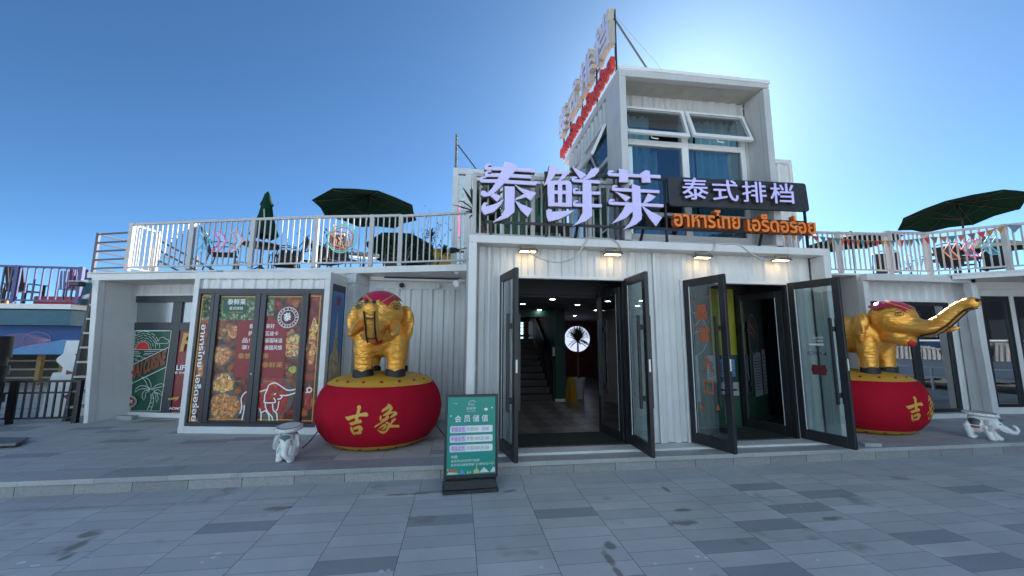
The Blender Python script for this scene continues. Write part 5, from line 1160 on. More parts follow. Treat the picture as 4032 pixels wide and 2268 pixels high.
PUR = mat('purple_chair', (.12, .02, .09), .6); BLU = mat('blue_chair', (.12, .25, .42), .6)
adirondack(-13.75, 14.2, 2.69, R(175), RATTAN, 'big black slatted chair on the blue roof by the post', 1.05); adirondack(-14.9, 14.3, 2.69, R(190), RATTAN, 'black slatted chair at the far left of the blue roof', .9)
adirondack(-12.65, 14.7, 2.95, R(205), PUR, 'purple slatted chair beside the red planter on the blue roof', .85); adirondack(-13.1, 14.9, 2.95, R(200), BLU, 'pale blue slatted chair between black and purple chairs on the blue roof', .8)
tag(MB().box(-14.35, -14.1, 14.1, 14.3, 2.69, 2.85).build('planter_box', mat('orange_planter', (.6, .25, .04), .6)), 'small orange box on the blue roof at the left edge', 'planter')
# ================================================================ umbrellas, tables, chairs, plants on the terraces
UMB_T = mat('umbrella_green_top', (.03, .12, .075), .85, var=.2, vscale=6)
POLE = mat('umbrella_pole', (.016, .016, .018), .4)
def umbrella(x, y, zf, zr, r, rise, tiltdir, tilt, lab, open_=True, grp='green parasols on the terraces', pole=True):
    o = root('parasol', (x, y, zf), 0, lab, 'parasol', grp)
    T = Matrix.Translation((x, y, zr)) @ Matrix.Rotation(tilt, 4, Vector((math.cos(tiltdir), math.sin(tiltdir), 0)))
    n = 8; c = MB(); c.M = T
    vs = [(0, 0, rise)]; fs = []
    for k in range(n):
        a = 2 * math.pi * (k + .5) / n
        for t in (.5, 1.0):
            vs.append((r * t * math.cos(a), r * t * math.sin(a), rise * (1 - t) - .03 * math.sin(math.pi * t)))
    for k in range(n):
        a = 2 * math.pi * (k + 1) / n
        vs.append((r * .5 * .925 * math.cos(a), r * .5 * .925 * math.sin(a), rise * .5 - .055)); vs.append((r * .90 * math.cos(a), r * .90 * math.sin(a), .035 + 0))
    def P(k, t): return 1 + (k % n) * 2 + t
    def Q(k, t): return 1 + 2 * n + (k % n) * 2 + t
    for k in range(n):
        k2 = (k + 1) % n
        fs += [(0, P(k, 0), Q(k, 0)), (0, Q(k, 0), P(k2, 0)), (P(k, 0), P(k, 1), Q(k, 1), Q(k, 0)), (Q(k, 0), Q(k, 1), P(k2, 1), P(k2, 0))]
    c.add(vs, fs)
    # short valance so the cloth has an edge
    m0 = len(c.v)
    can = c.build('canopy', UGREEN, o)
    sm = can.modifiers.new('thickness', 'SOLIDIFY'); sm.thickness = .012; sm.offset = 1
    b = MB(); b.M = T
    for k in range(n):
        a = 2 * math.pi * (k + .5) / n; d = Vector((math.cos(a), math.sin(a), 0))
        b.bar(Vector((0, 0, rise - .05)), d * r * .97 + Vector((0, 0, -.015)), .018)
    b.build('ribs', POLE, o)
    b = MB(); b.M = T
    for k in range(n):
        a = 2 * math.pi * (k + .5) / n; d = Vector((math.cos(a), math.sin(a), 0))
        b.bar(Vector((0, 0, rise * .25 - .25)), d * r * .48 + Vector((0, 0, rise * .5 - .045)), .014)
    b.build('struts', POLE, o)
    b = MB(); b.lathe([(0, .06), (.05, .03), (.02, 0)], T @ Vector((0, 0, rise)), 8); b.build('finial', UGREEN, o)
    b = MB(); b.tube([(x, y, zf), T @ Vector((0, 0, rise * .2 - .25)), T @ Vector((0, 0, rise - .02))], .022, 10)
    b.build('pole', POLE, o, smooth=True)
    return o
umbrella(-2.62, 10.9, 3.0, 5.24, 1.40, .50, R(180), R(5), 'open green parasol over the railing nearest the big letters, left terrace')
umbrella(-2.12, 14.0, 3.0, 4.78, 1.25, .40, R(180), R(20), 'tilted green parasol low behind the railing beside the yellow roof')
umbrella(13.35, 8.3, 3.05, 5.10, 1.26, .36, R(167), R(9), 'open green parasol at the far right against the sky')
umbrella(13.8, 11.6, 3.05, 5.1, 1.35, .42, R(0), R(0), 'dark green parasol seen through the bunting left of the far right parasol')
umbrella(20.2, 12.0, 3.05, 5.15, 1.75, .55, R(-30), R(5), 'low green parasol behind the pink and blue arrows on the right railing')
cu = root('folded_parasol', (-4.29, 8.9, 3.0), 0, 'folded dark green parasol standing at the round table on the left terrace', 'parasol')
b = MB(); prof = [(.012, 1.93), (.06, 1.86), (.095, 1.72), (.13, 1.62), (.105, 1.58), (.13, 1.4), (.185, 1.15), (.24, .95), (.255, .90), (.24, .885), (.0, .95)]
n = 24; vs = []
for (r_, z_) in prof:
    for j in range(n):
        a = 2 * math.pi * j / n; k = 1 + (.14 * math.sin(8 * a) if z_ < 1.8 else 0) * min(1, (1.9 - z_) * 1.6); vs.append((-4.29 + r_ * k * math.cos(a), 8.9 + r_ * k * math.sin(a), 3.0 + z_ + (.035 * math.sin(8 * a) if z_ < .96 and r_ > .1 else 0)))
fs = [(i * n + j, i * n + (j + 1) % n, (i + 1) * n + (j + 1) % n, (i + 1) * n + j) for i in range(len(prof) - 1) for j in range(n)]
b.add(vs, fs); b.build('canopy', UGREEN, cu, smooth=True, angle=50)
MB().tube([(-4.29, 8.9, 3.0), (-4.29, 8.9, 4.9)], .02, 8).build('pole', POLE, cu)
MB().bar((-4.22, 8.66, 4.45), (-4.2, 8.66, 4.25), .02).build('tie_strap', mat('strap_pale', (.4, .45, .4), .7), cu)
def round_table(x, y, z, r, lab, top=RATTAN, h=.72):
    o = root('round_table', (x, y, z), 0, lab, 'table', 'round tables on the left terrace')
    MB().lathe([(0, h), (r, h), (r, h - .03), (r - .02, h - .04), (0, h - .04)], (x, y, z), 32).build('tabletop', top, o, smooth=True)
    MB().tube([(x, y, z), (x, y, z + h - .04)], .03, 10).build('column', POLE, o)
    m = MB()
    for k in range(4): a = R(45 + 90 * k); m.tube([(x, y, z + .25), (x + .18 * math.cos(a), y + .18 * math.sin(a), z + .12), (x + .30 * math.cos(a), y + .30 * math.sin(a), z + .01)], .014, 6)
    m.build('foot', POLE, o); return o
round_table(-4.33, 8.95, 3.0, .37, 'round dark table under the folded parasol')
round_table(-2.33, 9.6, 3.0, .36, 'round glass table with black rim behind the round neon sign', glass('table_glass', (.6, .68, .7), .15, .6, body=(.3, .36, .4)))
MB
def armchair(name='terrace_chair'):
    o = root(name, (0, 0, 0), 0); M = None
    b = MB(); b.add([(-.24, -.22, .42), (.24, -.22, .42), (.22, .22, .39), (-.22, .22, .39), (-.24, -.22, .45), (.24, -.22, .45), (.22, .22, .42), (-.22, .22, .42)], [(0, 3, 2, 1), (4, 5, 6, 7), (0, 1, 5, 4), (1, 2, 6, 5), (2, 3, 7, 6), (3, 0, 4, 7)]); b.build('seat', RATTAN, o, bevel=.01)
    b = MB(); b.add([(-.21, .21, .42), (.21, .21, .42), (.21, .36, .88), (-.21, .36, .88), (-.21, .235, .42), (.21, .235, .42), (.21, .385, .88), (-.21, .385, .88)], [(0, 1, 2, 3), (7, 6, 5, 4), (0, 4, 5, 1), (1, 5, 6, 2), (2, 6, 7, 3), (3, 7, 4, 0)]); b.build('backrest', RATTAN, o, bevel=.01)
    for s in (-1, 1):
        b = MB(); x = s * .255
        b.tube([(x, -.24, 0), (x, -.25, .45), (x, -.20, .62), (x, .0, .65), (x, .22, .62), (x * .95, .36, .88), (x * .6, .39, .93)], .012, 6); b.tube([(x, .28, 0), (x, .18, .42), (x, .22, .62)], .012, 6)
        b.build('leg_frame', POLE, o, smooth=True)
    b = MB(); b.tube([(-.15, .39, .93), (0, .395, .945), (.15, .39, .93)], .012, 6); b.build('top_rail', POLE, o)
    return o
ch0 = armchair()
CH = [(-4.95, 8.7, R(110), 'black wicker armchair left of the round table, behind the pink arrow'), (-3.74, 8.85, R(-75), 'black wicker armchair right of the round table under the folded parasol'), (-4.2, 9.75, R(10), 'black wicker armchair on the far side of the table under the folded parasol'), (-3.30, 9.3, R(-100), 'black wicker armchair with its back to the middle post of the left railing'),
      (-3.02, 9.25, R(60), 'black wicker armchair just left of the round neon sign'), (-2.55, 8.8, R(170), 'black wicker armchair half hidden under the round neon sign'), (-1.55, 9.3, R(-80), 'black wicker armchair by the corner post under the open parasol'),
      (11.2, 8.6, R(130), 'black sling armchair behind the right railing, nearest the shop'), (11.85, 7.55, R(100), 'black sling armchair under the orange arrow on the right railing'), (13.0, 7.6, R(-70), 'black sling armchair right of the pink arrow on the right railing')]
for i, (x, y, a, lb) in enumerate(CH):
    o = ch0 if i == 0 else copy_tree(ch0)
    o.location = (x, y, 3.0 if x < 5 else 3.06); o.rotation_euler = (0, 0, a); tag(o, lb, 'chair', 'black armchairs on the terraces')
m = MB(); m.box(-.0, .01, 0, .01, 0, .01)
rt = root('low_table', (12.4, 7.9, 3.06), 0, 'dark table behind the pink arrow on the right terrace', 'table')
MB().box(12.0, 12.9, 7.6, 8.3, 3.72, 3.76).build('tabletop', RATTAN, rt)
for (x, y) in ((12.05, 7.65), (12.85, 7.65), (12.05, 8.25), (12.85, 8.25)): MB().bar((x, y, 3.06), (x, y, 3.72), .04).build('leg', POLE, rt)
# climbing plants with sparse leaves
TWIG = mat('twig', (.09, .07, .045), .8); LEAFL = mat('sparse_leaf', (.10, .16, .035), .5, var=.4, vscale=25)
def vine(x, y, z, h, lean, lab, seed, nb=5, nl=60, spread=.5):
    rd = random.Random(seed); o = root('climbing_plant', (x, y, z), 0, lab, 'plant', 'sparse climbing plants on the left terrace')
    s = MB(); L_ = MB()
    for k in range(nb):
        p = Vector((x + rd.uniform(-.15, .15), y, z)); pts = [p.copy()]; d = Vector((lean + rd.uniform(-.4, .4) * spread, rd.uniform(-.2, .2), 1)).normalized(); hh = h * rd.uniform(.6, 1)
        for t in range(9):
            d = (d + Vector((rd.uniform(-.3, .3) * spread, rd.uniform(-.15, .15), rd.uniform(-.05, .1)))).normalized(); p = p + d * hh / 9; pts.append(p.copy())
        s.tube(pts, [.011 - .001 * i for i in range(10)], 5)
        for j in range(nl // nb):
            b_ = pts[rd.randint(3, 9)] + Vector((rd.uniform(-.1, .1), rd.uniform(-.1, .1), rd.uniform(-.08, .08))); a = rd.uniform(0, 6.28)
            leaf_blade(L_, b_, (math.cos(a), math.sin(a), rd.uniform(-.5, .5)), rd.uniform(.05, .10), .04, .02, n=3)
    s.build('stem', TWIG, o); L_.build('foliage', LEAFL, o); return o
vine(-2.95, 8.3, 3.0, 1.15, -.05, 'sparse climbing plant left of the round neon sign', 3, 5, 70)
vine(-1.55, 8.9, 3.0, 1.35, .1, 'leafy climbing plant behind the railing corner under the open parasol', 5, 6, 110, .8)
vine(-.82, 8.6, 3.0, 1.75, .22, 'tall sparse climbing plant leaning right beside the tilted parasol', 8, 6, 110, .7)
yucca('terrace_dracaena', -.62, 7.9, 3.0, 0, [(.0, 0, .82, .55), (.28, .05, .50, .6), (-.15, .1, .28, .5)], 'spiky dracaena on bare stems in front of the yellow roof', None, .34, 46, seed=21)
vine(10.6, 7.6, 3.06, .9, .1, 'sparse leafy plant behind the right railing by the orange arrow', 9, 5, 60)
vine(7.8, 8.2, 3.06, .55, 0, 'low leafy plant behind the right railing next to the shop', 10, 4, 40)
# yellow roofed hut far behind
hy = root('yellow_roof_hut', (-1.2, 15, 3), 0, 'hut with a yellow corrugated roof far behind the left terrace', 'hut')
b = MB(); vs = []; 
for i in range(41):
    t = i / 40; x = -1.15 + 1.5 * t
    for (yy, zz) in ((15.0, 4.40), (16.0, 5.42)): vs.append((x, yy, zz + .02 * (i % 2)))
b.add(vs, [(2 * i, 2 * i + 2, 2 * i + 3, 2 * i + 1) for i in range(40)])
b.build('roof', mat('yellow_roofing', (.62, .33, .02), .6, var=.15), hy)
b = MB(); b.add([(-2.35, 15.0, 4.42), (-1.15, 15, 4.42), (-1.15, 16.0, 5.42), (-2.35, 15.3, 4.90)], [(0, 1, 2, 3)]); b.add([(-2.25, 15.0, 4.42), (-1.15, 15.0, 4.42), (-1.15, 16.0, 5.41), (-1.2, 15.5, 4.95)], [(0, 1, 2)]); b.build('gable', mat('hut_ochre', (.55, .36, .10), .7), hy)
MB().box(-2.2, .3, 15.2, 17, 2.9, 4.40).build('wall', mat('hut_cream', (.55, .42, .22), .7), hy)
# ================================================================ neon signs on the railings
def neon(name, col, s=1.2): return mat(name, tuple(c * .75 for c in col), .4, var=0, emit=col, estr=s * .06)
def arrow(pl, m, lab, nrm):
    o = root('neon_arrow', pl[0], 0, lab, 'neon arrow', 'neon arrows on the terrace railings')
    MB().tube(pl, .011, 6, closed=True).build('tube', m, o)
    b = MB(); b.poly3(pl[:3] + pl[3:], None); b.v = [v - Vector(nrm) * .012 for v in b.v]; b.build('backing', glass('acrylic_backing', (.86, .92, .95), .04, .9, body=(.6, .7, .75)), o)
def chev(u0, z0, du, dz, w): return [(u0, z0 + dz), (u0 + w, z0 + dz), (u0 + w + du, z0), (u0 + w, z0 - dz), (u0, z0 - dz), (u0 + du, z0)]
dL = Vector((2.54, -.70, 0)).normalized(); nL = Vector((dL.y, -dL.x, 0)); oL = Vector((-5.22, 8.13, 0)) + nL * .05
for x0, m, lb in ((.17, neon('blue_neon', (.10, .60, .85), .8), 'pale blue neon arrow pointing right, left terrace railing'), (.52, neon('pink_neon2', (.95, .12, .35), .9), 'pink neon arrow pointing right, left terrace railing'), (.87, neon('orange_neon', (1.0, .40, .22), .9), 'orange neon arrow pointing right, left terrace railing')):
    arrow([oL + dL * u + Vector((0, 0, z)) for (u, z) in chev(x0, 3.525, .165, .195, .145)], m, lb, nL)
rn = root('round_neon_sign', (-2.16, 7.3, 3.51), 0, 'round green and red neon sign with an orange elephant on the left railing', 'neon sign')
dR = Vector((1.04, -.2, 0)).normalized(); nR = Vector((dR.y, -dR.x, 0)); oR = Vector((-2.155, 7.30, 3.51)) + nR * .06
def rp_(u, v, d=0): return oR + dR * u + Vector((0, 0, v)) + nR * d
def ring(r_): return [rp_(r_ * math.cos(2 * math.pi * k / 36), r_ * math.sin(2 * math.pi * k / 36)) for k in range(36)]
MB().tube(ring(.265), .012, 6, closed=True).build('ring', neon('green_neon', (.25, .75, .55), .55), rn)
MB().tube(ring(.235), .007, 6, closed=True).build('ring', neon('teal_neon', (.3, .65, .65), .5), rn)
MB().tube(ring(.205), .008, 6, closed=True).build('ring', neon('red_neon', (.75, .12, .12), .7), rn)
EL = [[(-.17, .26), (-.12, .13), (-.09, .08), (-.02, .11), (.04, .09), (.06, .04), (.10, .06), (.15, .05), (.18, -.02), (.19, -.12), (.15, -.13), (.13, -.06), (.09, -.07), (.08, -.14), (.03, -.14), (.02, -.06), (-.04, -.08), (-.06, -.15), (-.10, -.14), (-.09, -.04), (-.13, .02), (-.19, .06), (-.21, .10), (-.15, .09), (-.12, .13)], [(-.04, .08), (.0, .05), (.02, -.01), (-.03, -.03), (-.06, .02)], [(-.09, -.02), (-.12, -.05)], [(.03, -.13), (.06, -.19), (.12, -.17), (.13, -.10)]]
b = MB()
for l in EL: b.tube([rp_(u, v, .012) for (u, v) in l], .008, 5)
b.tube([rp_(-.20, -.10, .01), rp_(.10, -.20, .01)], .006, 5)
b.build('elephant_outline', neon('orange_neon2', (1.0, .42, .15), .95), rn)
b = MB(); b.disc(rp_(0, 0, -.012), dR * .28, (0, 0, .28), 36); b.build('backing', MATS['acrylic_backing'], rn)
# ================================================================ RIGHT: bay D, glazed front E, terrace
db = root('window_bay', (7.95, 6.62, .165), 0, 'white bay with dark reflecting windows behind the right gold elephant', 'shop bay')
f = MB()
f.add([(10.47, 6.46, .166), (10.62, 6.46, .166), (10.62, 6.60, .166), (10.47, 6.60, .166), (10.40, 6.46, 3.0), (10.53, 6.46, 3.0), (10.53, 6.60, 3.0), (10.40, 6.60, 3.0)], [(0, 3, 2, 1), (4, 5, 6, 7), (0, 1, 5, 4), (1, 2, 6, 5), (2, 3, 7, 6), (3, 0, 4, 7)])
f.box(7.95, 8.07, 6.55, 6.66, .166, 2.88); f.box(7.95, 10.53, 6.46, 6.60, 2.88, 3.01); f.box(8.07, 10.47, 6.66, 6.80, .166, .255)
f.add([(7.95, 6.661, .166), (8.03, 6.661, .166), (8.45, 7.55, .166), (8.35, 7.55, .166), (7.95, 6.661, 3.0), (8.03, 6.661, 3.0), (8.45, 7.55, 3.0), (8.35, 7.55, 3.0)], [(0, 3, 2, 1), (4, 5, 6, 7), (0, 1, 5, 4), (1, 2, 6, 5), (2, 3, 7, 6), (3, 0, 4, 7)])
f.build('frame', WHITE, db, bevel=.006)
w = MB(); w.corr((8.07, 6.80), (10.6, 6.80), 2.52, 2.93, .21, .03); w.box(10.25, 10.30, 6.78, 6.80, .256, 2.52); w.corr((10.30, 6.80), (10.62, 6.80), .256, 2.52, .21, .03)
w.box(10.475, 10.60, 6.605, 6.80, .166, 2.9); w.box(8.07, 10.47, 6.605, 6.86, 2.95, 3.0)
w.build('corrugated_wall', WHITE, db)
w = MB(); w.box(8.3, 10.25, 6.775, 6.83, 2.42, 2.50); w.box(8.3, 10.25, 6.775, 6.83, .257, .33); w.box(10.16, 10.249, 6.775, 6.83, .33, 2.42); w.box(9.23, 9.40, 6.77, 6.835, .33, 2.42); w.box(8.3, 8.4, 6.775, 6.83, .33, 2.42)
w.build('window_frame', BLACKF, db, bevel=.004)
MB().box(8.07, 8.29, 6.79, 6.83, .256, 2.52).build('wall_panel', WHITE2, db); MB().box(8.29, 10.26, 6.778, 6.832, 2.501, 2.53).build('window_header', WHITE2, db)
MIR = glass('mirror_window', (.05, .055, .06), .42, .35, body=(.006, .007, .008))
g = MB(); g.box(8.4, 9.23, 6.80, 6.81, .33, 2.42); g.box(9.40, 10.16, 6.80, 6.81, .33, 2.42); g.build('glass', MIR, db)
t = MB(); text_into(t, '新鲜美味', (9.36, 6.797, 1.98), (.75, 0, 0), (0, 0, .13), .02); t.build('window_lettering', mat('window_print', (.35, .36, .38), .6, var=0), db)
t = MB(); text_into(t, '欢迎光临', (9.62, 6.797, 1.77), (.28, 0, 0), (0, 0, .055), .01); t.build('window_lettering', MATS['window_print'], db)
MB().box(8.2, 10.4, 7.6, 7.7, .166, 2.9).build('inner_wall', DARKI, db)
gf = root('glazed_front', (11.3, 6.95, .165), 0, 'white framed glazed shop front with tall dark windows at the right edge', 'shop front')
ge = (math.cos(R(-6)), math.sin(R(-6)))
GM = Matrix.Translation((11.05, 6.99, 0)) @ Matrix.Rotation(R(-6), 4, 'Z')
def gbox(mb, u0, u1, v0, v1, z0, z1): mb.M = GM; mb.box(u0, u1, v0, v1, z0, z1); mb.M = None
w = MB(); gbox(w, -.6, 5, -.02, .10, .166, .30); gbox(w, -.6, 5, 0, .12, 2.68, 3.0); gbox(w, -.6, 5, -.03, -.001, 2.82, 2.86); gbox(w, .25, .33, -.01, .08, .30, 2.68); gbox(w, .99, 1.09, -.01, .08, .30, 2.68); gbox(w, 1.95, 2.1, -.01, .08, .30, 2.68); gbox(w, -.6, .02, -.01, .10, .3, 2.68)
w.build('frame', WHITE2, gf, bevel=.004)
w = MB()
for u0, u1 in ((.331, .989), (1.091, 1.949), (2.101, 3.4)):
    gbox(w, u0, u0 + .07, 0, .06, .30, 2.68); gbox(w, u1 - .09, u1, 0, .06, .30, 2.68); gbox(w, u0 + .07, u1 - .09, 0, .06, 2.58, 2.68); gbox(w, u0 + .07, u1 - .09, 0, .06, .30, .36)
w.build('window_frame', BLACKF, gf, bevel=.003)
w = MB()
for u0, u1 in ((.40, .90), (1.16, 1.86), (2.17, 3.31), (.021, .249)): gbox(w, u0, u1, .03, .04, .36 if u0 > .1 else .3, 2.58 if u0 > .1 else 2.68)
w.build('glass', MIR, gf)
w = MB(); gbox(w, -.6, 5, .7, .8, .166, 2.9); w.build('inner_wall', DARKI, gf)
dk = root('right_terrace', (9, 8, 3.0), 0, 'white edged roof terrace deck on top of the right bays', 'terrace')
RQ = [(6.60, 6.80), (7.68, 6.73), (8.77, 6.65), (9.67, 6.61), (10.46, 5.90), (11.25, 5.18), (12.05, 4.46)]
MB().prism([(5.84, 6.86), (7.95, 6.70), (9.70, 6.56), (10.5, 5.86), (12.6, 3.95), (22, 4), (34, 20), (5.84, 24)], 3.012, 3.05).build('deck', WHITE, dk)
MB().prism([(5.9, 6.98), (7.95, 6.82), (9.76, 6.68), (10.6, 5.95), (12.7, 4.05), (21.9, 4.1), (33.8, 19.9), (5.9, 23.9)], 3.051, 3.058).build('bounce_cut_sheet', DECKT, dk)  # added dark sheet against bounce, right terrace
MB().prism([(9.9, 6.42), (10.5, 5.88), (12.6, 3.97), (12.7, 4.05), (10.62, 5.97), (10.0, 6.53)], 2.93, 3.011).build('fascia', WHITE, dk)
rr_ = root('terrace_railing', (9.5, 6.5, 3.06), 0, 'white upright-bar railing hung with bunting along the right roof terrace', 'railing')
for i in range(len(RQ) - 1): run(rr_, RQ[i], RQ[i + 1], 3.055, .86 if i < 2 else .90, .105)
# bunting
bu = root('bunting', (8, 6.4, 3.9), 0, 'string of small coloured triangle flags along the right railing', 'bunting')
BC = [mat('flag_' + n, c, .8, var=.25, vscale=30) for n, c in (('teal', (.06, .22, .24)), ('rust', (.40, .13, .08)), ('cream', (.5, .45, .38)), ('red', (.5, .05, .06)), ('ochre', (.42, .20, .05)), ('slate', (.14, .20, .27)), ('brown', (.20, .12, .09)))]
bp = []
def bun(a, b, z0, z1, sag, n):
    a, b = Vector((a[0], a[1], 0)), Vector((b[0], b[1], 0))
    for i in range(n): t = i / n; bp.append(a + (b - a) * t + Vector((0, 0, z0 + (z1 - z0) * t - sag * 4 * t * (1 - t))))
OFF = -.06
bun((5.55, 6.55), (7.68, 6.67), 3.86, 3.76, .02, 12); bun((7.68, 6.67), (9.64, 6.55), 3.76, 3.83, .06, 18); bun((9.64, 6.53), (10.42, 5.84), 3.83, 3.90, .05, 8); bun((10.42, 5.84), (12.0, 4.40), 3.92, 3.97, .10, 10)
MB().tube(bp, .004, 4).build('string', mat('string', (.3, .28, .26), .8), bu)
rd = random.Random(5); order = [0, 1, 6, 3, 4, 4, 5, 2, 3, 0, 6, 0, 1, 3, 6, 1]
for i in range(len(bp) - 1):
    p, q = bp[i], bp[i + 1]; c = (p + q) / 2; d = (q - p); tip = c + Vector((rd.uniform(-.02, .02), rd.uniform(-.03, .03) - .01, -.135 - .02 * rd.random()))
    MB().poly3([p + d * .06, p + d * .94, tip], th=(0, .003, 0)).build('flag', BC[order[i % len(order)]], bu)
# right neon arrows (pointing left)
dA_ = Vector((RQ[4][0] - RQ[3][0], RQ[4][1] - RQ[3][1], 0)).normalized(); nA_ = Vector((dA_.y, -dA_.x, 0)); oA = Vector((9.67, 6.61, 0)) + nA_ * .05
for x0, m, lb in ((.29, MATS['orange_neon'], 'orange neon arrow pointing left, right terrace railing'), (.55, MATS['pink_neon2'], 'pink neon arrow pointing left, right terrace railing'), (.81, MATS['blue_neon'], 'blue neon arrow pointing left, right terrace railing')):
    arrow([oA + dA_ * (x0 - u) + Vector((0, 0, z)) for (u, z) in chev(-.14, 3.50 + x0 * .06, .11, .185, .11)], m, lb, nA_)
# ================================================================ inflatable elephants on drums
def gold():
    m = bpy.data.materials.new('gold_foil_fabric'); m.use_nodes = True
    nt = m.node_tree; N = nt.nodes; L = nt.links; b = N['Principled BSDF']
    b.inputs['Metallic'].default_value = .66; b.inputs['Roughness'].default_value = .36
    tc = N.new('ShaderNodeTexCoord')
    nz = N.new('ShaderNodeTexNoise'); nz.inputs['Scale'].default_value = 3; nz.inputs['Detail'].default_value = 4; L.new(tc.outputs['Object'], nz.inputs['Vector'])
    rp = N.new('ShaderNodeValToRGB'); rp.color_ramp.elements[0].position = .3; rp.color_ramp.elements[0].color = (.80, .35, .045, 1); rp.color_ramp.elements[1].position = .7; rp.color_ramp.elements[1].color = (.95, .52, .12, 1)
    L.new(nz.outputs['Fac'], rp.inputs['Fac']); L.new(rp.outputs[0], b.inputs['Base Color'])
    mp = N.new('ShaderNodeMapping'); mp.inputs['Scale'].default_value = (1, 1, 2.6); L.new(tc.outputs['Object'], mp.inputs[0])
    n2 = N.new('ShaderNodeTexNoise'); n2.inputs['Scale'].default_value = 9; n2.inputs['Detail'].default_value = 4; n2.inputs['Distortion'].default_value = .6; L.new(mp.outputs[0], n2.inputs['Vector'])
    bp = N.new('ShaderNodeBump'); bp.inputs['Strength'].default_value = .75; bp.inputs['Distance'].default_value = .035; L.new(n2.outputs['Fac'], bp.inputs['Height']); L.new(bp.outputs['Normal'], b.inputs['Normal'])
    return m
GOLD = gold()
DRUMR = mat('drum_red_fabric', (.37, .004, .020), .8, spec=.15, var=.12, vscale=2.5, bump=.25, bscale=5); DRUMY = mat('drum_gold_fabric', (.56, .30, .03), .6, var=.12, vscale=4, bump=.2, bscale=6)
CLOTH = mat('red_satin', (.42, .015, .05), .4, var=.15, bump=.3, bscale=10); NAIL = mat('toenail_black', (.012, .012, .016), .6); INK = mat('ink_black', (.015, .012, .01), .6, var=0); TONG = mat('tongue_red', (.50, .01, .02), .4)
GLIT = mat('drum_gold_print', (.60, .34, .05), .5, var=.1)
def chain(mb, pts, n=14):
    mb.tube([p[:3] for p in pts], [p[3] for p in pts], n)
    for p in (pts[0], pts[-1]): mb.ell(p[:3], (p[3],) * 3, 12, 8)
DP = [(0.0, 0.0), (0.567, 0.004), (0.661, 0.03), (0.756, 0.1), (0.85, 0.22), (0.902, 0.36), (0.917, 0.5), (0.902, 0.63), (0.86, 0.75), (0.784, 0.86), (0.68, 0.935), (0.52, 0.985), (0.283, 1.01), (0.0, 1.015)]
BRUSH = {'ji': [[(100,315),(150,310),(360,255),(450,235),(575,210),(620,240),(632,280),(605,308),(520,300),(420,305),(300,345),(200,395),(160,390)],[(365,80),(400,58),(440,72),(458,115),(435,200),(430,260),(410,370),(470,368),(498,410),(485,445),(380,465),(270,500),(235,490),(205,450),(345,400),(340,340),(360,250),(378,130),(358,105)],[(240,520),(285,565),(310,640),(325,725),(290,715),(245,640),(232,580)],[(295,550),(440,495),(490,515),(525,570),(490,650),(490,690),(440,700),(325,705),(325,655),(410,640),(430,570),(320,605)]],
'xiang': [[(1040,55),(1085,50),(1125,85),(1165,150),(1150,190),(1120,225),(1225,225),(1272,265),(1265,300),(1200,335),(1130,368),(1105,365),(1115,330),(1185,270),(1195,250),(1120,270),(1050,300),(950,310),(945,290),(1040,220),(1105,155),(1050,170),(925,228),(920,200),(935,160),(1010,110),(1055,70)],[(890,290),(920,310),(920,380),(905,430),(880,390),(878,340)],[(1010,320),(1075,300),(1088,360),(1040,410),(930,470),(850,520),(775,560),(780,530),(830,490),(920,440),(930,385),(1010,345)],[(1000,460),(1040,445),(1090,460),(1115,495),(1145,440),(1135,430),(1180,390),(1230,372),(1240,410),(1190,460),(1140,520),(1280,538),(1325,545),(1340,590),(1330,603),(1230,590),(1115,585),(1085,640),(1030,700),(985,717),(915,695),(860,640),(832,595),(890,630),(960,660),(1010,655),(1040,610),(1040,580),(1070,530),(1060,500),(1020,480)],[(870,580),(960,490),(1000,485),(1040,520),(1030,580),(970,630),(920,625),(960,590),(1000,540),(940,560),(870,600)]]}
def dr_r(z):
    for i in range(2, len(DP) - 1):
        (r0, z0), (r1, z1) = DP[i], DP[i + 1]
        if z0 <= z <= z1: return r0 + (r1 - r0) * (z - z0) / (z1 - z0)
    return .6
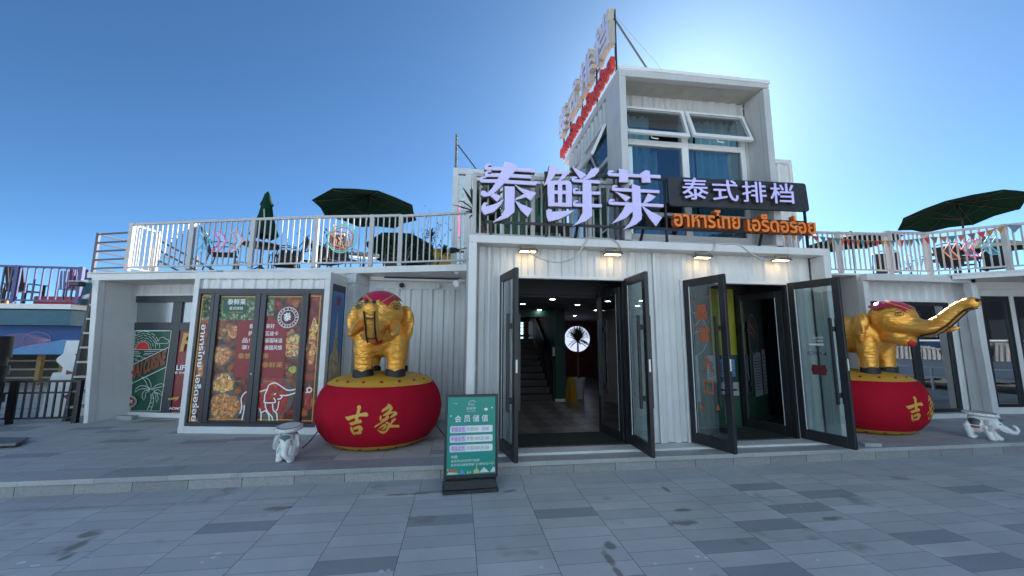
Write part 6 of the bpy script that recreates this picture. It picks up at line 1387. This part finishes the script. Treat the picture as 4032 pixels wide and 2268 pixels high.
def inflatable(x, y, turn, lab, trunk, tusk_dz):
    rz = R(-90) + turn
    o = root('inflatable_elephant', (x, y, .166), rz, lab, 'inflatable', 'gold inflatable elephants on red drums')
    M = rootm(o)
    def L(name, mb, m, par=o, **k):
        return mb.build(name, m, par, local=True, **k)
    # drum, gored: slight bulge between seams
    def part(za, zb, name, m):
        prof = [(dr_r(za), za)] + [p for p in DP[2:-1] if za < p[1] < zb] + [(dr_r(zb), zb)]
        if za < .05: prof = [(0, 0), (.567, .004)] + [p for p in prof if p[1] > .01]
        if zb > 1.0: prof = [p for p in prof if p[1] < 1.0] + [(.284, 1.01), (0, 1.015)]
        fine = []
        for i in range(len(prof) - 1):
            for k in range(3): t = k / 3; fine.append((prof[i][0] + (prof[i + 1][0] - prof[i][0]) * t, prof[i][1] + (prof[i + 1][1] - prof[i][1]) * t))
        fine.append(prof[-1]); b = MB(); n = 96; b.lathe(fine, (0, 0, 0), n)
        vs = []
        for v in b.v:
            a = math.atan2(v.y, v.x); r_ = math.hypot(v.x, v.y); k = 1 - .012 * (1 - abs(math.sin(6 * a))) ** 4 * min(1, r_ / .5); vs.append(Vector((v.x * k, v.y * k, v.z)))
        b.v = vs; return L(name, b, m, smooth=True, angle=80)
    d = part(.088, .865, 'drum_body', DRUMR); part(.865, 1.2, 'drum_top', DRUMY); part(0, .088, 'drum_base', DRUMY)
    b = MB(); b.tube([(dr_r(.865) * 1.004 * math.cos(t / 48 * 2 * math.pi), dr_r(.865) * 1.004 * math.sin(t / 48 * 2 * math.pi), .865) for t in range(48)], .007, 5, closed=True); L('seam', b, DRUMR, d)
    b = MB()
    for z_, nn in ((.93, 18), (.045, 18)):
        r_ = dr_r(z_) + .004
        for k in range(nn):
            a = 2 * math.pi * (k + .3) / nn; nrm = Vector((math.cos(a), math.sin(a), .75 if z_ > .5 else -1.2)).normalized(); tn = Vector((-math.sin(a), math.cos(a), 0)); bn = nrm.cross(tn)
            b.disc(Vector((r_ * math.cos(a), r_ * math.sin(a), z_)) + nrm * .004, tn * .024, bn * .02, 12)
    L('dot_pattern', b, DRUMR, d)
    for nm_ in ('ji', 'xiang'):
        b = MB()
        for si, st in enumerate(BRUSH[nm_]):
            bm = bmesh.new(); bv = [bm.verts.new(((p[0] - 711) * .000572, (395 - p[1]) * .000572, 0)) for p in st]
            bm.faces.new(bv); bmesh.ops.triangulate(bm, faces=bm.faces[:])
            for ax in (0, 1):
                for k in range(-18, 19):
                    co = Vector((k * .025, 0, 0)) if ax == 0 else Vector((0, k * .025, 0)); no = Vector((1, 0, 0)) if ax == 0 else Vector((0, 1, 0))
                    bmesh.ops.bisect_plane(bm, geom=bm.verts[:] + bm.edges[:] + bm.faces[:], plane_co=co, plane_no=no)
            bm.verts.index_update(); pv = []
            for v in bm.verts:
                z_ = .47 + v.co.y; a = v.co.x / .92; r_ = dr_r(z_) + .005 + .0008 * si; pv.append((r_ * math.cos(a), r_ * math.sin(a), z_))
            b.add(pv, [tuple(v.index for v in f_.verts) for f_ in bm.faces]); bm.free()
        L('drum_lettering', b, GLIT, d)
    # rope ties
    b = MB(); b.tube([(.2, dr_r(.2) * .98, .25), (.24, .95, .1), (.3, 1.0, .01)], .008, 5); L('tie_rope', b, INK, d); b = MB(); b.tube([(.1, -dr_r(.2) * .98, .22), (.2, -.93, .06), (.3, -.98, .01)], .008, 5); L('tie_rope', b, INK, d)
    # elephant: origin on the drum top, facing +x
    Z0 = .985
    e = MB(); T = Matrix.Translation((.05, 0, Z0)); e.M = T
    e.ell((-.10, 0, .66), (.56, .38, .34), 24, 16); e.ell((-.42, 0, .60), (.27, .35, .33), 20, 14); e.ell((.22, 0, .66), (.30, .36, .36), 20, 14); e.ell((.20, 0, .48), (.22, .30, .22), 20, 12); e.ell((-.40, 0, .45), (.22, .30, .22), 20, 12)
    for (lx, ly) in ((.30, .225), (.30, -.225), (-.46, .215), (-.46, -.215)): e.lathe([(0, -.02), (.125, -.02), (.132, .04), (.128, .12), (.138, .25), (.155, .42), (.15, .6), (0, .66)], (lx, ly, 0), 20)
    e.ell((.58, 0, .90), (.33, .325, .29), 22, 16); e.ell((.52, 0, 1.00), (.23, .29, .155), 20, 12); e.ell((.74, 0, .78), (.22, .21, .20), 18, 12); e.ell((.64, .11, .64), (.19, .15, .15), 16, 10); e.ell((.64, -.11, .64), (.19, .15, .15), 16, 10); e.ell((.72, 0, .55), (.15, .14, .10), 16, 10)
    chain(e, trunk, 18)
    chain(e, [(-.66, 0, .66, .03), (-.76, .02, .5, .025), (-.74, .03, .32, .03)], 8)
    e.M = None
    body = remesh(e, 'elephant_body', GOLD, o, voxel=.021, smooth_it=9, disp=.018, dscale=.22)
    for s in (-1, 1):
        b = MB(); b.M = T
        rot = Matrix.Rotation(s * R(-8), 3, 'X') @ Matrix.Rotation(s * R(50), 3, 'Z')
        b.ell((.36, s * .315, .88), (.15, .06, .16), 18, 12, rot=rot); b.ell((.32, s * .345, .77), (.16, .055, .22), 20, 14, rot=rot); b.ell((.30, s * .37, .65), (.11, .05, .16), 16, 10, rot=rot)
        b.ell((.33, s * .385, .82), (.09, .04, .13), 14, 10, rot=rot)
        remesh(b, 'ear', GOLD, body, voxel=.017, smooth_it=6, disp=.012, dscale=.15)
        b = MB(); b.M = T; chain(b, [(.68, s * .20, .76, .085), (.86, s * .24, .70 + tusk_dz * .3, .075), (1.02, s * .26, .66 + tusk_dz * .7, .06), (1.18, s * .255, .64 + tusk_dz, .042), (1.28, s * .245, .64 + tusk_dz * 1.2, .015)], 14); L('tusk', b, GOLD, body, smooth=True, angle=80)
        b = MB(); b.M = T   # eye outline
        c = Vector((.795, s * .225, .965)); nr = Vector((.70, s * .70, .16)).normalized(); tx = Vector((0, 0, 1)).cross(nr).normalized(); ty = nr.cross(tx)
        b.tube([c + nr * .035 + tx * .055 * math.cos(t / 20 * 2 * math.pi) + ty * .032 * math.sin(t / 20 * 2 * math.pi) for t in range(20)], .005, 5, closed=True)
        b.tube([c + nr * .035 + tx * .018 * math.cos(t / 12 * 2 * math.pi) + ty * .018 * math.sin(t / 12 * 2 * math.pi) for t in range(12)], .005, 5, closed=True)
        b.tube([c + nr * .035 + tx * (-.07 + .14 * t / 6) + ty * (.045 + .012 * math.sin(math.pi * t / 6)) for t in range(7)], .004, 5)
        L('eye', b, INK, body)
    # cap cloth with a point down the forehead
    b = MB(); b.M = T; n = 64; rows = 9; vs = []
    for i in range(n):
        a = 2 * math.pi * i / n                       # 0 = forward
        f_ = max(0, math.cos(a)) ** 6
        lim = 40 + 55 * f_ + 20 * (1 - abs(math.cos(a))) + (2.5 if i % 2 else -1)
        for j in range(rows + 1):
            ph = R(lim) * j / rows; q = Vector((math.sin(ph) * math.cos(a), math.sin(ph) * math.sin(a), math.cos(ph)))
            vs.append(Vector((.545, 0, .90)) + Vector((q.x * .356, q.y * .36, q.z * .325)))
    b.add(vs, [(i * (rows + 1) + j, i * (rows + 1) + j + 1, ((i + 1) % n) * (rows + 1) + j + 1, ((i + 1) % n) * (rows + 1) + j) for i in range(n) for j in range(rows)])
    cp = L('head_cloth', b, CLOTH, body, smooth=True, angle=80)
    b = MB(); b.M = T
    for s in (-1, 1):
        pts = []
        for k in range(15):
            t = k / 14; a = R(62 * (1 - t) ** 1.5) * s; ph = R(34 + 46 * t); q = Vector((math.sin(ph) * math.cos(a), math.sin(ph) * math.sin(a), math.cos(ph))); pts.append(Vector((.545, 0, .90)) + Vector((q.x * .362, q.y * .366, q.z * .332)))
        b.tube(pts, .007, 5)
    L('gold_cord', b, GLIT, cp)
    # trunk ladder lines and nostrils
    b = MB(); b.M = T
    tp = [Vector(p[:3]) for p in trunk]; rr2 = [p[3] for p in trunk]; under = []
    for i in range(len(tp)):
        d_ = (tp[min(i + 1, len(tp) - 1)] - tp[max(i - 1, 0)]).normalized(); dn = Vector((d_.z, 0, -d_.x)); dn = dn if dn.length > .01 else Vector((0, 0, -1)); under.append((tp[i], dn.normalized(), rr2[i], d_))
    st_i = 2
    rails = {-1: [], 1: []}
    for (p, dn, r_, d_) in under[st_i:]:
        for s in (-1, 1): rails[s].append(p + dn * r_ * .86 + Vector((0, s * r_ * .60, 0)))
    for s in (-1, 1): b.tube(rails[s], .011, 6)
    for i in range(0, len(rails[1]), 2): b.tube([rails[-1][i], (rails[-1][i] + rails[1][i]) / 2 + under[st_i + i][1] * .02, rails[1][i]], .007, 6)
    L('trunk_lines', b, INK, body)
    b = MB(); b.M = T; p, dn, r_, d_ = under[-1]
    for s in (-1, 1):
        c = p + d_ * r_ * .86 + Vector((0, s * r_ * .42, 0)); up_ = d_.cross(Vector((0, 1, 0))).normalized(); b.ell(c, (.022, .026, .026), 10, 8)
    L('nostril', b, INK, body)
    b = MB(); b.M = T; b.ell((.80, 0, .545), (.055, .10, .095), 16, 10); L('mouth', b, TONG, body, smooth=True)
    for (lx, ly) in ((.30, .225), (.30, -.225), (-.46, .215), (-.46, -.215)):
        b = MB(); b.M = T; vs = []; n = 32
        for i in range(n + 1):
            a = R(-115 + 230 * i / n); h = .075 + .03 * abs(math.sin(a * 2.1)); 
            for z_ in (-.015, h): vs.append((lx + (.147 - .004 * (z_ > 0)) * math.cos(a), ly + (.147 - .004 * (z_ > 0)) * math.sin(a), z_))
        b.add(vs, [(2 * i, 2 * i + 2, 2 * i + 3, 2 * i + 1) for i in range(n)]); L('toenails', b, NAIL, body)
    return o
TR_L = [(.70, 0, .82, .16), (.86, 0, .70, .13), (1.00, 0, .60, .112), (1.13, 0, .575, .10), (1.25, 0, .62, .094), (1.35, 0, .72, .092), (1.43, 0, .83, .095), (1.47, 0, .90, .10)]
TR_R = [(.70, 0, .86, .19), (.85, 0, .78, .16), (.97, 0, .74, .138), (1.09, 0, .76, .122), (1.21, 0, .84, .110), (1.33, 0, .96, .10), (1.44, 0, 1.06, .092), (1.55, 0, 1.10, .095)]
inflatable(-1.16, 6.3, R(4), 'gold inflatable elephant on a red drum between the mural bay and the poster stand', TR_L, -.04)
inflatable(7.15, 6.2, R(9), 'gold inflatable elephant on a red drum, partly behind the rightmost open glass door', TR_R, .09)
# ================================================================ white ceramic elephant stools
CER = mat('white_glaze', (.74, .74, .72), .28, var=.10, vscale=7, bump=.15, bscale=22, streak=.25, dirt=(.45, .42, .36)); SADB = mat('saddle_blue', (.05, .075, .10), .35, var=.3, vscale=14); SADO = mat('saddle_ochre', (.32, .15, .035), .4, var=.4, vscale=20)
def stool(x, y, rz, lab, trunk, sx_=1.0):
    o = root('elephant_stool', (x, y, .166), rz, lab, 'stool', 'white elephant stools on the walkway'); o.scale = (sx_, sx_, 1.0)
    e = MB()
    e.ell((-.05, 0, .205), (.185, .115, .115), 20, 14); e.ell((-.15, 0, .19), (.09, .108, .11), 16, 12)
    for (lx, ly, bend) in ((.10, .07, .05), (.06, -.07, .02), (-.15, .065, .0), (-.17, -.065, .0)):
        chain(e, [(lx - .03, ly, .20, .058), (lx - .01 + bend * .4, ly, .11, .05), (lx + bend, ly, .045, .045)], 12); e.ell((lx + bend + .02, ly, .032), (.058, .047, .034), 14, 8)
    e.ell((.15, 0, .255), (.085, .085, .095), 18, 12); e.ell((.20, 0, .215), (.055, .06, .06), 14, 10); e.ell((.05, 0, .30), (.13, .075, .05), 14, 10); e.ell((-.04, 0, .33), (.15, .085, .06), 14, 10)
    chain(e, trunk, 12)
    body = remesh(e, 'body', CER, o, voxel=.0095, smooth_it=4, disp=.006, dscale=.05)
    for s in (-1, 1):
        b = MB(); rot = Matrix.Rotation(s * R(35), 3, 'Z') @ Matrix.Rotation(s * R(12), 3, 'X')
        b.ell((.08, s * .112, .235), (.065, .014, .095), 16, 12, rot=rot); b.ell((.055, s * .118, .275), (.055, .013, .05), 14, 10, rot=rot); b.build('ear', CER, body, local=True, smooth=True)
        b = MB(); chain(b, [(.19, s * .062, .20, .018), (.245, s * .075, .165, .014), (.28, s * .072, .15, .006)], 8); b.build('tusk', CER, body, local=True, smooth=True)
        b = MB(); b.ell((.205, s * .066, .262), (.012, .008, .009), 8, 6); b.build('eye', INK, body, local=True)
    b = MB(); b.ell((-.09, 0, .225), (.115, .125, .118), 20, 14); k = [i for i, f_ in enumerate(b.f) if sum(b.v[j].z for j in f_) / len(f_) > .215]
    b.f = [b.f[i] for i in k]; b.mi = [0] * len(b.f); b.build('saddle_cloth', SADB, body, local=True, smooth=True)
    b = MB(); b.ell((-.09, 0, .212), (.121, .129, .119), 20, 28); k = [i for i, f_ in enumerate(b.f) if .178 < sum(b.v[j].z for j in f_) / len(f_) < .218]
    b.f = [b.f[i] for i in k]; b.mi = [0] * len(b.f); b.build('saddle_trim', SADO, body, local=True, smooth=True)
    b = MB(); b.add([(.222, -.055, .325), (.225, .055, .325), (.238, 0, .265)], [(0, 1, 2)]); b.ell((.215, 0, .315), (.03, .06, .028), 14, 8); b.build('headband', mat('headband_teal', (.10, .16, .16), .4), body, local=True)
    b = MB(); n = 40; prof = [(0, .362), (.86, .362), (.97, .372), (1.0, .385), (.99, .402), (.95, .41), (0, .412)]; vs = []
    for i in range(n):
        a = 2 * math.pi * i / n
        for (r_, z_) in prof: vs.append((-.02 + .235 * r_ * math.cos(a), .165 * r_ * math.sin(a), z_ + .02 * math.cos(a) * -.4))
    kk = len(prof); b.add(vs, [(i * kk + j, ((i + 1) % n) * kk + j, ((i + 1) % n) * kk + j + 1, i * kk + j + 1) for i in range(n) for j in range(kk - 1)])
    top = b.build('seat_top', CER, o, local=True, smooth=True)
    b = MB(); b.tube([(-.02 + .20 * math.cos(2 * math.pi * i / 40), .138 * math.sin(2 * math.pi * i / 40), .414 - .008 * math.cos(2 * math.pi * i / 40)) for i in range(40)], .0035, 5, closed=True); b.build('seat_ring', INK, top, local=True)
    b = MB()
    for i in range(10): a = 2 * math.pi * i / 10; b.ell((-.02 + .236 * math.cos(a), .166 * math.sin(a), .388), (.006, .006, .006), 6, 4)
    b.build('seat_dots', INK, top, local=True)
    return o
ST1 = [(.20, 0, .20, .05), (.245, 0, .155, .042), (.262, .01, .115, .036), (.25, .04, .08, .03), (.225, .075, .075, .026)]
ST2 = [(.20, 0, .22, .05), (.27, 0, .19, .042), (.33, 0, .155, .035), (.375, 0, .15, .03), (.40, 0, .19, .026), (.385, 0, .235, .022), (.36, 0, .25, .02)]
stool(-2.13, 5.47, R(-78), 'white elephant stool facing the camera in front of the mural door', ST1, .96)
stool(8.22, 5.22, R(-58), 'white elephant stool with its trunk turned to the right edge of the photo', ST2, .84)
# ================================================================ poster stand
ps = root('poster_stand', (.17, 4.56, .004), R(2.2), 'black framed green price poster on a heavy floor stand before the shop', 'poster stand')
PM_ = rootm(ps)
W2, zb, zt_ = .302, .150, 1.055
tilt = R(3)
Tb = Matrix.Translation((0, 0, zb)) @ Matrix.Rotation(-tilt, 4, 'X')
H_ = zt_ - zb
b = MB(); b.M = Tb; t = .016; fw = .028
b.box(-W2, -W2 + fw, -t, t, 0, H_); b.box(W2 - fw, W2, -t, t, 0, H_); b.box(-W2 + fw, W2 - fw, -t, t, 0, fw + .01); b.box(-W2 + fw, W2 - fw, -t, t, H_ - fw, H_)
fr = b.build('frame', BLACKF, ps, local=True, bevel=.004)
PGR = mat('poster_teal', (.0, .235, .185), .35, var=.05)
b = MB(); b.M = Tb; b.box(-W2 + fw, W2 - fw, -.006, .006, fw + .01, H_ - fw); pst = b.build('poster', PGR, ps, local=True)
PW = W2 - fw
def pt(u, v, d): return Tb @ Vector((u, -.006 - d, v))
def ptext(body, u0, u1, v0, v1, m, bold=.01, d=.0022):
    k = MB(); text_into(k, body, pt(u0, v0, d), pt(u1, v0, d) - pt(u0, v0, d), pt(u0, v1, d) - pt(u0, v0, d), bold * .4); return k.build('lettering', m, pst, local=True)
PWH = mat('poster_white', (.72, .74, .76), .5, var=0); PPUR = mat('poster_purple', (.34, .10, .30), .5, var=0); PGREY = mat('poster_grey_green', (.20, .32, .30), .5, var=0); PLIL = mat('poster_lilac', (.55, .55, .75), .5, var=0); PSIL = mat('poster_silver', (.50, .56, .57), .5, var=0)
hv = H_
ptext('泰鲜莱', -.065, .045, hv - .172, hv - .140, PSIL, .02); ptext('泰式排档', -.055, .040, hv - .196, hv - .181, PSIL, .0)
k = MB()
for l in ([(-.035, -.125), (-.035, -.095), (-.015, -.075), (.015, -.07), (.035, -.085), (.05, -.08)], [(-.035, -.125), (-.01, -.10), (.0, -.13)], [(.0, -.13), (.02, -.10), (.03, -.125)]): k.strip([pt(u, hv + v, .0022) for (u, v) in l], (0, -1, 0), .006)
k.build('logo', PSIL, pst, local=True)
for i, ch in enumerate('会员储值'): ptext(ch, -.190 + .102 * i, -.190 + .102 * i + .072, hv - .305, hv - .230, PWH, .03)
for i, (a_, n1, n2) in enumerate((('初级会员:', '充值500', '送88'), ('中级会员:', '充值1000', '送188'), ('高级会员:', '充值2000', '送388'))):
    v0 = hv - .425 - .102 * i
    k = MB(); pts = []
    for (cx, cy, aa) in ((.228, .018, -90), (.228, .065, 0), (-.228, .065, 90), (-.228, .018, 180)):
        for q in range(4): an = R(aa + 90 * q / 3); pts.append(pt(cx + .014 * math.cos(an), v0 + cy + .014 * math.sin(an), .001))
    k.poly3(pts); k.build('price_bar', PWH, pst, local=True)
    k = MB(); k.poly3([pt(-.236, v0 + .008, .0014), pt(-.06, v0 + .008, .0014), pt(-.06, v0 + .076, .0014), pt(-.236, v0 + .076, .0014)]); k.build('price_bar', PLIL, pst, local=True)
    ptext(a_, -.225, -.072, v0 + .016, v0 + .066, PPUR, .01); ptext(n1, -.055, .075 if i == 0 else .095, v0 + .020, v0 + .066, PGREY, .005); ptext(n2, .115 if i == 0 else .10, .195 if i == 0 else .20, v0 + .020, v0 + .066, PGREY, .005)
ptext('待遇:', -.225, -.15, .215, .245, PWH, .0); ptext('会员可以优先预订包房!', -.225, .095, .172, .200, PWH, .0); ptext('会员可以提前预留门口停车位!', -.225, .20, .130, .158, PWH, .0)
SK = [('skyline_gold', (.55, .50, .22), [[(.03, .04), (.03, .07), (.055, .085), (.062, .13), (.068, .085), (.09, .07), (.09, .04)], [(-.045, .04), (-.035, .075), (-.025, .04)], [(-.015, .04), (-.008, .08), (.0, .04)]]), ('skyline_blue', (.10, .28, .55), [[(-.13, .04), (-.12, .06), (-.10, .095), (-.08, .06), (-.065, .04)]]), ('skyline_white', (.62, .62, .58), [[(.09, .045), (.145, .10), (.205, .045)], [(.215, .045), (.25, .10), (.272, .085), (.272, .045)], [(-.27, .04), (-.25, .062), (-.15, .055), (-.14, .04)]]), ('skyline_rust', (.40, .14, .07), [[(-.25, .06), (-.235, .09), (-.19, .10), (-.16, .085), (-.155, .06)]]), ('skyline_leaf', (.20, .42, .22), [[(.20, .13), (.215, .155), (.23, .14), (.25, .165), (.255, .14), (.272, .145), (.26, .125), (.245, .13), (.24, .10), (.235, .128)], [(-.27, .08), (-.255, .11), (-.245, .075)]])]
for nm, c, ps_ in SK:
    k = MB()
    for i, p in enumerate(ps_): k.poly3([pt(u, v + .008, .0012 + .0003 * i) for (u, v) in p])
    k.build('skyline', mat(nm, c, .6, var=.15, vscale=60), pst, local=True)
k = MB(); k.poly3([pt(.165 + .022 * math.cos(R(t)), hv - .17 + .016 * math.sin(R(t)), .0014) for t in range(0, 360, 24)]); k.poly3([pt(-.22, hv - .095, .0014), pt(-.16, hv - .10, .0014), pt(-.145, hv - .09, .0014), pt(-.17, hv - .105, .0014)])
for (u, v) in ((-.235, -.235), (.235, -.155)): k.poly3([pt(u + .008 * math.cos(R(t)), hv + v + .008 * math.sin(R(t)), .0014) for t in range(0, 360, 40)])
k.build('ornament', PWH, pst, local=True)
b = MB(); b.box(-.31, .31, -.05, .30, 0, .038); b.add([(-.30, -.03, .038), (.30, -.03, .038), (.30, .22, .038), (-.30, .22, .038), (-.285, .03, .12), (.285, .03, .12), (.285, .12, .12), (-.285, .12, .12)], [(0, 3, 2, 1), (4, 5, 6, 7), (0, 1, 5, 4), (1, 2, 6, 5), (2, 3, 7, 6), (3, 0, 4, 7)])
b.build('base', mat('stand_black', (.022, .024, .027), .55, var=.2), ps, local=True, bevel=.008)
b = MB(); b.box(-.29, -.262, .045, .075, .10, .30); b.box(.262, .29, .045, .075, .10, .30); b.build('upright', BLACKF, ps, local=True)
tag(MB().add([(14.2, -60, .004), (29.5, -60, .004), (29.5, 60, .004), (17.0, 60, .004), (17.0, 6, .004)], [(0, 1, 2, 3, 4)]).build('side_road', mat('asphalt', (.045, .046, .05), .85, var=.2, vscale=2, bump=.3, bscale=60)), kind='structure')
# ================================================================ the street behind the camera (seen in the window reflections) and an added block for bounce light
def car(x, y, rz, m, lab, kind):
    o = root('parked_car', (x, y, .0), rz, lab, 'car', 'white cars parked across the plaza'); b = MB(); W = .88
    if kind == 'suv': prof = [(-2.3, .42), (-2.35, .85), (-2.2, 1.05), (-1.25, 1.15), (-.75, 1.72), (1.75, 1.75), (2.2, 1.15), (2.3, .8), (2.25, .42)]
    else: prof = [(-2.3, .35), (-2.38, .65), (-2.1, .85), (-1.1, .95), (-.3, 1.42), (.9, 1.44), (1.75, 1.02), (2.3, .95), (2.36, .6), (2.3, .35)]
    n = len(prof); b.add([(p[0], -W * (1 if p[1] < 1.1 else .86), p[1]) for p in prof] + [(p[0], W * (1 if p[1] < 1.1 else .86), p[1]) for p in prof], [tuple(range(n)), tuple(range(n, 2 * n))[::-1]] + [(i, n + i, n + (i + 1) % n, (i + 1) % n) for i in range(n)])
    b.build('body', m, o, local=True, bevel=.06, seg=3, smooth=True)
    b = MB(); z1 = 1.66 if kind == 'suv' else 1.37
    for s in (-1, 1): b.add([(-1.0, s * (W + .002), 1.02), (1.6, s * (W + .002), 1.02), (1.4, s * (W * .86 + .012), z1), (-.65 if kind == 'suv' else -.2, s * (W * .86 + .012), z1)], [(0, 1, 2, 3)])
    b.build('side_window', DARKGLASS, o, local=True)
    for wx in (-1.4, 1.4):
        for s in (-1, 1):
            c = MB(); c.M = Matrix.Translation((wx, s * (W - .1), .33)) @ Matrix.Rotation(R(90), 4, 'X'); c.lathe([(0, -.11), (.33, -.11), (.34, 0), (.33, .11), (0, .11)], (0, 0, 0), 24); c.build('wheel', STEEL, o, local=True)
    b = MB()
    for s in (-1, 1): b.box(2.2, 2.34, s * .8 - .12, s * .8 + .12, .78, .92)
    b.build('tail_light', mat('tail_red', (.4, .01, .01), .3, emit=(1, .05, .03), estr=.4), o, local=True)
    b = MB()
    for s in (-1, 1): b.box(-2.37, -2.2, s * .62 - .15, s * .62 + .15, .7, .85)
    b.build('headlight', mat('lamp_clear', (.6, .62, .65), .1), o, local=True)
    return o
CARW = mat('car_white', (.78, .79, .80), .15, var=.02)
car(17.6, 1.2, R(60), CARW, 'white off-road car reflected in the window behind the right elephant', 'suv')
car(20.3, -2.4, R(-70), CARW, 'white saloon car reflected in the window at the right edge', 'saloon')
gr = root('guard_rail', (15.5, 0, 0), 0, 'white tubular guard rail reflected in the right windows', 'guard rail')
g0_, g1_ = Vector((16.8, 5.5, 0)), Vector((14.6, -8, 0))
m = MB()
for z in (.78, .45): m.tube([g0_ + Vector((0, 0, z)), g1_ + Vector((0, 0, z))], .035, 8)
m.build('rails', WHITE2, gr)
for i in range(9): p = g0_ + (g1_ - g0_) * i / 8; MB().tube([p, p + Vector((0, 0, .78))], .04, 8).build('post', WHITE2, gr)
ob = root('street_or_bounce_block', (-20, -17, 0), 0, 'long pale blue block across the plaza, added out of view to bounce sunlight onto the shaded fronts', 'building')
FAC = mat('bounce_facade', (.31, .41, .50), .8, var=.05, vscale=.3)  # unseen block, sized and coloured to throw sunlight back on the shaded fronts
MB().box(-60, 14, -30, -17, 0, 22).build('wall', FAC, ob)
m = MB()
for i in range(13):
    for j in range(7): m.box(-53 + 5 * i, -51.4 + 5 * i, -17.02, -16.98, 1.0 + 3 * j, 2.7 + 3 * j)
m.build('window_panes', mat('street_pane', (.02, .025, .03), .1), ob)  # panes of the added bounce block
ob = root('street_or_bounce_block', (32, -10, 0), 0, 'dark brown office block across the side street, seen in the right windows', 'building')
MB().box(30, 45, -50, 6, 0, 14).build('wall', mat('street_wall', (.035, .030, .028), .8, var=.3, vscale=.4), ob)
m = MB()
for i in range(13):
    for j in range(4): m.box(29.98, 30.02, -49 + 4.3 * i, -46.4 + 4.3 * i, 1.2 + 3 * j, 3.0 + 3 * j)
m.build('window_panes', MATS['street_pane'], ob)
